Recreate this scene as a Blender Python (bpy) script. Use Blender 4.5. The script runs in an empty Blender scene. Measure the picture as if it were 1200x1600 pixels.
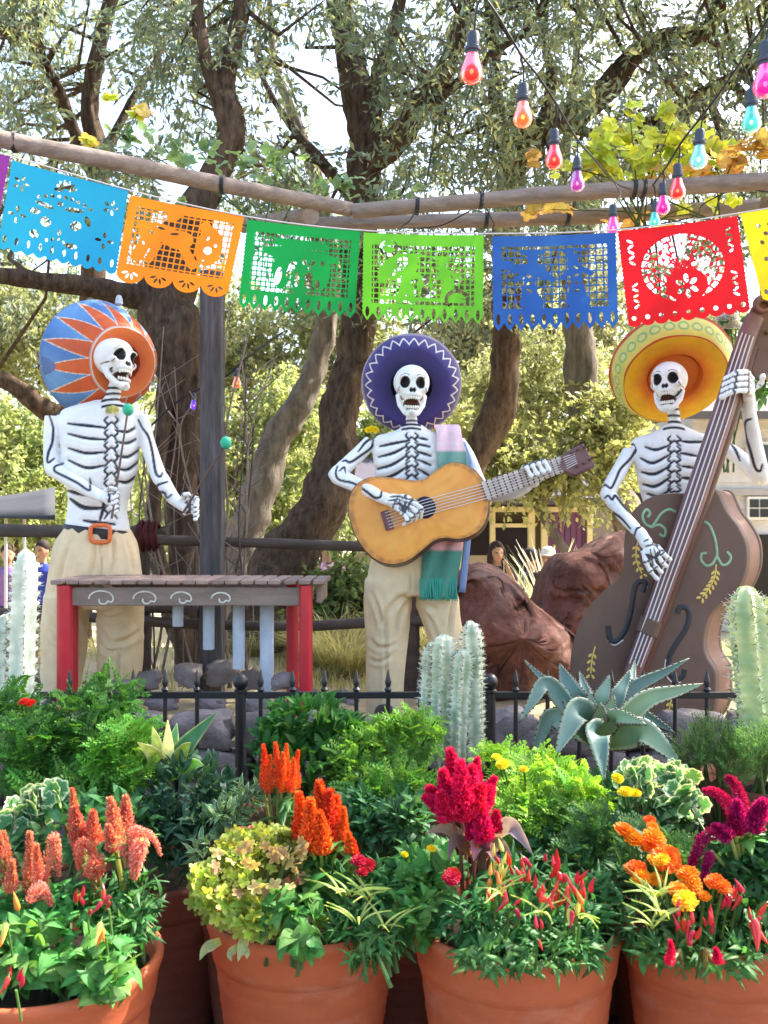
import bpy, math, random
import numpy as np
from mathutils import Vector, Matrix, noise as mnoise

# ------------------------------------------------------------------ camera, world, sun, exposure
SC = bpy.context.scene
COL = SC.collection
F, HOR, EYE = 1500.0, 820.0, 1.6          # focal length in photo pixels, horizon row, eye height
cam_d = bpy.data.cameras.new('camera'); cam = bpy.data.objects.new('camera', cam_d); COL.objects.link(cam)
cam.location = (0, 0, EYE); cam.rotation_euler = (math.radians(90), 0, 0)
cam_d.sensor_fit = 'VERTICAL'; cam_d.sensor_height = 36.0; cam_d.lens = 36.0*F/1600.0
cam_d.shift_y = (HOR-800.0)/1600.0
cam_d.dof.use_dof = True; cam_d.dof.focus_distance = 4.0; cam_d.dof.aperture_fstop = 6.3
cam_d.clip_start = 0.05; cam_d.clip_end = 400
SC.camera = cam
SUN_DIR = Vector((0.60, 0.36, 0.72)).normalized()      # towards the sun: behind the trees, to the right
world = bpy.data.worlds.new('World'); SC.world = world; world.use_nodes = True
wn = world.node_tree
sky = wn.nodes.new('ShaderNodeTexSky'); sky.sky_type = 'NISHITA'; sky.sun_disc = False
sky.sun_elevation = math.asin(SUN_DIR.z); sky.sun_rotation = math.atan2(SUN_DIR.x, SUN_DIR.y)
sky.air_density = 1.0; sky.dust_density = 3.0; sky.ozone_density = 0.6
bg = wn.nodes['Background']; wn.links.new(sky.outputs[0], bg.inputs[0]); bg.inputs[1].default_value = 0.15
sun_d = bpy.data.lights.new('sun', 'SUN'); sun = bpy.data.objects.new('sun', sun_d); COL.objects.link(sun)
sun_d.energy = 5.0; sun_d.angle = math.radians(0.6); sun_d.color = (1.0, 0.94, 0.84)
sun.rotation_euler = SUN_DIR.to_track_quat('Z', 'Y').to_euler()
sun.location = (10, 6, 14)
SC.view_settings.view_transform = 'Standard'; SC.view_settings.look = 'None'
SC.view_settings.gamma = 1.0; SC.view_settings.use_curve_mapping = False
SC.view_settings.exposure = 2.1
SC.render.engine = 'CYCLES'
SC.cycles.use_denoising = True
SC.cycles.max_bounces = 7; SC.cycles.diffuse_bounces = 4; SC.cycles.transmission_bounces = 5
SC.cycles.transparent_max_bounces = 6; SC.cycles.caustics_reflective = False; SC.cycles.caustics_refractive = False

# ------------------------------------------------------------------ helpers
rng = np.random.default_rng(7); random.seed(7)
def P(px, py, Y): return Vector(((px-600.0)/F*Y, Y, EYE+(HOR-py)/F*Y))
def S(px, Y): return px/F*Y                         # pixels to metres at distance Y
def lerp(a, b, t): return a+(b-a)*t
WL = {}                                             # world location of things, by object name
def loc_of(o): return WL.get(o.name, Vector((0, 0, 0))) if o else Vector((0, 0, 0))
def tag(o, label=None, cat=None, group=None, kind=None):
    if label: o['label'] = label
    if cat: o['category'] = cat
    if group: o['group'] = group
    if kind: o['kind'] = kind
    return o
def thing(name, label, cat, loc, group=None):
    o = bpy.data.objects.new(name, None); COL.objects.link(o); o.location = loc
    o.empty_display_size = 0.05; WL[o.name] = Vector(loc)
    return tag(o, label, cat, group)
def inst(name, me, parent=None, M=None):            # an object that shares mesh data; M is a world matrix
    o = bpy.data.objects.new(name, me); COL.objects.link(o)
    if parent:
        o.parent = parent
        M = Matrix.Translation(-loc_of(parent)) @ (M if M is not None else Matrix.Identity(4))
    if M is not None: o.matrix_local = M
    WL[o.name] = loc_of(parent)
    return o
def np_mesh(name, V, Fc, C=None, mat=None, smooth=False):
    V = np.asarray(V, dtype=np.float32).reshape(-1, 3); Fc = np.asarray(Fc, dtype=np.int32)
    me = bpy.data.meshes.new(name); k = Fc.shape[1]; m = Fc.shape[0]
    me.vertices.add(len(V)); me.vertices.foreach_set('co', V.ravel())
    me.loops.add(m*k); me.loops.foreach_set('vertex_index', Fc.ravel())
    me.polygons.add(m); me.polygons.foreach_set('loop_start', np.arange(0, m*k, k, dtype=np.int32))
    me.update(calc_edges=True)
    if C is not None: set_col(me, C)
    if mat: me.materials.append(mat)
    me.polygons.foreach_set('use_smooth', np.full(m, smooth, dtype=bool))
    return me
def set_col(me, C):
    C = np.asarray(C, dtype=np.float32)
    if C.shape[1] == 3: C = np.hstack([C, np.ones((len(C), 1), np.float32)])
    a = me.attributes.get('col') or me.attributes.new('col', 'FLOAT_COLOR', 'POINT')
    a.data.foreach_set('color', C.ravel())
def link_mesh(name, me, parent=None, kind=None):
    off = loc_of(parent)
    if off.length > 0: me.transform(Matrix.Translation(-off))
    o = bpy.data.objects.new(name, me); COL.objects.link(o)
    if parent: o.parent = parent
    WL[o.name] = Vector(off)
    if kind: o['kind'] = kind
    return o
def smooth_path(pts, n):                            # Catmull-Rom through the points (any dimension)
    p = np.array(pts, dtype=float)
    if len(p) == 2: return np.array([lerp(p[0], p[1], t) for t in np.linspace(0, 1, n)])
    q = np.vstack([2*p[0]-p[1], p, 2*p[-1]-p[-2]]); out = []
    for t in np.linspace(0, len(p)-1, n):
        i = min(int(t), len(p)-2); u = t-i
        a, b, c, d = q[i], q[i+1], q[i+2], q[i+3]
        out.append(0.5*((2*b)+(c-a)*u+(2*a-5*b+4*c-d)*u*u+(3*b-a-3*c+d)*u**3))
    return np.array(out)
class MB:
    def __init__(s): s.v, s.f, s.c = [], [], []
    def add(s, vs, fs, col=(1, 1, 1)):
        b = len(s.v); s.v += [tuple(v) for v in vs]; s.f += [tuple(b+i for i in f) for f in fs]
        if len(col) == len(vs) and not isinstance(col[0], (int, float)): s.c += [tuple(c) for c in col]
        else: s.c += [tuple(col)]*len(vs)
        return s
    def box(s, c, size, R=None, col=(1, 1, 1)):
        c = Vector(c); h = [x/2 for x in size]; vs = []
        for x in (-1, 1):
            for y in (-1, 1):
                for z in (-1, 1):
                    d = Vector((x*h[0], y*h[1], z*h[2])); vs.append(c+(R @ d if R else d))
        return s.add(vs, [(0, 1, 3, 2), (4, 6, 7, 5), (0, 4, 5, 1), (2, 3, 7, 6), (0, 2, 6, 4), (1, 5, 7, 3)], col)
    def tube(s, pts, rad, n=10, col=(1, 1, 1), cap=True, flat=None, jit=0.0, up=None):
        p = [Vector(q) for q in pts]; m = len(p)
        rad = [rad]*m if isinstance(rad, (int, float)) else list(rad)
        t = [(p[min(i+1, m-1)]-p[max(i-1, 0)]).normalized() for i in range(m)]
        ref = Vector(up) if up else (Vector((0, 1, 0)) if abs(t[0].y) < .9 else Vector((0, 0, 1)))
        u = (ref-t[0]*ref.dot(t[0])).normalized(); vs, fs = [], []
        for i in range(m):
            u = (u-t[i]*u.dot(t[i])).normalized(); w = t[i].cross(u)
            for k in range(n):
                a = 2*math.pi*k/n; r = rad[i]
                if jit: r *= 1+jit*mnoise.noise(Vector((math.cos(a)*1.3, math.sin(a)*1.3, 0))+p[i]*6)
                vs.append(p[i]+u*(math.cos(a)*r*(flat or 1))+w*(math.sin(a)*r))
        for i in range(m-1):
            for k in range(n):
                fs.append((i*n+k, i*n+(k+1) % n, (i+1)*n+(k+1) % n, (i+1)*n+k))
        if cap: fs += [tuple(reversed(range(n))), tuple(range((m-1)*n, m*n))]
        return s.add(vs, fs, col)
    def lathe(s, prof, M=None, n=48, col=(1, 1, 1), close=False):
        vs, fs, cs = [], [], []
        M = M if M is not None else Matrix.Identity(4)
        for i, q in enumerate(prof):
            for k in range(n):
                a = 2*math.pi*k/n; vs.append(M @ Vector((math.cos(a)*q[0], math.sin(a)*q[0], q[1])))
                cs.append(col(i, k, a) if callable(col) else col)
        m = len(prof)
        for i in range(m-1):
            for k in range(n): fs.append((i*n+k, i*n+(k+1) % n, (i+1)*n+(k+1) % n, (i+1)*n+k))
        if close:
            if prof[0][0] > 1e-5: fs.append(tuple(reversed(range(n))))
            if prof[-1][0] > 1e-5: fs.append(tuple(range((m-1)*n, m*n)))
        return s.add(vs, fs, cs)
    def ell(s, c, r, R=None, nu=20, nv=12, col=(1, 1, 1)):
        c = Vector(c); vs, fs = [], []
        for j in range(nv+1):
            ph = math.pi*j/nv-math.pi/2
            for i in range(nu):
                a = 2*math.pi*i/nu
                d = Vector((r[0]*math.cos(ph)*math.cos(a), r[1]*math.cos(ph)*math.sin(a), r[2]*math.sin(ph)))
                vs.append(c+(R @ d if R else d))
        for j in range(nv):
            for i in range(nu): fs.append((j*nu+i, j*nu+(i+1) % nu, (j+1)*nu+(i+1) % nu, (j+1)*nu+i))
        return s.add(vs, fs, col)
    def prism(s, fr, bk, col=(1, 1, 1)):
        n = len(fr)
        return s.add(list(fr)+list(bk), [tuple(range(n)), tuple(reversed(range(n, 2*n)))]+[(i, n+i, n+(i+1) % n, (i+1) % n) for i in range(n)], col)
    def sheet(s, G, col=(1, 1, 1), close=False):     # G: rows of points; a grid of quads
        m, n = len(G), len(G[0]); vs = [q for r in G for q in r]; fs = []
        for i in range(m-1):
            for k in range(n if close else n-1): fs.append((i*n+k, i*n+(k+1) % n, (i+1)*n+(k+1) % n, (i+1)*n+k))
        return s.add(vs, fs, col)
    def mesh(s, name, mat=None, smooth=True, sharp=40):
        me = bpy.data.meshes.new(name); me.from_pydata(s.v, [], s.f); me.update()
        set_col(me, np.array(s.c, dtype=np.float32))
        if mat: me.materials.append(mat)
        if smooth:
            me.polygons.foreach_set('use_smooth', np.ones(len(me.polygons), dtype=bool))
            me.set_sharp_from_angle(angle=math.radians(sharp))
        return me
    def build(s, name, mat, parent=None, smooth=True, sharp=40, bevel=0, solid=0, kind=None):
        o = link_mesh(name, s.mesh(name, mat, smooth, sharp), parent, kind)
        if solid:
            m = o.modifiers.new('thickness', 'SOLIDIFY'); m.thickness = solid; m.offset = 0
        if bevel:
            m = o.modifiers.new('bevel', 'BEVEL'); m.width = bevel; m.segments = 2; m.limit_method = 'ANGLE'
        return o
def fuse(mb, voxel, it=3, fac=0.5):
    me = bpy.data.meshes.new('tmp'); me.from_pydata(mb.v, [], mb.f); me.update()
    o = bpy.data.objects.new('tmp', me); COL.objects.link(o)
    r = o.modifiers.new('r', 'REMESH'); r.mode = 'VOXEL'; r.voxel_size = voxel
    if it: q = o.modifiers.new('s', 'SMOOTH'); q.factor = fac; q.iterations = it
    dg = bpy.context.evaluated_depsgraph_get(); dg.update()
    out = bpy.data.meshes.new_from_object(o.evaluated_get(dg))
    bpy.data.objects.remove(o); bpy.data.meshes.remove(me)
    out.polygons.foreach_set('use_smooth', np.ones(len(out.polygons), dtype=bool))
    return out
def get_v(me):
    a = np.empty(len(me.vertices)*3, np.float32); me.vertices.foreach_get('co', a); return a.reshape(-1, 3).astype(float)
def get_n(me):
    a = np.empty(len(me.vertices)*3, np.float32); me.vertex_normals.foreach_get('vector', a); return a.reshape(-1, 3).astype(float)
def put_v(me, V): me.vertices.foreach_set('co', np.asarray(V, np.float32).ravel()); me.update()
def seg_dist(Q, pts):                               # distance of each row of Q to a polyline, any dimension
    pts = np.asarray(pts, float); best = np.full(len(Q), 1e9); par = np.zeros(len(Q))
    for i in range(len(pts)-1):
        a, b = pts[i], pts[i+1]; ab = b-a; L = max(1e-12, ab @ ab)
        t = np.clip(((Q-a) @ ab)/L, 0, 1); d = np.linalg.norm(Q-a-t[:, None]*ab, axis=1)
        m = d < best; best[m] = d[m]; par[m] = i+t[m]
    return best, par
def noise_arr(V, sc, seed=0.0): return np.array([mnoise.noise(Vector((v[0]*sc+seed, v[1]*sc, v[2]*sc))) for v in V])

# ------------------------------------------------------------------ materials
def mat(name, base=None, rough=0.6, spec=0.35, nz=None, bump=None, transl=0.0, trc=(1.7, 1.5, 0.8), orand=0.0, hrand=0.0, metal=0.0,
        coat=0.0, map_sc=(1, 1, 1), nz2=None, emit=None, trans=0.0, tint=None, wave=None):
    m = bpy.data.materials.new(name); m.use_nodes = True; nt = m.node_tree; N, L = nt.nodes, nt.links
    pr = N['Principled BSDF']; out = N['Material Output']
    def node(t, **k):
        n = N.new(t)
        for a, b in k.items(): setattr(n, a, b)
        return n
    tc = node('ShaderNodeTexCoord'); mp = node('ShaderNodeMapping'); L.new(tc.outputs['Object'], mp.inputs[0])
    mp.inputs['Scale'].default_value = map_sc
    if base is None:
        at = node('ShaderNodeAttribute'); at.attribute_name = 'col'; c = at.outputs['Color']
    else:
        rg = node('ShaderNodeRGB'); rg.outputs[0].default_value = (*base, 1); c = rg.outputs[0]
    def scaled(c, val, lo, hi):
        mr = node('ShaderNodeMapRange'); L.new(val, mr.inputs[0]); mr.inputs[3].default_value = lo; mr.inputs[4].default_value = hi
        v = node('ShaderNodeVectorMath', operation='SCALE'); L.new(c, v.inputs[0]); L.new(mr.outputs[0], v.inputs[3]); return v.outputs[0]
    def ntex(sc, det=6, ro=0.6):
        t = node('ShaderNodeTexNoise'); t.inputs['Scale'].default_value = sc; t.inputs['Detail'].default_value = det
        t.inputs['Roughness'].default_value = ro; L.new(mp.outputs[0], t.inputs['Vector']); return t
    if nz:
        t = ntex(nz[0]); st = node('ShaderNodeMapRange'); L.new(t.outputs[0], st.inputs[0])
        st.inputs[1].default_value = 0.3; st.inputs[2].default_value = 0.7
        c = scaled(c, st.outputs[0], 1-nz[1], 1+nz[1])
    if tint:                                        # patches of a second colour: (colour, scale, lo, hi)
        t = ntex(tint[1], 8, 0.65); mr = node('ShaderNodeMapRange'); L.new(t.outputs[0], mr.inputs[0])
        mr.inputs[1].default_value = tint[2]; mr.inputs[2].default_value = tint[3]
        mx = node('ShaderNodeMixRGB'); L.new(mr.outputs[0], mx.inputs[0]); L.new(c, mx.inputs[1]); mx.inputs[2].default_value = (*tint[0], 1)
        c = mx.outputs[0]
    if nz2:
        t = ntex(nz2[0], 3); c = scaled(c, t.outputs[0], 1-nz2[1], 1+nz2[1])
    if orand or hrand:
        oi = node('ShaderNodeObjectInfo')
        if orand: c = scaled(c, oi.outputs['Random'], 1-orand, 1+orand)
        if hrand:
            hs = node('ShaderNodeHueSaturation'); wnz = node('ShaderNodeTexWhiteNoise', noise_dimensions='1D')
            L.new(oi.outputs['Random'], wnz.inputs['W']); mr = node('ShaderNodeMapRange'); L.new(wnz.outputs['Value'], mr.inputs[0])
            mr.inputs[3].default_value = 0.5-hrand; mr.inputs[4].default_value = 0.5+hrand
            L.new(mr.outputs[0], hs.inputs['Hue']); L.new(c, hs.inputs['Color']); c = hs.outputs[0]
    L.new(c, pr.inputs['Base Color'])
    pr.inputs['Roughness'].default_value = rough; pr.inputs['Specular IOR Level'].default_value = spec
    pr.inputs['Metallic'].default_value = metal; pr.inputs['Coat Weight'].default_value = coat
    pr.inputs['Transmission Weight'].default_value = trans
    if emit: pr.inputs['Emission Color'].default_value = (*emit[0], 1); pr.inputs['Emission Strength'].default_value = emit[1]
    h = None
    if bump:
        t = ntex(bump[0], 8, 0.7); h = t.outputs[0]
    if wave:
        w = node('ShaderNodeTexWave'); w.inputs['Scale'].default_value = wave[0]; w.inputs['Distortion'].default_value = wave[1]
        w.bands_direction = wave[2]; w.inputs['Detail'].default_value = 3; L.new(mp.outputs[0], w.inputs['Vector'])
        c2 = scaled(c, w.outputs['Fac'], 1-wave[3], 1+wave[3]); L.new(c2, pr.inputs['Base Color'])
        if h is None: h = w.outputs['Fac']
    if h is not None:
        b = node('ShaderNodeBump'); b.inputs['Strength'].default_value = bump[1] if bump else 0.2; b.inputs['Distance'].default_value = 0.02
        L.new(h, b.inputs['Height']); L.new(b.outputs[0], pr.inputs['Normal'])
    if transl:
        tr = node('ShaderNodeBsdfTranslucent'); mx = node('ShaderNodeMixShader'); mx.inputs[0].default_value = transl
        vm = node('ShaderNodeVectorMath', operation='MULTIPLY'); L.new(c, vm.inputs[0]); vm.inputs[1].default_value = trc
        L.new(vm.outputs[0], tr.inputs[0]); L.new(pr.outputs[0], mx.inputs[1]); L.new(tr.outputs[0], mx.inputs[2]); L.new(mx.outputs[0], out.inputs[0])
    return m
M = {}
M['leaf'] = mat('leaf', None, 0.5, 0.28, transl=0.38, orand=0.38, hrand=0.025, nz=(30, 0.22), nz2=(7, 0.25), tint=((0.30, 0.30, 0.07), 5, 0.62, 0.85))
M['crown'] = mat('crown_leaf', None, 0.5, 0.4, transl=0.42, trc=(1.45, 1.5, 1.05))
M['petal'] = mat('petal', None, 0.6, 0.2, transl=0.3, orand=0.15, hrand=0.012)
M['paint'] = mat('painted_plaster', None, 0.5, 0.35, nz=(5, 0.10), bump=(30, 0.2), nz2=(22, 0.10), tint=((0.46, 0.40, 0.32), 7, 0.58, 0.85))
M['hat'] = mat('painted_hat', None, 0.55, 0.3, nz=(7, 0.12), nz2=(40, 0.1), bump=(25, 0.15))
M['cloth'] = mat('cloth', None, 0.85, 0.1, nz=(6, 0.1), bump=(60, 0.1), nz2=(60, 0.08))
M['trouser'] = mat('trouser_cloth', (0.74, 0.58, 0.36), 0.8, 0.15, nz=(3, 0.12), bump=(50, 0.15), nz2=(18, 0.12), tint=((0.55, 0.37, 0.15), 4, 0.55, 0.85))
M['black'] = mat('black_leather', (0.025, 0.024, 0.028), 0.5, 0.4, nz=(20, 0.2))
M['buckle'] = mat('orange_buckle', (0.72, 0.16, 0.04), 0.45, 0.4, nz=(20, 0.15))
M['bark'] = mat('bark', (0.082, 0.055, 0.037), 0.92, 0.12, nz=(5, 0.6), bump=(7, 1.0), map_sc=(5, 5, 1.3), nz2=(16, 0.5), tint=((0.20, 0.14, 0.09), 2.2, 0.56, 0.8))  # the paler tint patches put sunlight into the bark colour
M['bark2'] = mat('pale_bark', (0.15, 0.125, 0.10), 0.9, 0.15, nz=(3, 0.5), bump=(9, 1.0), map_sc=(4, 4, 1), nz2=(14, 0.3))
M['pole'] = mat('weathered_pole', (0.25, 0.19, 0.155), 0.75, 0.25, nz=(3, 0.3), bump=(14, 0.4), map_sc=(1.2, 6, 6), nz2=(20, 0.25), tint=((0.36, 0.31, 0.27), 4, 0.5, 0.8))
M['post'] = mat('weathered_post', (0.11, 0.10, 0.103), 0.8, 0.25, nz=(3, 0.5), bump=(12, 1.0), map_sc=(9, 9, 0.8), nz2=(20, 0.4), tint=((0.17, 0.16, 0.17), 3, 0.55, 0.75))
M['rail'] = mat('dark_rail', (0.085, 0.065, 0.055), 0.75, 0.3, nz=(3, 0.3), bump=(14, 0.5), map_sc=(1.5, 8, 8))
M['iron'] = mat('black_iron', (0.018, 0.017, 0.018), 0.4, 0.5, nz=(20, 0.3))
M['stone'] = mat('grey_stone', (0.20, 0.165, 0.16), 0.85, 0.25, nz=(4, 0.25), bump=(10, 0.8), orand=0.3, hrand=0.02, tint=((0.36, 0.26, 0.24), 5, 0.55, 0.85))
M['mortar'] = mat('mortar', (0.24, 0.225, 0.22), 0.9, 0.1, nz=(12, 0.25), bump=(30, 0.6))
M['boulder'] = mat('red_boulder', (0.17, 0.07, 0.05), 0.85, 0.25, nz=(3.5, 0.55), bump=(12, 1.0), nz2=(30, 0.6), tint=((0.30, 0.18, 0.15), 4.0, 0.50, 0.70))
M['terra_shade'] = mat('shade_dark_terracotta', (0.15, 0.05, 0.03), 0.75, 0.25, nz=(4, 0.25), bump=(25, 0.2))  # terracotta darkened to paint shade onto the pots standing back
M['terra'] = mat('terracotta', (0.47, 0.11, 0.042), 0.62, 0.3, nz=(3, 0.2), bump=(25, 0.12), nz2=(60, 0.08), tint=((0.56, 0.26, 0.17), 3.5, 0.54, 0.85), orand=0.08, map_sc=(1, 1, 2.2))
M['soil'] = mat('soil', (0.05, 0.035, 0.025), 0.95, 0.1, nz=(20, 0.4), bump=(40, 1.0))
M['pave'] = mat('pavement', (0.10, 0.088, 0.08), 0.9, 0.2, nz=(6, 0.2), bump=(60, 0.3), nz2=(120, 0.2))
M['ground'] = mat('dry_ground', (0.42, 0.34, 0.22), 0.95, 0.1, nz=(1.2, 0.2), bump=(30, 0.5), nz2=(25, 0.2), tint=((0.30, 0.28, 0.10), 0.8, 0.5, 0.7))
M['red'] = mat('red_paint', (0.50, 0.018, 0.030), 0.4, 0.45, nz=(6, 0.15), bump=(30, 0.1))
M['board'] = mat('grey_brown_board', (0.235, 0.175, 0.14), 0.65, 0.3, nz=(4, 0.2), bump=(20, 0.2), map_sc=(1, 5, 5), nz2=(30, 0.12))
M['bar'] = mat('marimba_bar_wood', (0.27, 0.185, 0.15), 0.6, 0.35, nz=(4, 0.2), bump=(20, 0.2), map_sc=(5, 1, 5), orand=0.2)
M['tubeg'] = mat('grey_resonator', (0.47, 0.52, 0.58), 0.5, 0.4, nz=(6, 0.15), nz2=(30, 0.1), orand=0.12)
M['chalk'] = mat('chalky_paint', (0.60, 0.58, 0.50), 0.7, 0.2, nz=(30, 0.3))
M['bass'] = mat('bass_brown', (0.135, 0.082, 0.060), 0.6, 0.3, nz=(2.5, 0.22), bump=(12, 0.08), nz2=(30, 0.08))
M['bass_side'] = mat('bass_side', (0.20, 0.10, 0.068), 0.65, 0.25, nz=(2.5, 0.2), nz2=(30, 0.08))
M['neck'] = mat('purple_brown_wood', (0.17, 0.085, 0.085), 0.35, 0.5, nz=(5, 0.25), map_sc=(4, 4, 1), bump=(10, 0.1))
M['string'] = mat('pale_string', (0.62, 0.58, 0.58), 0.35, 0.5)
M['greenp'] = mat('green_paint', (0.26, 0.42, 0.25), 0.6, 0.3, nz=(20, 0.25))
M['yellowp'] = mat('yellow_paint', (0.68, 0.48, 0.12), 0.6, 0.3, nz=(20, 0.25))
M['guitar'] = mat('guitar_paint', None, 0.4, 0.4, nz=(5, 0.12), coat=0.1, bump=(20, 0.05), nz2=(35, 0.08))
M['gside'] = mat('guitar_side', (0.085, 0.032, 0.022), 0.4, 0.4, nz=(6, 0.2))
M['paper'] = mat('papel_picado_paper', None, 0.6, 0.25, transl=0.16, nz=(3, 0.06))
M['wire'] = mat('dark_wire', (0.02, 0.02, 0.025), 0.5, 0.4)
M['socket'] = mat('slate_socket', (0.045, 0.055, 0.075), 0.4, 0.5, nz=(20, 0.2))
M['mallet'] = mat('green_mallet', (0.03, 0.42, 0.24), 0.5, 0.4, nz=(10, 0.1))
M['stick'] = mat('mallet_stick', (0.13, 0.075, 0.06), 0.6, 0.3, nz=(10, 0.2))
M['person'] = mat('person_surface', None, 0.75, 0.2, nz=(15, 0.12))
M['wall'] = mat('painted_wall', None, 0.75, 0.2, nz=(4, 0.1), bump=(40, 0.1))
M['darkroom'] = mat('dark_interior', (0.02, 0.016, 0.014), 0.8, 0.1)
M['glass'] = mat('window_glass', (0.03, 0.035, 0.04), 0.08, 0.5)
M['awning'] = mat('grey_awning', (0.055, 0.058, 0.066), 0.8, 0.1, nz=(5, 0.1))
# ------------------------------------------------------------------ ground, pavement, retaining wall
def hgt(y):
    def st(a, b): t = min(1, max(0, (y-a)/(b-a))); return t*t*(3-2*t)
    return 0.62*st(4.30, 4.36)-0.92*st(7.6, 10.5)
ys = [-30, -8, 0, 2, 4, 4.28, 4.30, 4.33, 4.36, 4.4]+list(np.arange(4.7, 11, .3))+[11.5, 13, 15, 18, 22, 28, 40, 70, 160]
xs = [-150, -60, -30, -18]+list(np.arange(-12, 12.1, .6))+[18, 30, 60, 150]
gm = MB(); gm.sheet([[(x, y, hgt(y)+(0.06*mnoise.noise(Vector((x*.5, y*.5, 0))) if y > 5 else 0)) for x in xs] for y in ys])
gm.build('ground', M['ground'], kind='structure', sharp=60)
pv = MB(); pv.sheet([[(x, y, 0.004) for x in (-12, -4, 0, 4, 12)] for y in (-8, 0, 2, 4.05)])
pv.build('pavement', M['pave'], kind='structure')

# stone retaining wall at the front of the raised bed: every visible stone is a part
wall = thing('stone_wall', 'low grey stone retaining wall behind the black iron fence', 'stone wall', (0, 4.2, 0))
wb = MB(); wb.box((0, 4.27, 0.30), (14, 0.10, 0.60)); wb.build('mortar', M['mortar'], wall)
def stone_mesh(name, size, seed, m, sub=3, amp=.34, flat=1):
    import bmesh
    bm = bmesh.new(); bmesh.ops.create_icosphere(bm, subdivisions=sub, radius=0.5)
    for v in bm.verts:
        d = v.co.normalized(); c = d*0.5
        mx = max(abs(d.x), abs(d.y), abs(d.z)); c = c.lerp(d/mx*0.42, 0.62)          # blocky
        n = mnoise.noise(c*2.1+Vector((seed*7.3, seed, 0)))+.6*mnoise.noise(c*5+Vector((seed, 3, 9)))+.35*mnoise.noise(c*12+Vector((seed, 3, 9)))
        c *= 1+amp*n
        v.co = Vector((c.x*size[0], c.y*size[1], c.z*size[2]))
    me = bpy.data.meshes.new(name); bm.to_mesh(me); bm.free()
    me.polygons.foreach_set('use_smooth', np.ones(len(me.polygons), dtype=bool)); me.set_sharp_from_angle(angle=math.radians(50))
    me.materials.append(m); return me
stones = [stone_mesh('stone', (1, .7, .72), k, M['stone'], 3) for k in range(6)]
z = 0.06; row = 0
while z < 0.66:
    x = -2.9+0.1*row
    while x < 2.9:
        w = rng.uniform(.18, .34); hh = rng.uniform(.15, .2)
        Mx = Matrix.Translation((x+w/2, 4.17+rng.uniform(-.02, .02), z+hh*.35)) @ Matrix.Rotation(rng.uniform(-.15, .15), 4, 'Y') @ Matrix.Diagonal((w*1.05, .22, hh*1.5, 1))
        inst('stone', stones[rng.integers(6)], wall, Mx); x += w
    z += 0.145; row += 1
# loose rocks along the top of the wall
rk = [(232, 1062, 46, 34), (292, 1055, 50, 40), (345, 1050, 60, 40), (395, 1062, 40, 36), (440, 1064, 40, 30), (255, 1098, 60, 30), (330, 1100, 56, 30),
      (405, 1100, 50, 26), (190, 1075, 40, 30), (20, 1070, 60, 34), (480, 1085, 40, 24), (545, 1090, 40, 22)]
desc = ['small grey rock beside the tan trouser leg of the marimba player', 'round mauve rock under the left resonator pipe of the marimba', 'slanted mauve rock under the middle of the marimba',
        'grey rock under the rightmost resonator pipe', 'small grey rock between the last resonator pipe and red legs', 'flat grey rock low behind the fence pickets', 'wide rust tinted rock left of the fence ball post',
        'flat grey rock right of the fence ball post', 'grey rock behind the tan trouser cuff', 'grey rock behind the pale spiny cactus', 'small pale rock right of the red marimba legs', 'small pale rock left of the guitarist trousers']
for k, (px, py, w, h) in enumerate(rk):
    Y = (4.95 if 225 < px < 430 and py < 1080 else 4.44)+.09*(k % 3); c = P(px, py, Y)
    me = stone_mesh('rock', (S(w, Y)*.92, S(w, Y)*.7, S(h, Y)*.95), 20+k, M['stone'], 3)
    o = inst('rock', me, None, Matrix.Translation(c) @ Matrix.Rotation(rng.uniform(-.3, .3), 4, 'Y')); tag(o, desc[k], 'rock', 'rocks along the wall')
# two big red-brown boulders: traced silhouettes given a rounded depth
def boulder(name, label, outline, Y, depth, seed):
    o = np.array([[S(px-600, Y), EYE+(HOR-py)/F*Y] for px, py in outline]); o = smooth_path(np.vstack([o, o[:1]]), 180)[:-1]
    c = o.mean(0); vs, fs = [], []; n = len(o); rings = 60
    for j in range(rings+1):
        t = -1+2*j/rings; r = max(0.0, 1-abs(t)**3.2)**.5
        for k in range(n):
            x, z_ = c+(o[k]-c)*r; p = Vector((x, Y+t*depth, z_))
            q = mnoise.noise(p*2.2+Vector((seed, 0, 0)))*.12+mnoise.noise(p*5+Vector((seed, 5, 0)))*.06-abs(mnoise.noise(p*3.3+Vector((0, seed, 2))))*.16+max(0, .10-abs(mnoise.noise(p*2.6+Vector((seed, 9, 1)))))*.55+max(0, .07-abs(mnoise.noise(p*6.5+Vector((seed, 2, 4)))))*.5+mnoise.noise(p*11)*.035+abs(mnoise.noise(p*22))*.016
            vs.append(p+Vector((0, q-.05*abs(math.sin(x*5+seed)), q*.25*(r > .2))))
    for j in range(rings):
        for k in range(n): fs.append((j*n+k, j*n+(k+1) % n, (j+1)*n+(k+1) % n, (j+1)*n+k))
    m = MB(); m.add(vs, fs); ob = m.build(name, M['boulder'], sharp=70); tag(ob, label, 'boulder', 'red boulders')
boulder('boulder', 'rounded red-brown boulder just right of the guitarist trousers', [(708, 1160), (698, 1000), (708, 905), (732, 880), (770, 882), (798, 902), (824, 932), (858, 962), (905, 1010), (915, 1160)], 5.75, .42, 3)
boulder('boulder', 'taller red-brown boulder behind the double bass', [(790, 1160), (808, 1000), (834, 940), (848, 898), (870, 868), (905, 858), (955, 838), (1015, 832), (1060, 880), (1090, 1000), (1090, 1160)], 6.1, .5, 8)

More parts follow.
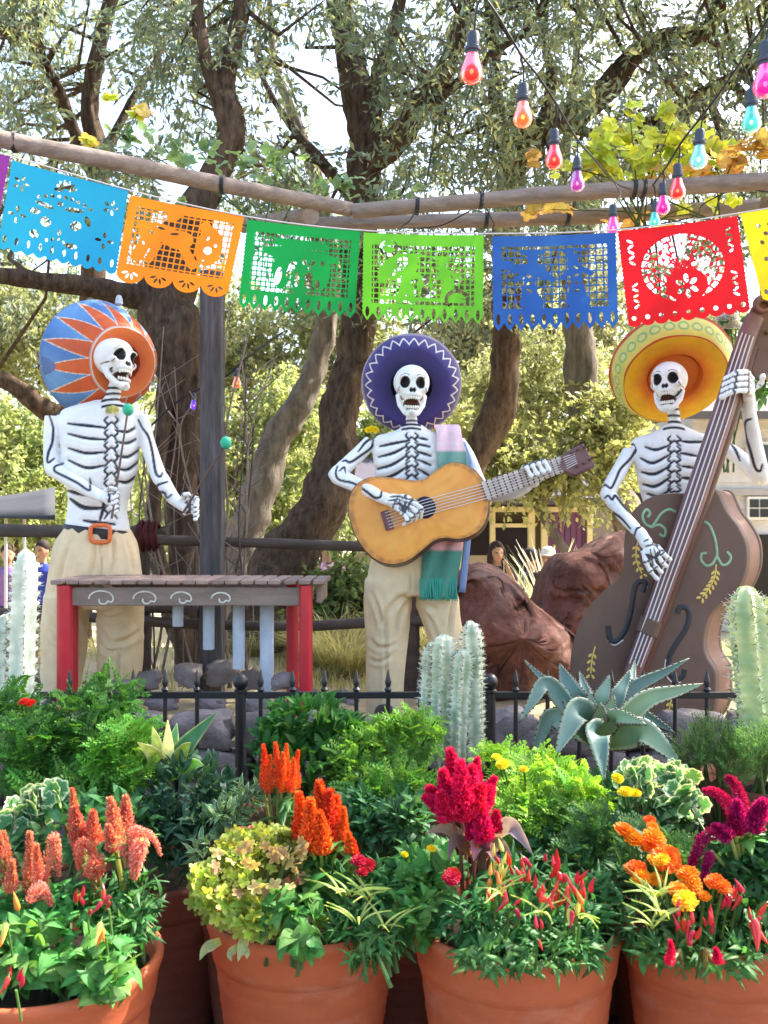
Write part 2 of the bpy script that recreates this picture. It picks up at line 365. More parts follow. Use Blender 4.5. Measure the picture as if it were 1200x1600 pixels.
# ------------------------------------------------------------------ trees
def leafcloud(C, per, spread, size, asp, seed, cols, droop=.3, jitter=.25):
    r = np.random.default_rng(seed); n = len(C)*per
    nt = 5; td = r.normal(0, 1, (len(C)*nt, 3)); td[:, 2] -= droop*.8; td /= np.linalg.norm(td, axis=1)[:, None]
    tl = np.repeat(np.atleast_1d(spread)*np.ones(len(C)), nt)*r.uniform(1.1, 2.3, len(C)*nt); to = np.repeat(C, nt, 0)+r.normal(0, .35, (len(C)*nt, 3))*np.repeat(np.atleast_1d(spread)*np.ones(len(C)), nt)[:, None]
    ti = np.repeat(np.arange(len(C)), per)*nt+r.integers(0, nt, n); tt = r.random(n)**.7
    base = to[ti]+td[ti]*(tl[ti]*tt)[:, None]; base[:, 2] -= (tl[ti]*tt**2*.35); base += r.normal(0, 1, (n, 3))*size*.28
    d = td[ti]*.7+r.normal(0, .55, (n, 3)); d[:, 2] -= droop*.7; d /= np.linalg.norm(d, axis=1)[:, None]
    w = np.cross(d, r.normal(0, 1, (n, 3))); w /= np.linalg.norm(w, axis=1)[:, None]; nn = np.cross(d, w)
    s = (size*r.uniform(.6, 1.35, n))[:, None]
    V = np.stack([base, base+d*s*.45+w*s*asp+nn*s*.06, base+d*s-nn*s*.08, base+d*s*.45-w*s*asp+nn*s*.06], 1)
    cols = np.array(cols); ci = r.integers(0, len(cols), len(C)); ci = np.repeat(ci, per)
    sw = r.random(n) < .35; ci[sw] = r.integers(0, len(cols), sw.sum())
    cc = cols[ci]*r.uniform(1-jitter, 1+jitter, n)[:, None]
    m_ = len(to); sw_ = np.cross(td, r.normal(0, 1, (m_, 3))); sw_ /= np.linalg.norm(sw_, axis=1)[:, None]; e_ = to+td*tl[:, None]*.95; e_[:, 2] -= tl*.33; mid_ = to+td*tl[:, None]*.5; mid_[:, 2] -= tl*.09; wt = size*.045
    T_ = np.stack([to-sw_*wt, mid_-sw_*wt*.8, mid_+sw_*wt*.8, to+sw_*wt, mid_-sw_*wt*.8, e_-sw_*wt*.4, e_+sw_*wt*.4, mid_+sw_*wt*.8], 1)
    V = np.concatenate([V.reshape(-1, 3), T_.reshape(-1, 3)]); cc = np.concatenate([np.repeat(cc, 4, 0), np.tile(np.array([[.09, .07, .05]]), (m_*8, 1))])
    return V, np.arange(len(V)).reshape(-1, 4), cc
OLIVE = [(.15, .19, .12), (.20, .235, .14), (.25, .265, .14), (.11, .155, .105), (.32, .32, .17), (.23, .27, .23), (.17, .21, .18)]
def limb(mb, pts, n=10, jit=.25):
    q = smooth_path(pts, max(8, len(pts)*(9 if n > 12 else 6))); b0 = len(mb.v)
    mb.tube([P(a, b, c) for a, b, c, _ in q], [S(d, c) for _, _, c, d in q], n, jit=jit)
    for i in range(len(q)):
        c = P(*q[i][:3]); R = S(q[i][3], q[i][2])
        for k in range(n):
            j = b0+i*n+k; v = Vector(mb.v[j]); u = (v-c); a = 2*math.pi*k/n; e = Vector((math.cos(a)*2.6, math.sin(a)*2.6, i*.22+pts[0][0])); rdg = abs(mnoise.noise(e*1.6))*.16+abs(mnoise.noise(e*3.4))*.10+mnoise.noise(Vector((math.cos(a)*.9, math.sin(a)*.9, i*.16+pts[0][1])))*.16; mb.v[j] = tuple(c+u*(1.0+.06-rdg))
trees = {
 'leaning': dict(m='bark', label='big dark tree whose trunk leans right behind the guitarist', limbs=[
    [(405, 1010, 7.5, 60), (440, 890, 7.6, 47), (490, 812, 7.6, 38), (525, 720, 7.7, 32), (530, 650, 7.8, 29), (548, 585, 7.9, 28), (560, 500, 8, 28), (562, 400, 8, 27), (565, 310, 8.1, 26), (572, 230, 8.2, 26), (560, 150, 8.2, 25), (540, 60, 8.3, 20), (520, -60, 8.4, 16)],
    [(572, 215, 8.2, 18), (588, 130, 8.1, 13), (612, 60, 8, 11), (640, -60, 8, 8)],
    [(570, 262, 8.1, 22), (630, 205, 7.9, 20), (675, 140, 7.7, 17), (712, 70, 7.6, 14), (745, -60, 7.5, 11)],
    [(690, 150, 7.7, 8), (740, 110, 7.8, 7), (790, 70, 7.9, 6), (830, 52, 8, 4), (870, 60, 8.1, 2)],
    [(565, 330, 8.1, 10), (500, 250, 8.4, 8), (450, 190, 8.7, 6), (410, 120, 9, 4), (395, 60, 9.2, 2)]]),
 'pale': dict(m='bark2', label='pale barked slender tree standing left of the leaning trunk', limbs=[
    [(360, 1010, 10.2, 34), (372, 900, 10.2, 31), (395, 800, 10.3, 28), (432, 690, 10.4, 24), (470, 625, 10.5, 20), (503, 540, 10.6, 18), (515, 430, 10.7, 15), (500, 300, 10.8, 12), (470, 210, 10.9, 9), (430, 100, 11, 6), (420, -30, 11, 4)],
    [(512, 440, 10.7, 9), (480, 330, 10.5, 7), (440, 270, 10.3, 5), (395, 240, 10.2, 3)]]),
 'gnarled': dict(m='bark', label='gnarled dark multi stemmed tree behind the wooden post and marimba player', limbs=[
    [(312, 1060, 6.3, 36), (300, 940, 6.4, 27), (285, 830, 6.5, 26), (282, 720, 6.5, 30), (292, 620, 6.5, 38), (275, 530, 6.5, 45), (262, 450, 6.6, 42), (300, 340, 6.7, 30), (352, 245, 6.8, 21), (364, 195, 6.8, 19), (352, 135, 6.9, 16), (366, 60, 7, 14), (400, -60, 7, 11)],
    [(358, 215, 6.8, 13), (335, 140, 6.8, 11), (312, 50, 6.8, 10), (302, -60, 6.8, 8)],
    [(250, 470, 6.6, 22), (160, 452, 6.4, 17), (70, 440, 6.2, 14), (-80, 420, 6, 12)],
    [(305, 1050, 6.2, 22), (262, 930, 6.2, 15), (240, 820, 6.2, 12), (250, 700, 6.3, 12), (262, 600, 6.4, 14)],
    [(320, 1050, 6.4, 16), (345, 950, 6.5, 10), (330, 830, 6.6, 9), (310, 720, 6.6, 12)]]),
 'left': dict(m='bark', label='forked dark tree at the far left behind the blue banner', limbs=[
    [(118, 1010, 9.4, 26), (130, 800, 9.4, 22), (140, 620, 9.4, 20), (146, 430, 9.4, 18), (152, 260, 9.4, 16), (140, 160, 9.4, 14), (158, 60, 9.4, 12), (190, -60, 9.4, 9)],
    [(150, 285, 9.4, 10), (110, 190, 9.2, 10), (80, 120, 9, 9), (40, 65, 8.9, 9), (-60, 20, 8.8, 8)],
    [(140, 650, 9.4, 14), (70, 640, 9, 15), (20, 602, 8.8, 13), (-80, 560, 8.6, 12)],
    [(152, 260, 9.4, 7), (205, 160, 9.6, 6), (250, 80, 9.8, 4), (270, 10, 10, 3)]]),
 'spreading': dict(m='bark', label='spreading tree whose brown limb arches under the string lights', limbs=[
    [(672, 1010, 9.6, 34), (690, 860, 9.6, 30), (730, 740, 9.6, 26), (778, 640, 9.6, 24), (792, 520, 9.5, 23), (792, 380, 9.3, 22), (806, 250, 9, 22), (850, 200, 8.8, 21), (925, 165, 8.6, 19), (975, 105, 8.5, 17), (1030, 62, 8.4, 15), (1105, 48, 8.3, 12), (1135, -60, 8.2, 10)],
    [(800, 270, 9.1, 14), (775, 170, 9.2, 11), (772, 60, 9.3, 9), (755, -60, 9.4, 8)],
    [(845, 205, 8.8, 10), (862, 130, 9, 8), (850, 40, 9.2, 6), (865, -60, 9.3, 5)],
    [(870, 190, 8.8, 8), (940, 210, 8.6, 7), (1010, 190, 8.4, 6), (1080, 150, 8.2, 5), (1160, 110, 8, 4), (1240, 90, 7.9, 3)]]),
 'right': dict(m='bark2', label='straight grey trunked tree between the guitar neck and yellow sombrero', limbs=[
    [(1040, 1010, 11, 32), (1002, 860, 11, 27), (950, 740, 11, 25), (915, 640, 11, 24), (904, 540, 11, 23), (900, 420, 11, 20), (925, 300, 10.8, 20), (975, 220, 10.6, 15), (1060, 180, 10.4, 11), (1150, 120, 10.2, 9), (1260, 40, 10, 7)],
    [(902, 450, 11, 12), (880, 340, 11, 10), (885, 230, 11, 8), (900, 100, 11, 6), (905, -40, 11, 4)]]),
 'shade': dict(m='bark', label='unseen tree added beyond the right edge to shade the musicians', limbs=[  # out of view, added so its crown casts shade
    [(2060, 1120, 7.2, 44), (2040, 800, 7.2, 38), (1990, 500, 7.2, 32), (1900, 200, 7.2, 24), (1780, -60, 7.1, 16), (1650, -200, 7, 8)],
    [(1990, 500, 7.2, 18), (2200, 200, 7.4, 14), (2400, -100, 7.5, 8)]]),
}
segs = {}
for k, t in trees.items():
    b = t['limbs'][0][0]; base = P(b[0], b[1], b[2]); base.z = hgt(base.y)
    t['root'] = thing('tree', t['label'], 'tree', base, 'trees behind the musicians')
    first = (600+base.x/b[2]*F, HOR-(base.z-.15-EYE)/b[2]*F, b[2], b[3]*1.25)
    t['limbs'][0] = [first]+t['limbs'][0]
    t['tw'] = MB(); mb = MB()
    for i, l in enumerate(t['limbs']): limb(mb, l, 30 if i == 0 else 14)
    t['mb'] = mb
    segs[k] = np.array([q[:3] for l in t['limbs'] for q in smooth_path(l, 24)])
# crown clumps: spread over the upper picture volume, each hung on its nearest tree
cl = {k: [] for k in trees}
cr = np.random.default_rng(11); n = 0
while n < 1850:
    px, py, Y = cr.uniform(-260, 1460), cr.uniform(-360, 500), cr.uniform(6.5, 11.2)
    q = mnoise.noise(Vector((px/150., py/110., Y*.35)))+.45*mnoise.noise(Vector((px/55., py/45., 3)))
    thr = .0+(.25 if py > 330 else 0)+(.14 if 60 < px < 560 and py < 300 else 0)-(.20 if px > 560 and py < 330 else 0)
    if q < thr: continue
    best, bd = None, 1e9
    for k, s in segs.items():
        if k == 'shade': continue
        d = np.min(np.hypot(s[:, 0]-px, s[:, 1]-py)+55*np.abs(s[:, 2]-Y))
        if d < bd: best, bd = k, d
    if bd > 330 and py > 150: continue
    cl[best].append((P(px, py, Y), bd)); n += 1
for _ in range(620):                                  # crown of the added tree, unseen off to the right, shading the musicians
    px, py = cr.uniform(1350, 2700), cr.uniform(-700, 250); cl['shade'].append((P(px, py, cr.uniform(5.2, 9.0)), 0))
for k, t in trees.items():
    C = np.array([c for c, _ in cl[k]])
    for c in C[::4]:                                    # fine twigs into the clumps
        s = segs[k]; pp = np.array([P(*q) for q in s]); j = np.argmin(np.linalg.norm(pp-c, axis=1)); a = Vector(pp[j]); b = Vector(c)
        if (a-b).length > 2.6: a = b+(a-b)*(2.0/(a-b).length)
        mid = a.lerp(b, .5)+Vector(cr.normal(0, .12, 3)); t['mb'].tube([a, mid, b, b+(b-mid)*.5], [.022, .014, .008, .003], 5, cap=False)
    t['mb'].build('trunk', M[t['m']], t['root'], sharp=80)
    V, Fc, Cc = leafcloud(C, 60 if k != 'shade' else 34, .17, .078, .16, hash(k) % 1000 if False else len(k)*13, OLIVE, .5)
    o = link_mesh('crown', np_mesh('crown', V, Fc, Cc, M['crown']), t['root'], 'stuff')

# sunlit trees and bushes farther back
SUNNY = [(.24, .29, .10), (.31, .34, .13), (.20, .25, .10), (.37, .38, .18)]
def bush(label, blobs, seed, cols=SUNNY, size=.085, per=110, name='bush', cat='bush', group='sunlit bushes beyond the bed', dens=1.0, trunk=None, asp=.28):
    b0 = trunk[0] if trunk else blobs[0]; base = P(b0[0], b0[1], b0[2]); base.z = hgt(base.y); r = np.random.default_rng(seed)
    root = thing(name, label, cat, base, group); tm = MB(); C = []
    for (px, py, Y, rx, rz) in blobs:
        c = P(px, py, Y); R = np.array([S(rx, Y), S(rx, Y)*.8, S(rz, Y)]); m = int(14*dens+90*dens*R[0]*R[2])
        d = r.normal(0, 1, (m, 3)); d /= np.linalg.norm(d, axis=1)[:, None]; C.append(np.array(c)+d*R*(r.random(m)**.4)[:, None])
        a_ = P(*trunk[-2][:3]) if trunk else base-Vector((0, 0, .1)); tm.tube([a_, a_.lerp(c, .5)+Vector((.05, 0, .1)), c], [.03, .022, .01] if trunk else [.05, .035, .015], 7)
    C = np.vstack(C); V, Fc, Cc = leafcloud(C, per, .16+size*.6, size, asp, seed, cols)
    if trunk: tm.tube([P(*q[:3]) for q in trunk], [S(q[3], q[2]) for q in trunk], 10, jit=.2)
    tm.build('trunk', M['bark2' if trunk else 'bark'], root); link_mesh('crown', np_mesh('crown', V, Fc, Cc, M['crown']), root, 'stuff')
bush('bright yellow-green bush at the far left behind the marimba player', [(20, 720, 13, 90, 110), (-80, 700, 13, 110, 130), (70, 790, 12.6, 60, 60)], 31)
bush('yellow-green bush between the wooden post and pale tree', [(420, 760, 15, 60, 90), (350, 700, 15, 60, 80), (450, 640, 15.5, 50, 60)], 32)
bush('round green bush right of the red marimba legs', [(545, 925, 7.4, 34, 36), (520, 945, 7.3, 26, 24)], 33, [(.12, .17, .05), (.17, .21, .07)], .07, 50, dens=2.5)
bush('sunlit bush behind the guitarist shoulder', [(500, 700, 18, 60, 90), (620, 700, 18, 70, 110)], 34)
bush('light leafy bush drooping over the shop roof', [(800, 715, 10.4, 80, 34), (880, 735, 10.2, 60, 24), (720, 690, 10.6, 60, 45), (930, 700, 10.4, 50, 56), (960, 650, 10.6, 50, 60)], 35, [(.30, .30, .12), (.36, .35, .14), (.24, .26, .11)], .085, 55, dens=1.3, name='tree', cat='tree', group='trees behind the musicians',
     trunk=[(930, 990, 10.2, 9), (896, 880, 10.2, 8), (862, 830, 10.2, 7), (838, 790, 10.3, 6), (815, 740, 10.4, 5)])
bush('tall hazy tree behind the blue paper flag', [(800, 560, 20, 90, 110), (880, 480, 21, 110, 130), (720, 520, 21, 70, 120)], 36, [(.26, .25, .13), (.30, .30, .16)], .11, 75, name='tree', cat='tree', group='trees behind the musicians')
bush('tall tree far behind the orange and green flags', [(420, 560, 22, 110, 110), (300, 520, 22, 110, 140), (540, 480, 22, 90, 140)], 37, [(.24, .26, .13), (.31, .32, .16)], .11, 75, name='tree', cat='tree', group='trees behind the musicians', dens=.7)
bush('tall tree far behind the marimba player hat', [(60, 520, 21, 130, 100), (-100, 480, 21, 140, 150)], 38, [(.24, .26, .13), (.31, .32, .16)], .11, 75, name='tree', cat='tree', group='trees behind the musicians', dens=.8)
bush('tall tree behind the house at the right edge', [(1150, 560, 26, 110, 90), (1300, 540, 26, 120, 130), (1040, 600, 27, 80, 110)], 39, [(.24, .26, .13), (.31, .32, .16)], .13, 75, name='tree', cat='tree', group='trees behind the musicians', dens=.6)
bush('soft leafy tree hanging pale sprays behind the guitar headstock', [(780, 590, 11.6, 60, 55), (860, 640, 11.8, 60, 50), (930, 600, 12, 50, 60), (740, 640, 11.8, 40, 50), (850, 540, 12, 70, 40)], 41, [(.34, .35, .17), (.40, .39, .20), (.27, .30, .16)], .08, 60, name='tree', cat='tree', group='trees behind the musicians', dens=1.2, trunk=[(640, 1010, 11.8, 10), (668, 860, 11.8, 8), (700, 760, 11.8, 7), (760, 660, 11.7, 5), (800, 600, 11.6, 3)], asp=.2)
# far wood that closes the horizon
r = np.random.default_rng(5); C = np.stack([r.uniform(-55, 55, 1500), r.uniform(38, 48, 1500), r.uniform(-.5, 6.5, 1500)], 1)
V, Fc, Cc = leafcloud(C, 40, 1.0, .5, .3, 5, SUNNY); o = link_mesh('distant_trees', np_mesh('distant_trees', V, Fc, Cc, M['crown']), None, 'stuff')
tag(o, 'hazy belt of sunlit trees far behind the garden', 'woods')

# dry grass on the raised bed and clumps of pale ornamental grass
def blades(n, cen, rad, h, w, seed, cols, bend=.6, up=1.0):
    r = np.random.default_rng(seed); a = r.uniform(0, 2*math.pi, n); q = np.sqrt(r.random(n))*rad; V = np.empty((n, 8, 3))
    b = np.stack([cen[0]+np.cos(a)*q, cen[1]+np.sin(a)*q, np.full(n, cen[2])], 1); a2 = a+r.normal(0, .6, n); o = np.stack([np.cos(a2), np.sin(a2), 0*a], 1)
    s = np.stack([-np.sin(a2), np.cos(a2), 0*a], 1); H = h*r.uniform(.6, 1.15, n); k = bend*r.uniform(.5, 1.2, n)
    for i, t in enumerate((0, .4, .75, 1)):
        c = b+o*(H*k*t**1.6)[:, None]+np.stack([0*a, 0*a, H*(t-.45*k*t*t)*up], 1); ww = w*(1-.9*t)
        V[:, 2*i] = c-s*ww; V[:, 2*i+1] = c+s*ww
    Fq = np.concatenate([np.arange(n)[:, None]*8+np.array([2*i, 2*i+1, 2*i+3, 2*i+2]) for i in range(3)])
    cols = np.array(cols); cc = cols[r.integers(0, len(cols), n)]*r.uniform(.75, 1.25, n)[:, None]
    return V.reshape(-1, 3), Fq, np.repeat(cc, 8, 0)
STRAW = [(.42, .36, .17), (.50, .44, .22), (.34, .34, .14), (.46, .38, .2)]
def merge(parts):
    V, Fq, C, b = [], [], [], 0
    for v, f, c in parts: V.append(v); Fq.append(f+b); C.append(c); b += len(v)
    return np.vstack(V), np.vstack(Fq), np.vstack(C)
g = [blades(26, (x, y, hgt(y)-.01), .22, .13, .005, i, STRAW) for i, (x, y) in enumerate(zip(rng.uniform(-6, 6, 420), rng.uniform(5.5, 9.5, 420)))]
o = link_mesh('grass', np_mesh('grass', *merge(g), M['crown']), None, 'stuff'); tag(o, 'dry straw coloured grass on the raised bed', 'grass')
for i, (px, py, Y, hh, lab) in enumerate([(540, 1085, 6.3, .55, 'pale arching grass clump right of the red marimba legs'), (500, 1070, 6.8, .5, 'straw coloured grass clump behind the red marimba legs'),
        (665, 1070, 6.6, .5, 'straw coloured grass clump between the guitarist legs'), (600, 1060, 7.0, .45, 'low grass clump behind the guitarist left leg'), (395, 1030, 7.2, .3, 'short grass clump at the foot of the leaning tree'),
        (20, 1000, 7.0, .5, 'yellow-green grass clump left of the marimba player')]):
    c = P(px, py, Y); c.z = hgt(Y)
    o = link_mesh('grass_clump', np_mesh('grass_clump', *blades(420, c, .14, hh, .006, 50+i, STRAW, 1.1), M['crown'])); tag(o, lab, 'grass clump', 'ornamental grass clumps')
for i, (px, py, Y, lab) in enumerate([(860, 950, 7.9, 'spiky cream yucca rising in the gap between the boulders'), (795, 935, 8.4, 'spiky pale yucca behind the left boulder')]):
    c = P(px, py, Y); c.z = hgt(Y); root = thing('yucca', lab, 'plant', c, 'pale yuccas')
    V, Fq, Cc = blades(70, c, .05, .95 if i == 0 else .85, .02, 70+i, [(.55, .52, .35), (.45, .46, .28), (.6, .55, .42)], .5); link_mesh('leaves', np_mesh('leaves', V, Fq, Cc, M['crown']), root, 'stuff')

# climbing stems on the wooden post
root = thing('climbing_vine', 'bare tangled vine stems climbing around the wooden post', 'vine', P(310, 1040, 5.5)*1); r = np.random.default_rng(3)
for i in range(20):
    x0 = r.uniform(215, 395); x1 = x0+r.normal(0, 30); ybase = 1075 if i > 4 else 1060; Y = r.uniform(5.35, 5.8); top = r.uniform(470, 640)
    q = smooth_path([(x0, ybase, Y), (x0+r.normal(0, 14), 950, Y), (lerp(x0, x1, .4)+r.normal(0, 16), 820, Y), (lerp(x0, x1, .7)+r.normal(0, 18), 680, Y), (x1+r.normal(0, 12), top, Y)], 20)
    m = MB(); rr = r.uniform(.004, .011); m.tube([P(*c) for c in q], [rr*(1-.5*k/19) for k in range(20)], 6)
    for _ in range(3):
        k = r.integers(5, 18); a = P(*q[k]); m.tube([a, a+Vector((r.normal(0, .08), 0, .10)), a+Vector((r.normal(0, .16), 0, .26))], [rr*.6, rr*.45, .0015], 5)
    m.build('stem', M['pole'] if i % 3 else M['rail'], root)

# ------------------------------------------------------------------ pergola, rail fence
perg = thing('pergola', 'weathered log pergola of round poles around a dark post', 'pergola', (P(330, 900, 5.25).x, 5.25, hgt(5.25)))
def pole(pts, name='pole', m='pole', n=18, parent=perg, jit=.12):
    q = smooth_path(pts, 26); mb = MB(); mb.tube([P(a, b, c) for a, b, c, _ in q], [S(d, c) for *_, c, d in q], n, jit=jit); return mb.build(name, M[m], parent)
pole([(-160, 178, 4.52, 14.2), (0, 217, 4.71, 13.5), (180, 253, 5.0, 13), (340, 287, 5.3, 12.5), (548, 327, 5.72, 11)])
pole([(552, 330, 5.72, 11.5), (700, 318, 5.6, 12), (860, 304, 5.5, 12.6), (1030, 293, 5.4, 13.2), (1200, 283, 5.3, 14), (1400, 268, 5.18, 14)])
pole([(470, 352, 6.0, 11), (560, 348, 6.0, 11), (750, 344, 6.0, 11.5), (950, 337, 5.95, 12), (1200, 322, 5.9, 12), (1400, 312, 5.85, 12)])
pole([(380, 352, 6.3, 12), (440, 344, 6.0, 12.5), (486, 337, 5.6, 14)])
pole([(1203, 480, 5.6, 17), (1206, 420, 5.6, 17), (1206, 310, 5.6, 17)])
p0, p1 = P(331, 1075, 5.28), P(333, 425, 5.28); p0.z = hgt(5.28)-.05
mb = MB(); mb.box((p0+p1)/2, (.120, .120, (p1-p0).length)); mb.build('post', M['post'], perg, bevel=.012)
p0 = P(1204, 1075, 5.6); p0.z = hgt(5.6)-.05
def tie(px, py, Y, rad):
    mb = MB(); c = P(px, py, Y)
    for k in (-1, 0, 1):
        pts = [c+Vector((k*.008+.004*math.sin(a), math.cos(a)*(rad+.004), math.sin(a)*(rad+.004))) for a in np.linspace(0, 2*math.pi, 19)]
        mb.tube(pts, .0045, 5, cap=False)
    mb.build('wire_tie', M['wire'], perg)
for a in [(24, 222, 4.75, .044), (348, 289, 5.31, .046), (652, 322, 5.64, .046), (752, 313, 5.57, .046), (990, 296, 5.42, .049), (1005, 295, 5.42, .049), (887, 339, 5.96, .048), (760, 343, 6.0, .048)]: tie(*a)
fence = thing('rail_fence', 'dark split rail fence tied with cord behind the musicians', 'rail fence', (P(230, 900, 5.5).x, 5.5, hgt(5.5)))
pole([(-120, 826, 5.5, 10), (0, 829, 5.5, 10), (120, 831, 5.5, 10.5), (262, 834, 5.5, 10.5)], 'rail', 'rail', parent=fence)
pole([(228, 843, 5.42, 8), (300, 845, 5.42, 8), (420, 849, 5.45, 8), (570, 854, 5.48, 8), (720, 858, 5.5, 8)], 'rail', 'rail', parent=fence)
pole([(-120, 955, 5.5, 8), (100, 962, 5.5, 8), (300, 975, 5.45, 8), (470, 978, 5.5, 8), (600, 972, 5.5, 8.5), (720, 970, 5.5, 8)], 'rail', 'rail', parent=fence)
pole([(215, 950, 5.5, 9), (280, 948, 5.45, 11), (310, 957, 5.4, 9)], 'rail', 'rail', parent=fence)
for px in (-60, 222, 641):
    b = P(px, 1000, 5.52); mb = MB(); mb.tube([(b.x, b.y, hgt(5.5)-.1), (b.x+.005, b.y, .95), (b.x, b.y, 1.6 if px < 600 else 1.22)], [.05, .048, .042], 12, jit=.1); mb.build('fence_post', M['rail'], fence)
mb = MB(); c = P(232, 837, 5.44)
for k in range(-5, 6): mb.tube([c+Vector((k*.011, math.cos(a)*.062, math.sin(a)*.075+.01*math.sin(k*2+a))) for a in np.linspace(0, 2*math.pi, 21)], .0075, 6, cap=False)
mb.build('cord_lashing', mat('dark_red_cord', (.065, .015, .017), .8, .2, nz=(30, .3)), fence)

# ------------------------------------------------------------------ black iron fence
ir = thing('iron_fence', 'black iron picket fence with ball topped posts behind the flowers', 'iron fence', (0, 3.75, 0)); FY = 3.75
zt = P(0, 1086, FY).z
for z_, nm in ((zt, 'rail'), (.12, 'rail')):
    mb = MB(); mb.box((.1, FY, z_), (4.6, .016, .026)); mb.build(nm, M['iron'], ir, bevel=.003)
pk = MB(); pk.tube([(0, 0, 0), (0, 0, zt+.02)], .0085, 8); pk.lathe([(.0085, zt+.012), (.016, zt+.022), (.0085, zt+.032), (.013, zt+.05), (.010, zt+.062), (.002, zt+.10)], n=10, close=True)
pkm = pk.mesh('picket', M['iron'])
postx = [S(px-600, FY) for px in (376, 766)]
x = -2.1
while x < 2.3:
    if min(abs(x-q) for q in postx) > .05: inst('picket', pkm, ir, Matrix.Translation((x, FY-.012 if False else FY, 0)))
    x += .1245
for q in postx:
    mb = MB(); mb.tube([(q, FY, 0), (q, FY, zt+.01)], .021, 12); mb.lathe([(.021, zt+.008), (.026, zt+.012), (.026, zt+.02), (.014, zt+.026)], Matrix.Translation((q, FY, 0)), 14, close=True)
    po = mb.build('fence_post', M['iron'], ir); mb = MB(); mb.ell((q, FY, zt+.052), (.03, .03, .032), nu=18, nv=12); mb.build('ball_finial', M['iron'], po)

# ------------------------------------------------------------------ buildings and awning
CREAM, PURP, GREY = (.62, .52, .28), (.13, .055, .105), (.42, .39, .36)
BY = 15.0
shop = thing('shop', 'low shop with cream trim, dark doorway and plum panels', 'shop', (P(830, 820, BY).x, BY, hgt(BY)))
def wbox(name, x0, y0, x1, y1, Y, d, col, parent, m='wall', bevel=0, cut=True):
    a, b = P(x0, y0, Y), P(x1, y1, Y); mb = MB(); mb.box(((a.x+b.x)/2, Y+d/2, (a.z+b.z)/2), (b.x-a.x, d, a.z-b.z), col=col); return mb.build(name, M[m], parent, bevel=bevel)
gz = HOR+(EYE-hgt(BY))/BY*F
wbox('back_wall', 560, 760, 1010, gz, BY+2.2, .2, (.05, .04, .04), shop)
wbox('wall', 560, 775, 716, gz, BY, .2, (.30, .24, .17), shop); wbox('wall', 920, 792, 1010, gz, BY, .2, (.21, .175, .15), shop)
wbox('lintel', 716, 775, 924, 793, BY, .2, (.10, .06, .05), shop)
wbox('trim', 714, 792, 926, 800, BY-.06, .1, CREAM, shop)
for a, b in ((716, 728), (766, 774), (826, 836), (846, 856), (918, 926)): wbox('trim_post', a, 800, b, gz, BY-.05, .12, CREAM, shop)
wbox('transom', 774, 818, 826, 824, BY-.04, .1, CREAM, shop)
wbox('transom_glass', 774, 800, 826, 818, BY+.05, .03, (.06, .045, .03), shop)
wbox('side_window', 836, 800, 846, gz, BY+.05, .03, (.10, .085, .05), shop)
for k in range(7): wbox('panel', 856+k*9-.2, 800, 856+(k+1)*9-1.2, gz, BY+.02, .05, (PURP[0]*(1+.12*(k % 3-1)), PURP[1], PURP[2]*(1+.1*(k % 2))), shop)
wbox('sill_wall', 726, 868, 766, gz, BY, .14, (.36, .28, .19), shop)
rf = MB(); a, b = P(545, 778, BY-.9), P(945, 778, BY-.9); c, d = P(560, 715, BY+2.4), P(930, 715, BY+2.4)
rf.prism([a, b, d, c], [a-Vector((0, 0, .1)), b-Vector((0, 0, .1)), d-Vector((0, 0, .1)), c-Vector((0, 0, .1))], (.075, .068, .088)); rf.build('roof', M['wall'], shop)
wbox('window', 962, 812, 968, 850, BY-.03, .05, (.02, .02, .02), shop)
house = thing('house', 'pale grey clapboard house at the right edge behind the bass', 'house', (P(1180, 820, 17).x, 17, hgt(17)))
HY = 17.0; z0, z1 = hgt(HY), P(0, 640, HY).z; x0, x1 = P(1085, 0, HY).x, P(1420, 0, HY).x
mb = MB(); mb.box(((x0+x1)/2, HY+1.6, (z0+z1)/2), (x1-x0, 3, z1-z0), col=(.45, .42, .40)); mb.build('wall', M['wall'], house)
cb = MB(); cb.box((0, 0, 0), (x1-x0+.04, .05, .17), Matrix.Rotation(-.16, 3, 'X'), (.55, .52, .50)); cbm = cb.mesh('clapboard', M['wall'])
zz = z0+.1
while zz < z1: inst('clapboard', cbm, house, Matrix.Translation(((x0+x1)/2, HY+.07, zz))); zz += .155
wbox('band', 1085, 764, 1420, 774, HY-.05, .1, (.36, .33, .32), house)
wf = wbox('window', 1168, 776, 1206, 812, HY-.06, .1, (.70, .68, .64), house)
for k in range(2):
    for j in range(2): wbox('pane', 1172+k*16, 780+j*15, 1186+k*16, 793+j*15, HY-.075, .05, (.03, .03, .04), wf, 'glass')
wf = wbox('window', 1168, 690, 1206, 735, HY-.06, .1, (.70, .68, .64), house); wbox('pane', 1173, 695, 1201, 730, HY-.075, .05, (.3, .3, .33), wf, 'glass')
wbox('doorway', 1165, 835, 1215, gz, HY-.04, .08, (.03, .025, .02), house)
rf = MB(); a, b = P(1070, 642, HY-.5), P(1440, 642, HY-.5); c, d = P(1090, 560, HY+3.4), P(1440, 560, HY+3.4)
rf.prism([a, b, d, c], [q-Vector((0, 0, .14)) for q in (a, b, d, c)], (.10, .095, .10)); rf.build('roof', M['wall'], house)
aw = thing('awning', 'sloping grey canvas awning on thin poles at the far left', 'awning', P(20, 860, 10.5)); AY = 10.5
mb = MB(); mb.sheet([[P(lerp(-160, 86, t), lerp(778, 803, u)+10*math.sin(t*3.1)*(1-u)-16*t*(1-u)+(0 if u < 1 else 8*t), AY-1.2*u) for t in np.linspace(0, 1, 14)] for u in np.linspace(0, 1, 5)]); mb.build('canvas', M['awning'], aw, solid=.02)
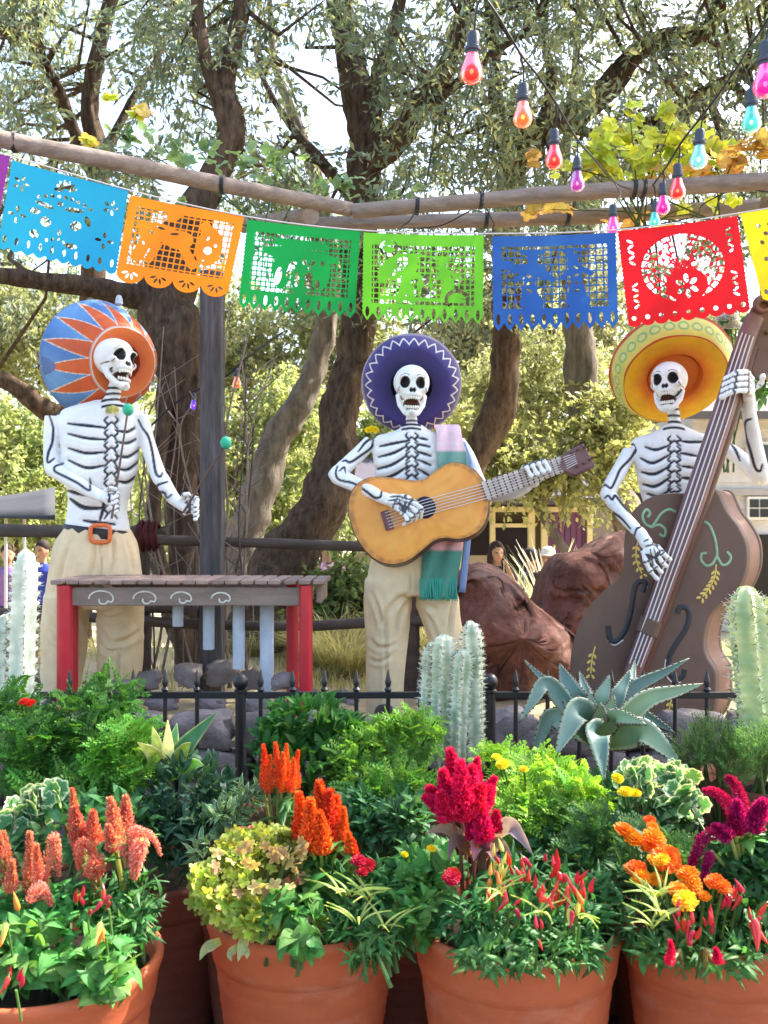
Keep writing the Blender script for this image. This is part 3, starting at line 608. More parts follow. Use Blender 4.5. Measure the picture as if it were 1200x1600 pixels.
for px in (9, 38, -60):
    a = P(px, 803, AY-.6); b = a.copy(); b.z = hgt(AY-.6); mb = MB(); mb.tube([b, a], .016, 8); mb.build('pole', M['string'], aw)

# ------------------------------------------------------------------ visitors in the distance
def person(label, px, ptop, Y, h, shirt, trousers, hair, skin=(.36, .21, .14), longhair=False, cap=None, yaw=0.0, check=None, arm_up=False):
    top = P(px, ptop, Y); g = hgt(Y); h = top.z-g if h is None else h; base = Vector((top.x, Y, top.z-h)); k = h/1.7
    root = thing('person', label, 'person', base); R = Matrix.Rotation(yaw, 3, 'Z')
    T = lambda x, y, z: base+R @ Vector((x*k, y*k, z*k))
    mb = MB()
    mb.ell(T(0, -.005, 1.585), (.078*k, .095*k, .115*k)); mb.ell(T(0, -.045, 1.53), (.052*k, .05*k, .06*k)); mb.ell(T(0, -.1, 1.57), (.014*k, .02*k, .024*k), nu=8, nv=6)
    for s in (-1, 1): mb.ell(T(s*.08, .005, 1.575), (.012*k, .02*k, .03*k), nu=8, nv=6)
    mb.tube([T(0, .01, 1.36), T(0, 0, 1.52)], [.055*k, .05*k], 12)
    mb.tube([T(0, 0, .86), T(0, 0, .98), T(0, .005, 1.16), T(0, .01, 1.32), T(0, .01, 1.41)], [.15*k, .145*k, .15*k, .17*k, .09*k], 16, flat=.68)
    for s in (-1, 1):
        if arm_up and s > 0: a = [T(s*.17, .01, 1.37), T(s*.25, -.08, 1.16), T(s*.12, -.25, 1.25), T(s*.05, -.24, 1.42)]
        else: a = [T(s*.17, .01, 1.37), T(s*.23, .02, 1.12), T(s*.22, -.10, .9), T(s*.20, -.14, .83)]
        mb.tube(a, [.055*k, .045*k, .034*k, .03*k], 10); e = a[-1]; d = (a[-1]-a[-2]).normalized()
        for f in range(4): mb.tube([e, e+d*.06*k+R @ Vector(((f-1.5)*.018*k, 0, 0)), e+d*(.105-.008*abs(f-1.2))*k+R @ Vector(((f-1.5)*.021*k, -.02*k, 0))], [.012*k, .0095*k, .008*k], 6)
        mb.tube([T(s*.085, 0, .9), T(s*.095, -.01, .48), T(s*.10, .02, .06)], [.088*k, .062*k, .042*k], 12); mb.ell(T(s*.105, -.06, .035), (.045*k, .12*k, .04*k), nu=12, nv=8)
    me = fuse(mb, .013, 2); V = get_v(me); N_ = get_n(me)
    L = (V-np.array(base))@np.array(R)/k; C = np.tile(np.array(shirt), (len(V), 1))
    if check is not None: C[((np.floor(L[:, 2]*22)+np.floor(L[:, 0]*22)) % 2) == 0] = check
    C[L[:, 2] < .92] = trousers; C[L[:, 2] < .08] = (.05, .04, .04)
    sk = (L[:, 2] > 1.425) | ((np.abs(L[:, 0]) > .185) & (L[:, 2] < .97) & (L[:, 2] > .65)) | ((L[:, 1] < -.2) & (L[:, 2] > 1.2)); C[sk] = skin
    fr = L[:, 1] < -.05
    for s in (-1, 1): C[fr & (np.hypot((L[:, 0]-s*.032)/.016, (L[:, 2]-1.585)/.009) < 1)] = (.05, .03, .025)
    C[fr & (np.hypot(L[:, 0]/.026, (L[:, 2]-1.512)/.008) < 1)] = (.35, .10, .09)
    set_col(me, C); me.materials.append(M['person']); link_mesh('body', me, root)
    hm = MB(); hm.ell(T(0, .018, 1.628), (.090*k, .104*k, .098*k))
    if longhair:
        for s in (-1, 1): hm.tube([T(s*.07, .0, 1.64), T(s*.09, -.02, 1.52), T(s*.10, -.05, 1.36), T(s*.09, -.07, 1.22)], [.03*k, .036*k, .034*k, .012*k], 10)
        hm.tube([T(0, .07, 1.6), T(0, .08, 1.4), T(0, .085, 1.22)], [.07*k, .085*k, .03*k], 12)
    hme = fuse(hm, .012, 2); set_col(hme, np.tile(np.array(hair), (len(hme.vertices), 1))); hme.materials.append(M['person']); link_mesh('hair', hme, root)
    if cap:
        cm = MB(); cm.lathe([(.094*k, -.01*k), (.098*k, .03*k), (.085*k, .075*k), (.045*k, .105*k), (.0005, .112*k)], Matrix.Translation(T(0, .01, 1.625)), 20, cap, close=True)
        cm.sheet([[T(x*.08, -.08-.075*u*(1-x*x*.6), 1.635-.015*u) for x in np.linspace(-1, 1, 9)] for u in (0, .5, 1)], cap); cm.build('cap', M['person'], root, solid=.006)
person('woman with long dark hair in a dark jacket behind the left boulder', 776, 848, 11, 1.66, (.04, .035, .045), (.05, .05, .08), (.035, .02, .015), longhair=True, yaw=.2, arm_up=True)
person('man in a grey shirt and dark cap before the doorway', 829, 860, 12, 1.62, (.13, .13, .15), (.06, .06, .08), (.03, .025, .02), cap=(.03, .03, .035), yaw=2.6)
person('person in a red shirt and white cap by the plum panels', 856, 858, 12.4, 1.62, (.42, .03, .07), (.08, .08, .12), (.06, .04, .03), cap=(.72, .70, .68), yaw=-.5)
person('dark haired child peering between the two boulders', 836, 897, 8.2, 1.28, (.45, .18, .16), (.1, .1, .2), (.025, .016, .012), yaw=3.0)
person('person in a pink checked shirt behind the red marimba legs', 511, 838, 10.5, 1.7, (.62, .20, .34), (.16, .16, .2), (.08, .05, .03), check=(.72, .55, .62), yaw=2.7)
person('person in a blue top left of the marimba player trousers', 66, 846, 11.5, 1.62, (.03, .05, .32), (.04, .04, .06), (.03, .02, .02), yaw=-.3)
person('person in a violet top behind the pale spiny cactus', 12, 852, 11.8, 1.6, (.22, .12, .30), (.05, .05, .07), (.05, .03, .02), yaw=.4)
# ------------------------------------------------------------------ skeleton musicians (painted plaster statues)
WHITE, INK = (.80, .80, .79), (.018, .018, .03)
def to_px(V): return np.stack([600+V[:, 0]/V[:, 1]*F, HOR-(V[:, 2]-EYE)/V[:, 1]*F], 1)
def body(root, Y0, torso, arms, hands, lines, voxel=.0058, neck=None, extra_ink=None):
    """torso: (cx,cy,half width px,dy,depth m) rings; arms: lists of (px,py,dy,radius px); hands: lists of finger polylines"""
    mb = MB(); q = smooth_path(torso, 40); G = []
    for cx, cy, hw, dy, ry in q:
        c = P(cx, cy, Y0+dy); r = S(hw, Y0+dy)
        G.append([(c.x+math.copysign(abs(math.cos(a))**.85, math.cos(a))*r, c.y+math.sin(a)*ry, c.z) for a in np.linspace(0, 2*math.pi, 36, endpoint=False)])
    mb.sheet(G, close=True); b = len(mb.v)-len(G)*36
    mb.f += [tuple(b+i for i in range(36)), tuple(b+(len(G)-1)*36+i for i in reversed(range(36)))]
    if neck:
        q = smooth_path(neck, 12); mb.tube([P(a, b_, Y0+d) for a, b_, d, _ in q], [S(r, Y0)*(1+.10*math.cos(i*2.2)) for i, (_, _, _, r) in enumerate(q)], 14)
    A = []
    for arm in arms:
        q = smooth_path(arm, 26); pts = [P(a, b_, Y0+d) for a, b_, d, _ in q]; rad = [S(r, Y0+d) for _, _, d, r in q]
        mb.tube(pts, rad, 14); A.append((np.array([tuple(p) for p in pts]), max(rad)))
    joints = []; FG = []
    for fing in hands:
        for f in fing:
            q = smooth_path([p[:4] for p in f], 4*(len(f)-1)+1); pts = [P(a, b_, Y0+d) for a, b_, d, _ in q]
            rad = [S(r, Y0+d)*(1.14 if i % 4 == 0 else .86 if i % 4 == 2 else 1) for i, (_, _, d, r) in enumerate(q)]
            mb.tube(pts, rad, 10); mb.ell(pts[-1], (rad[-1],)*3, nu=10, nv=6); A.append((np.array([tuple(p) for p in pts]), max(rad)))
            joints += [np.array(P(*p[:2], Y0+p[2])) for p in f[1:-1]]; FG.append((np.array([tuple(p) for p in pts]), max(rad), len(f)-1))
    me = fuse(mb, voxel, 2); V = get_v(me); N_ = get_n(me); px = to_px(V)
    isarm = np.zeros(len(V), bool)
    for pts, r in A: d, _ = seg_dist(V, pts); isarm |= d < r*1.22
    ink = np.zeros(len(V)); push = np.zeros(len(V)); front = N_[:, 1] < .35
    for reg, w, pts in lines:
        pts = smooth_path(pts, 4*len(pts)) if len(pts) > 2 else np.array(pts, float)
        d, par = seg_dist(px, pts); L = len(pts)-1
        ww = w*(.62+.38*np.sin(np.clip(par/L, 0, 1)*math.pi))
        m = front & (isarm if reg == 'arm' else ~isarm if reg == 'torso' else np.ones(len(V), bool))
        a = np.clip((ww-d)/1.2+.5, 0, 1)*m; ink = np.maximum(ink, a)
        push = np.maximum(push, np.clip(1-d/(w*2.6), 0, 1)*m*(.010 if reg == 'torso' else .004))
    D_, near, uN = [], np.full(len(V), 1e9), np.zeros(len(V))
    for pts, r, ns in FG:
        d, par = seg_dist(V, pts); D_.append(d/r); u = par/4.0
        ring = (np.abs(u-np.round(u)) < .085) & (np.round(u) > .5) & (np.round(u) < ns-.5) & (d < r*1.3); ink[ring & (d <= near)] = np.maximum(ink[ring & (d <= near)], .9); uN = np.where(d < near, u, uN); near = np.minimum(near, d)
    if len(FG) > 1:
        D_ = np.sort(np.array(D_), 0); gap = (D_[1]-D_[0] < .30) & (D_[0] > .74) & (D_[0] < 1.6) & (uN > .35); ink[gap] = .95
    V -= N_*push[:, None]; put_v(me, V)
    if extra_ink: ink = np.maximum(ink, extra_ink(px, V, N_, isarm))
    C = np.array(WHITE)*(1-ink[:, None])+np.array(INK)*ink[:, None]
    set_col(me, C); me.materials.append(M['paint']); return link_mesh('body', me, root)
def skull(root, cpx, cpy, Y, hpx, yaw, pitch, roll, gape=.12, marks=()):
    mb = MB()
    mb.ell((0, .06, .15), (.365, .43, .35), nu=32, nv=20); mb.ell((0, -.10, -.04), (.29, .27, .25)); mb.ell((0, -.26, .02), (.10, .11, .17))
    for s in (-1, 1):
        mb.ell((s*.235, -.2, -.045), (.085, .10, .075)); mb.ell((s*.15, -.29, .17), (.13, .08, .05))
        mb.tube([(s*.27, .02, -.12), (s*.225, -.06, -.28-gape*.4), (s*.12, -.19, -.40-gape*.8), (s*.02, -.26, -.44-gape*.9)], [.055, .06, .065, .075], 10)
    mb.ell((0, -.24, -.175), (.185, .155, .085)); mb.ell((0, -.22, -.405-gape*.8), (.125, .12, .07)); mb.ell((0, -.05, -.28), (.17, .15, .2))
    me = fuse(mb, .017, 3); V = get_v(me); N_ = get_n(me); C = np.tile(np.array(WHITE), (len(V), 1)); fr = V[:, 1] < -.02
    X, Z = V[:, 0], V[:, 2]
    def hole(e, depth, col, soft=.25):
        w = np.clip((1-e)/soft, 0, 1)*fr; V[:, 1] += depth*w*np.clip(1.15-e, .3, 1); k = np.clip((1.08-e)/.10, 0, 1)[:, None]*fr[:, None]; C[:] = C*(1-k)+np.array(col)*k
    for s in (-1, 1): hole(np.hypot((X-s*.152)/.094, (Z-.055)/.115), .13, (.022, .022, .028))
    for s in (-1, 1): hole(np.hypot((X-s*.032-.01*s*(Z+.1)*10*.5)/.030, (Z+.105)/.052), .05, (.02, .02, .025))
    mz = -.285-gape*.40; mh = .055+gape*.46
    hole(np.hypot(X/.165, (Z-mz)/mh), .12, (.10, .045, .028), .4)
    for pts, w in list(marks)+[([(s*.26, -.03), (s*.285, -.09)], .009) for s in (-1, 1)]+[([(s*.08, .20), (s*.15, .225), (s*.24, .19)], .009) for s in (-1, 1)]+[([(s*.165, -.25), (s*.20, -.225), (s*.22, -.19)], .008) for s in (-1, 1)]:
        d, _ = seg_dist(np.stack([X, Z], 1), smooth_path(pts, 12)); k = (np.clip((w-d)/.008+.5, 0, 1)*(V[:, 1] < .1))[:, None]; C[:] = C*(1-k)+np.array(INK)*k
    h = S(hpx, Y)/(1.02+gape*.75); c = P(cpx, cpy, Y)
    T = Matrix.Translation(c) @ Matrix.Rotation(yaw, 4, 'Z') @ Matrix.Rotation(pitch, 4, 'X') @ Matrix.Rotation(roll, 4, 'Y') @ Matrix.Diagonal((h, h, h, 1))
    put_v(me, V); set_col(me, C); me.materials.append(M['paint']); me.transform(T); o = link_mesh('skull', me, root)
    tm = MB()
    for row, z_, zz in ((0, mz+mh*.88, .036), (1, mz-mh*.88, .034)):
        for k in range(8):
            t = (k-3.5)/3.5; a = t*1.05; ctr = Vector((math.sin(a)*.155, -.20-math.cos(a)*.16+(.03 if row else 0), z_+(1 if row else -1)*(.012)+(.02 if row else -.012)*t*t))
            tm.ell(ctr, (.023, .02, zz*1.15), Matrix.Rotation(a, 3, 'Z'), 8, 6, (.80, .78, .70))
    tme = tm.mesh('teeth', M['paint']); tme.transform(T); link_mesh('teeth', tme, o, 'stuff')
    return T
def sombrero(root, cx, cy, Y, n, Ri, Ro, hb, crown, paint, name='sombrero', na=420, nb=40):
    """disc of radius Ri facing n, then a brim flaring to Ro, hb behind the disc; crown goes back over the head"""
    n = Vector(n).normalized(); up = Vector((0, 0, 1)); s = n.cross(up).normalized() if abs(n.z) < .99 else Vector((1, 0, 0)); u = s.cross(n).normalized()
    c = P(cx, cy, Y); prof = []
    for t in np.linspace(0, 1, 10): prof.append((Ri*.50*math.sin(t*1.45)+.0002, -crown*(1-.55*t**2), 'crown', t))
    for t in np.linspace(0.02, 1, 8): prof.append((Ri*lerp(.50, .56, t), -crown*.45*(1-t)-.05*Ri, 'crown', 1))
    for t in np.linspace(0.03, 1, 26): prof.append((Ri*lerp(.56, 1, t), -.05*Ri*(1-t)**2, 'disc', t))
    for t in np.linspace(0.02, 1, nb): prof.append((lerp(Ri, Ro, t)+(.10*(Ro-Ri)*math.sin(t*math.pi)), -hb*t**1.25, 'brim', t))
    vs, cs = [], []
    def pt(r, h, a): return c+n*h-s*(math.cos(a)*r)+u*(math.sin(a)*r)
    for r, h, k, t in prof:
        for i in range(na):
            a = 2*math.pi*i/na; w = 1+.012*math.sin(a*3+1)+.008*math.sin(a*7); vs.append(pt(r*w if k == 'brim' else r, h, a)); cs.append(paint(k, t, a, r))
    m = len(prof); edge = cs[-na]
    lastr, lasth = prof[-1][0], prof[-1][1]
    for dr, dh, k in ((.006, -.006, 0), (.002, -.018, 0)):
        for i in range(na): vs.append(pt(lastr+dr, lasth+dh, 2*math.pi*i/na)); cs.append(paint('rim', 1, 2*math.pi*i/na, lastr))
    for j in range(m-1, -1, -4):
        r, h, k, t = prof[j]
        for i in range(na): vs.append(pt(r, h-.018-(0 if k != 'crown' else .01), 2*math.pi*i/na)); cs.append(paint('back', t, 0, r))
    R = len(vs)//na; fs = [(j*na+i, j*na+(i+1) % na, (j+1)*na+(i+1) % na, (j+1)*na+i) for j in range(R-1) for i in range(na)]
    mb = MB(); mb.add(vs, fs, cs); return mb.build(name, M['hat'], root, sharp=60)
def mixc(a, b, t): t = min(1, max(0, t)); return tuple(x+(y-x)*t for x, y in zip(a, b))
def tri(x): x = x-math.floor(x); return 1-abs(2*x-1)
def trousers(root, Y0, legs, voxel=.009, mat_='trouser', waist=None, seed=1, creases=()):
    mb = MB()
    for leg in legs:
        q = smooth_path(leg, 24); G = []
        for cx, cy, hw, dy, ry in q:
            c = P(cx, cy, Y0+dy); r = S(hw, Y0+dy); G.append([(c.x+math.cos(a)*r, c.y+math.sin(a)*ry, c.z) for a in np.linspace(0, 2*math.pi, 28, endpoint=False)])
        mb.sheet(G, close=True); b = len(mb.v)-len(G)*28; mb.f += [tuple(b+i for i in range(28)), tuple(b+(len(G)-1)*28+i for i in reversed(range(28)))]
    me = fuse(mb, voxel, 4); V = get_v(me); N_ = get_n(me)
    d = np.array([-abs(mnoise.noise(Vector((v[0]*10+seed, v[1]*10, v[2]*1.3))))*.022+mnoise.noise(Vector((v[0]*4+seed, v[1]*4, v[2]*2.2)))*.010+mnoise.noise(Vector((v[0]*26, v[1]*26, v[2]*7)))*.003+.008 for v in V])
    px = to_px(V)
    for pts, w in creases:                            # sewn-in folds: a valley with a soft ridge beside it
        q, par = seg_dist(px, smooth_path(pts, 14)); f = np.sin(np.clip(par/13., 0, 1)*math.pi)**.6*(N_[:, 1] < .5); d += f*(-.017*np.exp(-(q/(w*.55))**2)+.009*np.exp(-((q-w*1.7)/(w*.9))**2))
    put_v(me, V+N_*d[:, None]); me.materials.append(M[mat_]); return link_mesh('trousers', me, root)
def boot(root, px, Y, x_dir=0):
    b = P(px, 1100, Y); z0 = hgt(Y); mb = MB(); mb.ell((b.x, Y-.07, z0+.045), (.052, .14, .045)); mb.ell((b.x, Y+.02, z0+.07), (.05, .06, .075)); mb.build('shoe', M['black'], root)

# ---- the guitarist
GY = 4.85; gp = P(640, 1130, GY); gp.z = hgt(GY)
gui = thing('skeleton_guitarist', 'painted skeleton statue in a navy sombrero strumming the orange guitar', 'statue', gp, 'skeleton musicians')
V_ = lambda *p: list(p)
gl = [('torso', 2.6, [(592, 697), (615, 692), (640, 687)]), ('torso', 2.6, [(590, 714), (615, 707), (634, 697)]), ('torso', 2.6, [(588, 733), (612, 726), (636, 711)]), ('torso', 2.6, [(588, 750), (614, 743), (638, 728)]),
      ('torso', 2.4, [(655, 683), (668, 686)]), ('torso', 2.4, [(652, 693), (672, 697)]), ('torso', 2.4, [(652, 705), (674, 712)]), ('torso', 2.4, [(654, 718), (674, 727)]), ('torso', 2.4, [(654, 733), (672, 744)])]
for k in range(5):
    y = 675+k*15; gl += [('torso', 2.0, [(640-(k == 0)*4, y), (634, y+5), (638, y+10), (634, y+15)]), ('torso', 2.0, [(648, y), (653, y+5), (649, y+10), (653, y+15)]), ('torso', 1.8, [(637, y+13), (643, y+7), (650, y+13)])]
gl += [('arm', 2.3, [(583, 687), (580, 700), (564, 712), (548, 722), (540, 719), (535, 720)]), ('arm', 2.3, [(586, 682), (572, 690), (560, 705)]), ('arm', 2.3, [(527, 728), (524, 740), (530, 750), (552, 755), (572, 768), (585, 778), (594, 776), (596, 768), (601, 764)]),
       ('arm', 1.8, [(530, 735), (538, 730), (540, 738)])]
for k in range(4): gl.append(('arm', 1.5, [(618+k*6.5, 781+k*3.5), (630+k*5, 796+k*2)]))
gl += [('arm', 1.5, [(609, 776), (625, 774)]), ('arm', 1.5, [(607, 782), (623, 780)]), ('arm', 1.4, [(612, 789), (624, 787)])]
body(gui, GY, [(645, 664, 14, .0, .05), (645, 674, 30, .0, .07), (646, 683, 62, .0, .085), (647, 698, 66, -.005, .10), (647, 725, 63, -.01, .11), (647, 752, 58, -.005, .105), (645, 790, 40, 0, .085), (642, 830, 38, 0, .085), (641, 872, 58, .0, .11), (641, 900, 52, 0, .10)],
     [[(580, 690, 0, 12), (560, 710, -.02, 12), (528, 740, -.06, 13), (530, 745, -.08, 13.5), (560, 759, -.20, 12), (592, 775, -.30, 10), (606, 781, -.33, 10)],
      [(715, 690, 0, 12), (732, 715, .0, 11), (748, 755, -.02, 12), (765, 772, -.06, 11), (800, 772, -.12, 9), (822, 762, -.16, 8)]],
     [[[(606, 781, -.33, 9), (618, 786, -.335, 10), (630, 793, -.34, 9), (636, 800, -.34, 8)]],
      [[(614+1*k, 776+5.5*k, -.34, 4.4), (643-4*k, 784+6.5*k, -.365, 3.9), (659-7.5*k, 795+6.2*k, -.372, 3.7), (657-8.5*k, 808+4*k, -.34, 3.4)] for k in range(4)],
      [[(612, 775, -.33, 4), (634, 776, -.36, 3.8), (650, 785, -.36, 3.4)]],
      [[(822, 762, -.16, 7.5), (834, 752, -.18, 9)]]+[[(824+7*k, 750-3*k, -.17, 3.8), (816+9.5*k, 736-3.2*k, -.24, 3.8), (821+9.5*k, 729-3.2*k, -.30, 3.7), (830+9.5*k, 744-3.2*k, -.315, 3.5)] for k in range(4)]+[[(826, 757, -.14, 3.5), (842, 752, -.18, 3.2), (850, 745, -.22, 3)]]],
     gl, neck=[(643, 640, .02, 9), (643, 655, .01, 9), (644, 672, 0, 10)],
     extra_ink=lambda px, V, N_, ia: np.maximum.reduce([np.clip((1.7-np.abs(px[:, 1]-y-(px[:, 0]-643)**2*.01))/1.2+.5, 0, 1)*(np.abs(px[:, 0]-643) < 15)*(V[:, 1] < GY+.05) for y in (657, 663, 669)]))
skull(gui, 643, 608, GY-.03, 88, .05, -.10, .04, .15)
NAVY, LAV = (.035, .028, .13), (.23, .20, .30)
def pg(k, t, a, r):
    if k == 'back': return (.05, .045, .15)
    if k == 'rim': return (.36, .30, .36)
    if k in ('crown', 'disc'): return mixc((.028, .024, .105), (.05, .038, .19), t if k == 'disc' else 0)
    z = .46+.26*(tri(a*27/(2*math.pi))-.5)*1.7; d = abs(t-z); c = mixc((.05, .038, .19), (.10, .085, .22), (t-.5)*2)
    if t > .96: c = (.32, .27, .34)
    return mixc((.72, .68, .66), c, (d-.050)/.03)
sombrero(gui, 643, 603, GY+.06, (-.02, -.955, -.24), S(59, GY), S(79, GY), .085, .16, pg)
trousers(gui, GY, [[(640, 862, 52, 0, .11), (640, 885, 62, 0, .12), (640, 915, 66, 0, .12), (640, 930, 60, 0, .11)], [(606, 905, 35, 0, .11), (605, 950, 36, -.01, .10), (603, 1010, 32, -.01, .09), (602, 1060, 29, 0, .085), (601, 1128, 27, .01, .085)],
               [(676, 905, 34, .0, .11), (688, 950, 34, .0, .10), (699, 1010, 28, .02, .09), (703, 1060, 26, .03, .085), (705, 1128, 25, .04, .085)]], seed=2, creases=[([(640, 928), (622, 936), (604, 956), (592, 980)], 5), ([(636, 938), (624, 962), (618, 996)], 4), ([(578, 925), (590, 950), (600, 985)], 4), ([(576, 1000), (594, 1012), (622, 1006)], 4), ([(574, 1030), (592, 1034), (612, 1024)], 3.5), ([(602, 950), (603, 1040), (602, 1110)], 3), ([(648, 930), (664, 944), (684, 952)], 5), ([(660, 950), (676, 976), (690, 1010)], 4), ([(712, 930), (704, 960), (700, 1000)], 4), ([(674, 1020), (694, 1026), (716, 1016)], 4), ([(640, 890), (641, 910), (641, 928)], 2.5)])
boot(gui, 601, GY-.02); boot(gui, 705, GY)
# striped serape over the shoulder and hanging below the guitar
def serape():
    cols = lambda v: (.50, .09, .06) if v < .13 else (.76, .54, .60) if v < .36 else (.18, .34, .28) if v < .46 else (.45, .58, .57) if v < .55 else (.18, .34, .28) if v < .62 else (.68, .36, .38) if v < .79 else (.085, .25, .19)
    rows = [(676, 716, 668, .08), (678, 716, 665, .0), (680, 717, 668, -.07), (682, 722, 682, -.115), (684, 727, 705, -.13), (684, 731, 730, -.14), (684, 735, 760, -.13), (676, 732, 800, -.12), (666, 724, 840, -.13), (662, 719, 870, -.15), (658, 715, 905, -.155), (656, 714, 936, -.15)]
    q = smooth_path(rows, 60); mb = MB(); G, C = [], []
    for j, (xl, xr, y, dy) in enumerate(q):
        G.append([P(lerp(xl, xr, t)+1.2*math.sin(j*.5+t*9), y, GY+dy+.012*math.sin(t*11+j*.18)) for t in np.linspace(0, 1, 26)]); c = cols(j/59.)
        C += [mixc(c, (.75, .72, .7), .35) if (j % 12 == 7) and j < 40 else c]*26
    mb.sheet(G, C); o = mb.build('serape', M['cloth'], gui, solid=.012)
    mb = MB(); sd = smooth_path([(717, 690, -.11), (728, 722, -.13), (734, 760, -.12), (727, 830, -.11), (722, 880, -.12), (717, 925, -.13)], 20)
    mb.sheet([[P(a, b, GY+d), P(a+8, b+1, GY+d+.05), P(a+9, b+1, GY+d+.12)] for a, b, d in sd], (.16, .24, .42)); mb.build('lining', M['cloth'], o, solid=.008)
    mb = MB()
    for t in np.linspace(.01, .99, 40):
        x = lerp(656, 714, t); mb.tube([P(x, 904, GY-.163), P(x+rng.normal(0, .8), 920, GY-.168), P(x+rng.normal(0, 1.6), 938+rng.uniform(-3, 2), GY-.16)], [.0042, .004, .0025], 5, (.05*rng.uniform(.7, 1.4), .27*rng.uniform(.8, 1.25), .20*rng.uniform(.8, 1.25)))
    mb.build('fringe', M['cloth'], o)
serape()

# ---- the guitar
gt = thing('guitar', 'orange acoustic guitar with a dark soundhole held by the middle skeleton', 'guitar', P(655, 812, GY-.25))
out = [(545, 805), (546, 780), (556, 759), (575, 747), (600, 745), (630, 749), (655, 751), (670, 744), (686, 732), (705, 723), (723, 725), (741, 735), (756, 754), (763, 780), (761, 806), (751, 826), (733, 838), (714, 842), (695, 840), (677, 845), (660, 859), (640, 874), (618, 881), (595, 878), (574, 863), (556, 837)]
o2 = smooth_path(out+out[:1], 97)[:-1]; ctr = o2.mean(0)
FYg = GY-.27
def gd(px, py): return FYg+.06*(py-800)/80.*-1*.35        # the face leans back a little
fr = [P(a, b, gd(a, b)) for a, b in o2]; G = [[P(*(ctr+(np.array([a, b])-ctr)*s), gd(*(ctr+(np.array([a, b])-ctr)*s))-.010*(1-s*s)) for a, b in o2] for s in np.linspace(1, .0, 22)]
C = []
for s in np.linspace(1, 0, 22):
    for i in range(96):
        e = mixc((.74, .34, .055), (.70, .27, .035), mnoise.noise(Vector((i*.3, s*4, 0)))+.5*s)
        if s > .94: e = mixc((.20, .07, .03), e, .35+.6*(i*7 % 5)/5)
        C.append(e)
mb = MB(); mb.sheet(G, C, close=True); mb.build('soundboard', M['guitar'], gt)
mb = MB(); bk = [P(a+2.5, b+5.5, GY-.15) for a, b in o2]; fr2 = [P(*(ctr+(np.array([a, b])-ctr)*1.012), gd(a, b)+.004) for a, b in o2]; mb.prism(fr2, bk, (.1, .04, .03)); mb.build('sides', M['gside'], gt, bevel=.004)
mb = MB(); hc = P(664, 793, FYg-.014); mb.ell(hc, (S(17, FYg), .004, S(17.5, FYg)), nu=32, nv=8); mb.build('soundhole', mat('navy_hole', (.02, .022, .045), .6, .2), gt)
ax = Vector((math.cos(.30), 0, math.sin(.30))); pr = Vector((-math.sin(.30), 0, math.cos(.30)))
Rg = Matrix.Rotation(-.30, 3, 'Y')
mb = MB(); mb.box(P(605, 813, FYg-.018), (S(13, FYg), .02, S(31, FYg)), Rg); br = mb.build('bridge', mat('plum_bridge', (.15, .06, .075), .5, .4, nz=(30, .3)), gt, bevel=.003)
nk = [(756, 768, FYg-.008), (880, 724.5, FYg+.02)]
a, b = P(*nk[0]), P(*nk[1]); d = (b-a).normalized(); w = Vector((-d.z, 0, d.x))
hw0, hw1 = S(16, FYg), S(13, FYg)
mb = MB(); mb.prism([a-w*hw0, b-w*hw1, b+w*hw1, a+w*hw0], [q+Vector((0, .05, -.006)) for q in (a-w*hw0*.7, b-w*hw1*.7, b+w*hw1*.7, a+w*hw0*.7)]); mb.build('neck', M['gside'], gt, bevel=.006)
fb = MB(); nf = 15
for k in range(nf):
    t0, t1 = k/nf, (k+1)/nf; c0, c1 = a.lerp(b, t0), a.lerp(b, t1); h = lerp(hw0, hw1, t0)*.97; dl = Vector((0, -.006, 0)); g_ = d*.0035
    fb = MB(); fb.prism([c0+g_-w*h+dl, c1-g_-w*h+dl, c1-g_+w*h+dl, c0+g_+w*h+dl], [c0+g_-w*h, c1-g_-w*h, c1-g_+w*h, c0+g_+w*h]); fb.build('fret_panel', M['fret'] if 'fret' in M else M.setdefault('fret', mat('fretboard_paint', (.50, .42, .36), .5, .3, nz=(20, .25), orand=.2)), gt)
hd = [(873, 731), (879, 708), (911, 692), (929, 726), (898, 742), (882, 737)]
mb = MB(); mb.prism([P(x, y, FYg+.005) for x, y in hd], [P(x+1, y+4, FYg+.05) for x, y in hd]); hs = mb.build('headstock', mat('plum_headstock', (.15, .075, .08), .45, .4, nz=(20, .25)), gt, bevel=.005)
for x, y in ((893, 708), (903, 703), (914, 699), (903, 729), (913, 724), (922, 718)):
    mb = MB(); c = P(x, y, FYg); mb.tube([c+Vector((0, .01, 0)), c-Vector((0, .014, 0))], .007, 10); mb.build('tuning_peg', M['gside'], hs)
for k in range(6):
    t = (k-2.5)/2.5; p = [P(605, 813, FYg-.031)+pr*S(12, FYg)*t, hc-Vector((0, .012, 0))+pr*S(11.5, FYg)*t, a+Vector((0, -.014, 0))+w*hw0*.72*t, b+Vector((0, -.012, 0))+w*hw1*.72*t, P(900, 716, FYg-.004)+w*hw1*.6*t]
    mb = MB(); mb.tube(p, .0022, 6); mb.build('string', M['string'], gt)

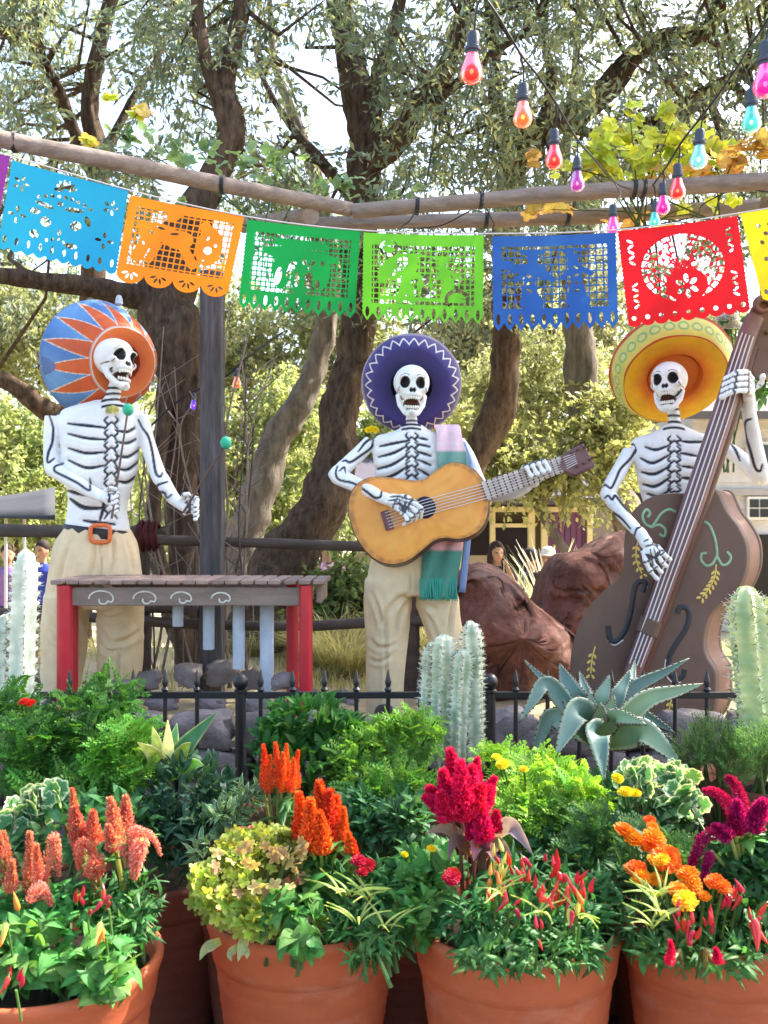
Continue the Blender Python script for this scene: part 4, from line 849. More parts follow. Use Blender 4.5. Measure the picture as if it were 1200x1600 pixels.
# ---- the marimba player
MY = 5.08; mp_ = P(140, 1120, MY); mp_.z = hgt(MY)
mar = thing('skeleton_marimba_player', 'painted skeleton statue in a blue and orange sombrero holding green mallets', 'statue', mp_, 'skeleton musicians')
ml = []
for k, (y0, y1, y2) in enumerate([(661, 664, 667), (677, 684, 686), (700, 708, 706), (719, 731, 727)]): ml += [('torso', 2.6, [(105, y0), (135, y1), (164, y2)])]
for k, (y0, y1) in enumerate([(672, 664), (690, 684), (712, 704), (732, 722), (752, 742)]): ml += [('torso', 2.6, [(183, y0), (200, y0+2), (218, y1)])]
ml += [('torso', 3.2, [(104, 767), (120, 771), (142, 775)]), ('torso', 3.6, [(108, 780), (130, 793), (158, 794)]), ('torso', 3.2, [(160, 774), (162, 790), (156, 812)]), ('torso', 3, [(130, 813), (150, 816), (180, 819)])]
for k in range(8):
    y = 650+k*20; ml += [('torso', 2.0, [(168, y), (163, y+6), (168, y+12), (163, y+20)]), ('torso', 2.0, [(180, y), (184, y+6), (179, y+12), (184, y+20)]), ('torso', 1.7, [(168, y+14), (174, y+9), (180, y+14)])]
ml += [('any', 2.4, [(77, 650), (83, 668), (82, 690), (75, 708), (74, 722), (85, 716)]), ('any', 2.2, [(82, 642), (90, 646), (94, 641)]), ('any', 2.3, [(98, 724), (86, 728), (85, 736), (100, 744), (120, 754), (138, 766), (141, 758), (140, 748)]),
       ('arm', 2.4, [(216, 656), (222, 668), (232, 682), (238, 705), (243, 738), (250, 744), (254, 738)]), ('arm', 2.4, [(262, 752), (246, 758), (244, 768), (256, 770), (260, 778), (268, 772)])]
body(mar, MY, [(165, 626, 16, .02, .05), (160, 638, 56, .0, .075), (156, 652, 68, 0, .095), (157, 690, 62, -.02, .125), (157, 735, 58, -.02, .125), (154, 768, 50, -.01, .11), (152, 795, 46, 0, .10), (152, 822, 50, 0, .11), (152, 850, 54, 0, .11)],
     [[(84, 652, 0, 14), (80, 685, -.02, 12), (82, 728, -.06, 13), (90, 736, -.10, 13), (118, 754, -.17, 12), (146, 770, -.22, 10), (160, 776, -.24, 9)],
      [(221, 650, -.01, 12), (230, 690, -.03, 12), (246, 738, -.06, 12.5), (254, 752, -.09, 12.5), (268, 775, -.16, 11), (284, 790, -.22, 8)]],
     [[[(158, 776, -.24, 9), (170, 778, -.26, 9)]]+[[(166, 772+4*k, -.26, 4), (180, 768+7*k, -.29, 3.8), (184, 773+8*k, -.31, 3.6), (176, 778+8*k, -.325, 3.4)] for k in range(4)]+[[(164, 768, -.26, 4), (172, 762, -.30, 3.6), (180, 764, -.31, 3.4)]],
      [[(284, 790, -.22, 8), (294, 794, -.23, 9)]]+[[(288, 784+6*k, -.22, 4.2), (300, 777+7.5*k, -.25, 4), (308, 780+8*k, -.27, 3.8), (305, 790+7*k, -.285, 3.6)] for k in range(4)]+[[(284, 782, -.23, 4), (288, 773, -.26, 3.8), (294, 772, -.27, 3.6)]]],
     ml, neck=[(182, 596, .0, 11), (178, 614, 0, 11), (172, 634, 0, 13)],
     extra_ink=lambda px, V, N_, ia: np.maximum.reduce([np.clip((2-np.abs(px[:, 1]-y-(px[:, 0]-178)**2*.008))/1.2+.5, 0, 1)*(np.abs(px[:, 0]-178) < 20)*(V[:, 1] < MY+.06) for y in (606, 615, 624, 633)]))
skull(mar, 180, 568, MY-.06, 90, 1.02, -.16, .16, .11, marks=[([(.20, .02), (.22, -.06), (.17, -.10)], .012)])
BLUE, ORG, CRM = (.075, .19, .45), (.62, .12, .03), (.72, .62, .48)
def pm_(k, t, a, r):
    if k == 'back': return (.09, .15, .33)
    if k == 'rim': return (.22, .24, .40)
    if k == 'crown': return (.42, .07, .03)
    if k == 'disc': return mixc((.50, .09, .025), (.64, .16, .04), t)
    f = a*14/(2*math.pi); h = tri(f)           # triangles pointing outwards
    if t < .06: return (.46, .36, .42) if t > .025 else CRM
    e = (h*.92+.02-(t-.06))
    w = .055
    if e > w: return mixc(ORG, (.52, .08, .03), .4*math.sin(a*9)*.5+.3)
    if e > -w*.4: return CRM
    return mixc(BLUE, (.13, .30, .55), .5+.5*math.sin(a*5+t*3))
sombrero(mar, 193, 566, MY+.02, (.66, -.73, -.17), S(53, MY), S(94, MY), S(94, MY), .15, pm_)
mb = MB(); mb.lathe([(.022, 0), (.018, .03), (.012, .045), (.001, .05)], Matrix.Translation(P(186, 475, MY+.16)), 14, close=True); mb.build('hat_tip', M['tubeg'], mar)
tr_ = trousers(mar, MY, [[(152, 826, 49, 0, .115), (150, 850, 62, 0, .13), (148, 890, 72, 0, .14), (147, 930, 77, 0, .14), (147, 950, 74, 0, .13)], [(104, 930, 36, 0, .12), (100, 980, 36, 0, .11), (96, 1040, 31, 0, .10), (92, 1090, 28, 0, .095), (91, 1122, 27, 0, .095)],
               [(190, 930, 35, 0, .12), (188, 980, 35, .01, .11), (187, 1040, 32, .02, .10), (184, 1090, 28, .02, .095), (183, 1122, 27, .02, .095)]], mat_='trouser', seed=9, creases=[([(176, 842), (178, 872), (172, 900)], 4), ([(150, 845), (146, 880), (140, 905)], 5), ([(200, 842), (206, 872), (208, 900)], 4), ([(112, 845), (100, 880), (90, 925)], 5), ([(158, 842), (158, 880), (156, 930)], 2.5), ([(160, 985), (176, 1004), (204, 996), (218, 984)], 5), ([(158, 1000), (170, 1016), (190, 1014)], 4), ([(152, 960), (172, 966), (196, 960)], 4), ([(120, 965), (126, 1010), (120, 1060)], 4), ([(76, 985), (94, 1000), (112, 992)], 4.5), ([(188, 1010), (186, 1050), (184, 1100)], 3), ([(100, 930), (98, 1010), (94, 1100)], 3)])
boot(mar, 92, MY-.02); boot(mar, 184, MY)
mb = MB(); G = []
for a in np.linspace(0, 2*math.pi, 50): 
    c = P(152, 829, MY); r = S(50.5, MY); x, y = c.x+math.cos(a)*r, MY+math.sin(a)*.118; zz = c.z-.02*math.cos(a)-.012
    G.append([(x, y, zz+.028), (x+math.cos(a)*.004, y+math.sin(a)*.004, zz+.022), (x+math.cos(a)*.004, y+math.sin(a)*.004, zz-.022), (x, y, zz-.028)])
mb.sheet(G); blt = mb.build('belt', M['black'], mar, solid=.006)
mb = MB(); c = P(157, 834, MY-.14); w_, h_ = S(15, MY), S(13, MY)
mb.tube([c+Vector((math.copysign(abs(math.cos(a))**.5, math.cos(a))*w_, -.004*math.cos(2*a), math.copysign(abs(math.sin(a))**.5, math.sin(a))*h_)) for a in np.linspace(0, 2*math.pi, 33)], .011, 10, cap=False); mb.build('buckle', M['buckle'], blt)
for lab, hx, hy, hd_, tx, ty, td in (('green headed mallet standing upright before the marimba player chest', 176, 800, -.335, 200, 640, -.20), ('green headed mallet pointing right beside the wooden post', 290, 795, -.285, 353, 692, -.36)):
    t = thing('mallet', lab, 'mallet', P(hx, hy, MY+hd_), 'green mallets'); mb = MB(); a, b = P(hx, hy, MY+hd_), P(tx, ty, MY+td); mb.tube([a-(b-a)*.06, b], [.0065, .005], 8); mb.build('stick', M['stick'], t)
    mb = MB(); mb.ell(b, (.028, .028, .032)); mb.build('mallet_head', M['mallet'], t)

# ---- the marimba
BYm = 4.5; mt = thing('marimba', 'wooden marimba with red legs and grey resonator pipes', 'marimba', (P(290, 1000, BYm).x, BYm, hgt(BYm)))
zt_ = P(0, 912, BYm).z; xl, xr = P(86, 0, BYm).x, P(488, 0, BYm).x; dep = .50
mb = MB(); mb.box(((xl+xr)/2+.005, BYm+.01, P(0, 932, BYm).z), (xr-xl-.07, .026, S(29, BYm))); ap = mb.build('apron', M['board'], mt, bevel=.004)
mb = MB(); mb.box(((xl+xr)/2+.005, BYm+dep-.03, P(0, 932, BYm).z), (xr-xl-.07, .026, S(29, BYm))); mb.build('apron', M['board'], mt, bevel=.004)
for x in (xl+.012, xr+.03): mb = MB(); mb.box((x, BYm+dep/2-.01, P(0, 928, BYm).z), (.026, dep-.06, S(30, BYm))); mb.build('end_board', M['board'], mt, bevel=.004)
nb = 19
for k in range(nb):
    x = lerp(xl+.018, xr+.035, k/(nb-1)); mb = MB(); l = dep+.02-.006*k
    mb.box((x, BYm+l/2-.035, zt_+.008), (.056, l, .021), Matrix.Rotation(rng.normal(0, .012), 3, 'Z')); mb.build('bar', M['bar'], mt, bevel=.004)
for px, dy, r in ((101, -.002, 12), (478, -.002, 10.5), (457, dep-.1, 10.5), (112, dep-.1, 11)):
    a = P(px, 900, BYm+dy); rr = S(r, BYm); b = a.copy(); b.z = hgt(BYm); a.z = zt_-.008; mb = MB(); mb.tube([b, a], rr, 20); mb.build('leg', M['red'], mt, bevel=.004)
for px, yb, r in ((278, 978, 8), (326, 1014, 8.5), (373, 1044, 9), (417, 1085, 10.5)):
    Y = BYm+.16; a, b = P(px, 926, Y), P(px, yb, Y); b.z = max(b.z, hgt(Y)+.01); mb = MB(); mb.lathe([(S(r, Y)*.8, b.z+.002), (S(r, Y), b.z), (S(r, Y), a.z)], Matrix.Translation((a.x, Y, 0)), 22); mb.build('resonator_pipe', M['tubeg'], mt, solid=.004)
for k, px in enumerate((158, 226, 283, 345)):        # painted swirls
    c = P(px, 933, BYm-.004); r = S(19-1.5*k, BYm)
    pts = [c+Vector((math.cos(a)*r*(1-.10*max(0, a-math.pi)), -.0022, math.sin(a)*r*.62*(1-.1*max(0, a-math.pi))-.006)) for a in np.linspace(math.pi*1.02, -.5, 22)]
    pts += [c+Vector((math.cos(a)*r*.35+r*.18, -.0022, math.sin(a)*r*.3-r*.28)) for a in np.linspace(-.2, -3.6, 14)]
    mb = MB(); mb.tube(pts, .0042, 6, flat=.4); mb.build('swirl', M['chalk'], ap)

# ---- the bass player
RY = 5.0; bp = P(1045, 1140, RY); bp.z = hgt(RY)
bas = thing('skeleton_bass_player', 'painted skeleton statue in a yellow sombrero playing the double bass', 'statue', bp, 'skeleton musicians')
bl = [('torso', 2.5, [(1008, 698), (1025, 702), (1044, 696)]), ('torso', 2.7, [(1000, 716), (1020, 723), (1046, 710)]), ('torso', 2.7, [(1001, 738), (1022, 741), (1046, 729)]), ('torso', 2.7, [(1003, 757), (1024, 760), (1048, 746)]), ('torso', 2.7, [(1010, 772), (1030, 776), (1050, 764)]),
      ('torso', 2.5, [(1064, 688), (1080, 690), (1110, 689)]), ('torso', 2.5, [(1064, 707), (1090, 712)]), ('torso', 2.5, [(1066, 728), (1086, 731)]), ('torso', 2.5, [(1066, 747), (1082, 748)])]
for k in range(6):
    y = 680+k*16; bl += [('torso', 2.0, [(1048, y), (1044, y+6), (1049, y+10), (1044, y+16)]), ('torso', 2.0, [(1058, y), (1064, y+6), (1058, y+10), (1064, y+16)]), ('torso', 1.8, [(1047, y+14), (1054, y+8), (1061, y+14)])]
bl += [('arm', 2.3, [(978, 698), (988, 694), (994, 700), (986, 716), (970, 732), (962, 750), (955, 762), (945, 757), (938, 762)]), ('arm', 2.3, [(944, 778), (950, 774), (956, 780), (962, 774), (975, 790), (1002, 818), (994, 826), (990, 838)]), ('arm', 2.3, [(942, 784), (948, 796), (968, 808), (984, 826)]),
       ('arm', 2.6, [(1174, 655), (1164, 660), (1164, 680), (1172, 705), (1180, 732), (1188, 736), (1192, 726)]), ('arm', 2.4, [(1142, 692), (1150, 704), (1156, 720)]),
       ('arm', 1.6, [(1006, 846), (1014, 842)]), ('arm', 1.6, [(1008, 854), (1020, 850)]), ('arm', 1.5, [(1016, 858), (1020, 884)]), ('arm', 1.5, [(1022, 856), (1028, 880)])]
body(bas, RY, [(1052, 664, 14, .0, .05), (1054, 675, 34, .0, .07), (1056, 686, 66, .0, .085), (1056, 700, 70, 0, .10), (1052, 730, 60, -.01, .115), (1047, 765, 47, 0, .11), (1046, 800, 38, 0, .09), (1046, 850, 42, 0, .10), (1046, 890, 56, 0, .11), (1046, 920, 50, 0, .1)],
     [[(984, 706, 0, 12), (970, 732, -.06, 12), (951, 768, -.14, 12.5), (957, 782, -.20, 12.5), (980, 812, -.37, 11), (1002, 836, -.50, 10), (1010, 850, -.54, 10)],
      [(1128, 696, 0, 12), (1156, 716, -.02, 12), (1186, 744, -.05, 13), (1188, 738, -.10, 13), (1178, 690, -.20, 12), (1170, 640, -.30, 10.5), (1168, 618, -.36, 10)]],
     [[[(1008, 846, -.53, 10), (1018, 862, -.55, 11)]]+[[(1005+7*k, 860-2.5*k, -.55, 4.6), (1009+9*k, 878-4.5*k, -.565, 4.2), (1016+9*k, 892-7*k, -.56, 4), (1026+7*k, 904-10*k, -.545, 3.7)] for k in range(4)]+[[(1014, 850, -.54, 4), (1026, 854, -.56, 3.8), (1036, 862, -.56, 3.5)]],
      [[(1168, 622, -.36, 10), (1168, 606, -.40, 11)]]+[[(1174, 592+8*k, -.42, 5), (1166, 582+9.5*k, -.515, 4.9), (1150-1.5*k, 583+9.5*k, -.545, 4.8), (1134-2*k, 592+9.5*k, -.52, 4.6)] for k in range(4)]+[[(1172, 610, -.40, 5), (1188, 600, -.42, 4.7), (1192, 588, -.46, 4.4)]]],
     bl, neck=[(1050, 634, .0, 10), (1053, 650, 0, 9.5), (1054, 672, 0, 11)],
     extra_ink=lambda px, V, N_, ia: np.maximum.reduce([np.clip((2-np.abs(px[:, 1]-y-(px[:, 0]-1053)**2*.01))/1.2+.5, 0, 1)*(np.abs(px[:, 0]-1053) < 17)*(V[:, 1] < RY+.05) for y in (639, 649, 659, 668)]))
skull(bas, 1045, 602, RY-.07, 86, -.52, -.12, -.06, .14, marks=[([(.05, -.30), (.14, -.28), (.22, -.22), (.27, -.14)], .012)])
def pb(k, t, a, r):
    if k == 'back': return (.52, .42, .08)
    if k == 'rim': return (.50, .10, .05)
    if k == 'crown': return (.60, .15, .02)
    if k == 'disc': 
        n_ = .1*mnoise.noise(Vector((math.cos(a)*3, math.sin(a)*3, t*3)))
        return mixc(mixc((.60, .12, .01), (.70, .31, .01), (t+n_)*2.2), (.72, .42, .015), (t+n_-.45)*2)
    if t < .10: return (.46, .055, .02)
    if t > .95: return (.50, .10, .05)
    f = a*26/(2*math.pi); u = (f-math.floor(f)-.5)*(2*math.pi/26)*r; v = (t-.53)*S(46, RY); q = math.hypot(u, v)
    base = mixc((.64, .55, .10), (.66, .62, .18), t)
    return (.22, .44, .16) if abs(q-S(7.2, RY)) < S(1.6, RY) else mixc(base, (.62, .68, .30), .5) if q < S(6, RY) else base
sombrero(bas, 1055, 594, RY+.05, (-.02, -.745, -.667), S(79, RY), S(96, RY), S(36, RY), .08, pb, na=520, nb=44)
trousers(bas, RY, [[(1046, 905, 52, 0, .11), (1046, 935, 58, 0, .12), (1046, 975, 56, 0, .12)], [(1020, 960, 30, 0, .10), (1014, 1040, 27, 0, .09), (1012, 1138, 25, 0, .085)], [(1074, 960, 30, 0, .10), (1080, 1040, 27, 0, .09), (1082, 1138, 25, 0, .085)]], seed=21)
boot(bas, 1012, RY); boot(bas, 1082, RY)

# ---- the double bass
CY = 4.68; db = thing('double_bass', 'big brown double bass painted with green scrolls and yellow sprigs', 'double bass', (P(1030, 1000, CY).x, CY, hgt(CY)))
bo = [(1078, 772), (1050, 770), (1018, 776), (994, 792), (980, 816), (974, 850), (974, 880), (964, 905), (944, 922), (920, 948), (902, 980), (892, 1020), (890, 1064), (900, 1104), (926, 1136), (968, 1152), (1020, 1156), (1066, 1152), (1100, 1132), (1116, 1104), (1118, 1066), (1116, 1047), (1103, 1026), (1099, 1004), (1102, 982), (1110, 960), (1124, 944), (1140, 936), (1156, 914), (1166, 884), (1165, 850), (1152, 822), (1134, 798), (1122, 772), (1112, 764), (1095, 768)]
def corner_path(pts, n): return smooth_path(pts+pts[:1], n)[:-1]
bo2 = corner_path(bo, 150); DX = Vector((.135, .17, .0))
bc = np.array([1030., 980.])
mb = MB(); mb.prism([P(a, b, CY) for a, b in bo2], [P(a, b, CY)+Vector((.03, .03, 0)) for a, b in bo2]); face = mb.build('face', M['bass'], db, bevel=.006)
mb = MB(); f2 = [P(*(bc+(np.array([a, b])-bc)*.992), CY)+Vector((.031, .032, 0)) for a, b in bo2]; mb.prism(f2, [q+DX-Vector((.03, .03, 0)) for q in f2]); mb.build('body_side', M['bass_side'], db)
mb = MB(); f3 = [P(*(bc+(np.array([a, b])-bc)*1.004), CY)+DX for a, b in bo2]; mb.prism(f3, [q+Vector((.02, .022, 0)) for q in f3]); mb.build('back', M['bass'], db, bevel=.006)
npth = smooth_path([(986, 1056, 13.5), (1016, 975, 14.5), (1045, 893, 15.5), (1078, 800, 17), (1100, 735, 17), (1130, 645, 16.5), (1150, 580, 15.5), (1166, 530, 14.5), (1180, 495, 14)], 40)
mb = MB(); mb.tube([P(a, b, CY-.055) for a, b, _ in npth], [S(r, CY) for *_, r in npth], 16, flat=.85, up=(0, 1, 0)); nk_ = mb.build('neck', M['neck'], db)
mb = MB(); mb.tube([P(a+9, b+2, CY-.02) for a, b, _ in npth[:34]], [S(r*.95, CY) for *_, r in npth[:34]], 12, flat=1.0, up=(0, 1, 0)); mb.build('neck_heel', M['gside'], db)
for k in range(4):
    t = (k-1.5)/1.5; mb = MB(); mb.tube([P(a+(-.94)*0+t*r*.60, b+t*r*.22, CY-.055-S(r, CY)*(.86+.10*(1-t*t))) for a, b, r in npth[1:36]], .0034, 6); mb.build('string', M['string'], db)
mb = MB(); mb.tube([P(1009, 991, CY-.06), P(1018, 968, CY-.06)], S(17.5, CY), 18, flat=.9, up=(0, 1, 0)); mb.build('strap_band', M['bass'], db, bevel=.004)
hp = [(1163, 536), (1166, 500), (1176, 478), (1196, 466), (1226, 470), (1232, 500), (1216, 540), (1198, 590), (1176, 585)]
mb = MB(); h2 = smooth_path(hp+hp[:1], 44)[:-1]; mb.prism([P(a, b, CY-.04) for a, b in h2], [P(a+8, b, CY+.07) for a, b in h2]); hb_ = mb.build('scroll_head', M['bass'], db, bevel=.008)
mb = MB(); mb.tube([P(1192+math.cos(a)*(16-1.6*a), 478-math.sin(a)*(14-1.4*a), CY-.06+.004*a) for a in np.linspace(0, 7.5, 40)], [S(7-.5*a, CY) for a in np.linspace(0, 7.5, 40)], 10); mb.build('scroll', M['neck'], hb_)
for x, y in ((1196, 520), (1206, 548)):
    mb = MB(); c = P(x, y, CY-.05); mb.tube([c, c+Vector((.10, -.01, .015))], .009, 8); mb.ell(c+Vector((.115, -.01, .017)), (.022, .012, .028)); mb.build('tuning_peg', M['gside'], hb_)
def inlay(pts, r, m, name, n=30, flat=.35):
    q = smooth_path(pts, n); mb = MB(); rr = [S(r, CY)*(1 if not isinstance(r, tuple) else 1) for _ in q]; mb.tube([P(a, b, CY-.0015) for a, b in q], rr, 8, flat=flat, up=(0, 1, 0)); return mb.build(name, M[m], face)
inlay([(1004, 925), (1008, 912), (1000, 908), (992, 918), (988, 940), (984, 962), (976, 986), (962, 1002), (953, 998), (950, 978)], 4.2, 'black', 'sound_hole', 44)
inlay([(1059, 958), (1062, 950), (1073, 950), (1077, 964), (1071, 984), (1058, 1004), (1047, 1024), (1044, 1046), (1054, 1060), (1066, 1058), (1070, 1046)], 4.2, 'black', 'sound_hole', 44)
inlay([(1006, 926), (1011, 916), (1007, 906)], 1.0, 'string', 'sound_hole_edge'); inlay([(950, 1000), (960, 1008), (974, 1000)], 1.0, 'string', 'sound_hole_edge'); inlay([(1040, 1030), (1039, 1050), (1050, 1066), (1064, 1066)], 1.0, 'string', 'sound_hole_edge')
for pts in ([(1098, 814), (1108, 820), (1116, 838), (1120, 858), (1120, 874)], [(1120, 868), (1114, 880), (1104, 884), (1096, 876), (1096, 866), (1104, 864)], [(1120, 868), (1128, 882), (1138, 880), (1142, 870), (1136, 862)],
            [(1056, 800), (1046, 796), (1034, 802), (1024, 816), (1018, 824)], [(1018, 824), (1008, 818), (1004, 806), (1010, 796), (1016, 802), (1012, 808)], [(1018, 824), (1030, 820), (1040, 828), (1038, 838), (1030, 834)]): inlay(pts, 2.0, 'greenp', 'painted_scroll', 24)
def sprig(pts, n=8, l=8.5):
    inlay(pts, 1.1, 'yellowp', 'painted_stem', 16); q = smooth_path(pts, n)
    for k in range(1, n):
        for s in (-1, 1):
            d = q[k]-q[k-1]; d = d/np.hypot(*d); e = np.array([d[0]-s*d[1]*.75, d[1]+s*d[0]*.75]); e /= np.hypot(*e); a = q[k]+e*2.5; b = a+e*l; mb = MB()
            mb.tube([P(*(a+(b-a)*t), CY-.002) for t in (0, .25, .6, .85, 1)], [S(x, CY) for x in (.5, 1.7, 2.3, 1.3, .3)], 6, flat=.35, up=(0, 1, 0)); mb.build('painted_leaf', M['yellowp'], face)
sprig([(1119, 882), (1117, 900), (1110, 916), (1098, 932)], 8); sprig([(998, 840), (994, 860), (995, 878), (1003, 896)], 6, 7); sprig([(930, 1010), (925, 1030), (923, 1052)], 5, 8); sprig([(1050, 1088), (1046, 1106), (1044, 1124)], 5, 7)

# ------------------------------------------------------------------ papel picado banner
def boxf(X, Y, cx, cy, hx, hy): return np.minimum(hx-np.abs(X-cx), hy-np.abs(Y-cy))
def el(X, Y, cx, cy, rx, ry, ang=0.0):
    c, s = math.cos(ang), math.sin(ang); x, y = (X-cx)*c+(Y-cy)*s, -(X-cx)*s+(Y-cy)*c; return (1-np.hypot(x/rx, y/ry))*min(rx, ry)
def cap(X, Y, x0, y0, x1, y1, r):
    ax, ay = x1-x0, y1-y0; t = np.clip(((X-x0)*ax+(Y-y0)*ay)/(ax*ax+ay*ay), 0, 1); return r-np.hypot(X-x0-t*ax, Y-y0-t*ay)
mxm = lambda *a: np.maximum.reduce(a)
def gridh(X, Y, p=.062, bar=.22): 
    fx, fy = np.abs(((X/p) % 1)-.5), np.abs(((Y/p) % 1)-.5); return (.5-bar/2-np.maximum(fx, fy))*p
def petals(X, Y, cx, cy, n, r0, r1, w, a0=0.0, span=2*math.pi): return mxm(*[el(X, Y, cx+math.cos(a0+span*k/n)*(r0+r1)/2, cy+math.sin(a0+span*k/n)*(r0+r1)/2, (r1-r0)/2, w, a0+span*k/n) for k in range(n)])
W_ = 1.28
def flag_field(kind, X, Y):
    e = np.minimum(np.minimum(X-.012*tri_np(Y/.045), W_-.012*tri_np(Y/.045)-X), Y)
    oval = mxm(*[el(X, Y, W_*(k+.5)/11, .865, .020, .058) for k in range(11)]); pointed = .90+.085*(1-np.abs(2*((X/W_*11) % 1)-1))
    fr = boxf(X, Y, W_/2, .44, W_/2-.10, .33)
    def figure(cx, cy, s, lean=0): return mxm(el(X, Y, cx+lean*s, cy-.20*s, .075*s, .085*s), cap(X, Y, cx+lean*s, cy-.1*s, cx, cy+.12*s, .075*s), cap(X, Y, cx, cy+.1*s, cx-.08*s, cy+.42*s, .055*s), cap(X, Y, cx, cy+.1*s, cx+.10*s, cy+.42*s, .055*s), cap(X, Y, cx, cy-.04*s, cx+.2*s, cy+.06*s, .035*s), cap(X, Y, cx, cy-.04*s, cx-.18*s, cy+.10*s, .035*s), el(X, Y, cx+lean*s, cy-.265*s, .17*s, .03*s))
    if kind == 'cyan':
        h = mxm(el(X, Y, .46, .56, .062, .052, .5), el(X, Y, .78, .53, .062, .052, -.5), el(X, Y, .62, .64, .022, .034), el(X, Y, .42, .38, .10, .026, .15), el(X, Y, .74, .36, .10, .026, -.1), el(X, Y, .585, .33, .03, .028), el(X, Y, .90, .45, .028, .06, -.5), el(X, Y, .33, .47, .06, .035, -.2), el(X, Y, .76, .76, .07, .03), el(X, Y, .36, .72, .05, .045, .6), petals(X, Y, .62, .18, 7, .03, .13, .018, math.pi, math.pi), petals(X, Y, .14, .22, 5, .025, .09, .016), petals(X, Y, 1.12, .24, 5, .025, .09, .016), petals(X, Y, 1.10, .62, 4, .03, .10, .018), petals(X, Y, .15, .56, 4, .03, .10, .018), mxm(*[el(X, Y, .50+.06*k, .715+.02*abs(k-2), .016, .022) for k in range(5)]), mxm(*[el(X, Y, .35+.07*k, .245+.004*(k-4)**2, .022, .02, .3) for k in range(9)]))
        h = mxm(h, mxm(*[el(X, Y, W_*(k+.5)/10, .85, .018, .044) for k in range(10)])); bot = .93+.04*np.abs(np.sin(X/W_*10*math.pi)); return np.minimum(np.minimum(e, bot-Y), -h)
    if kind == 'orange':
        fig = mxm(el(X, Y, .46, .36, .24, .10, .25), el(X, Y, .28, .40, .18, .09, .9), el(X, Y, .62, .40, .16, .11, -.1), el(X, Y, .52, .12, .07, .10, .6), cap(X, Y, .30, .40, .20, .66, .07), cap(X, Y, .66, .45, .82, .66, .055), el(X, Y, .96, .43, .15, .22), cap(X, Y, .40, .5, .33, .68, .045), cap(X, Y, .88, .2, .96, .40, .06))
        h = np.minimum(np.minimum(gridh(X, Y, .068), fr), -fig); h = mxm(h, el(X, Y, .955, .47, .046, .046), el(X, Y, .93, .33, .02, .022), el(X, Y, 1.03, .40, .018, .018), el(X, Y, .93, .60, .018, .020), el(X, Y, .40, .30, .05, .014, .2), el(X, Y, .30, .36, .04, .013, .9), el(X, Y, .56, .34, .05, .013, -.2), el(X, Y, .24, .5, .03, .012, 1.2))
        f4 = (X/W_*4) % 1; bot = .86+.13*np.sqrt(np.maximum(0, 1-(2*f4-1)**2)); h = mxm(h, mxm(*[petals(X, Y, W_*(k+.5)/4, .85, 4, .03, .10, .012, .45, math.pi-.9+.9) for k in range(4)])); return np.minimum(np.minimum(e, bot-Y), -h)
    if kind == 'green':
        fig = mxm(el(X, Y, .62, .33, .42, .08, .06), el(X, Y, .44, .50, .10, .22), el(X, Y, .86, .50, .11, .20), el(X, Y, .65, .60, .09, .2), cap(X, Y, .36, .2, .9, .22, .04))
        h = np.minimum(np.minimum(gridh(X, Y, .055, .24), fr), -fig); h = mxm(h, el(X, Y, .405, .58, .036, .10, .12), el(X, Y, .52, .50, .022, .09, .25), el(X, Y, .61, .60, .026, .085), boxf(X, Y, .74, .60, .042, .075), el(X, Y, .84, .64, .026, .05), *[el(X, Y, .68+.1*k, .40, .022, .03) for k in range(3)]); h = mxm(h, oval); return np.minimum(np.minimum(e, pointed-Y), -h)
    if kind == 'lime':
        fig = mxm(figure(.46, .42, .72, .1), figure(.90, .42, .6, -.1), el(X, Y, .66, .55, .085, .10), el(X, Y, .26, .40, .07, .16, .5), cap(X, Y, .2, .7, 1.05, .72, .02), el(X, Y, .3, .2, .12, .05, .4), el(X, Y, 1.0, .66, .12, .05, -.3))
        h = np.minimum(np.minimum(gridh(X, Y, .060, .24), fr), -fig); h = mxm(h, el(X, Y, .67, .50, .035, .06), boxf(X, Y, .67, .62, .045, .05), np.minimum(el(X, Y, 1.0, .70, .13, .11), -el(X, Y, 1.0, .72, .10, .09)), np.minimum(el(X, Y, .28, .16, .10, .09), -el(X, Y, .28, .145, .075, .07))); h = mxm(h, np.where(Y > .78, oval, -1)); return np.minimum(np.minimum(e, pointed-.02-Y), -h)
    if kind == 'blue':
        fig = mxm(figure(.38, .38, .76, .05), figure(.86, .36, .76, -.04), el(X, Y, .36, .34, .20, .05), el(X, Y, .42, .70, .10, .10), el(X, Y, .88, .70, .11, .10), cap(X, Y, .42, .3, .62, .46, .03), el(X, Y, .14, .30, .08, .05))
        h = np.minimum(np.minimum(gridh(X, Y, .076, .17), fr), -fig); h = mxm(h, *[el(X, Y, .38, .42+.075*k, .035, .014, .4*(-1)**k) for k in range(3)], *[el(X, Y, .86, .34+.08*k, .03, .014, .3*(-1)**k) for k in range(4)], el(X, Y, .86, .18, .02, .02)); h = mxm(h, oval); return np.minimum(np.minimum(e, pointed-Y), -h)
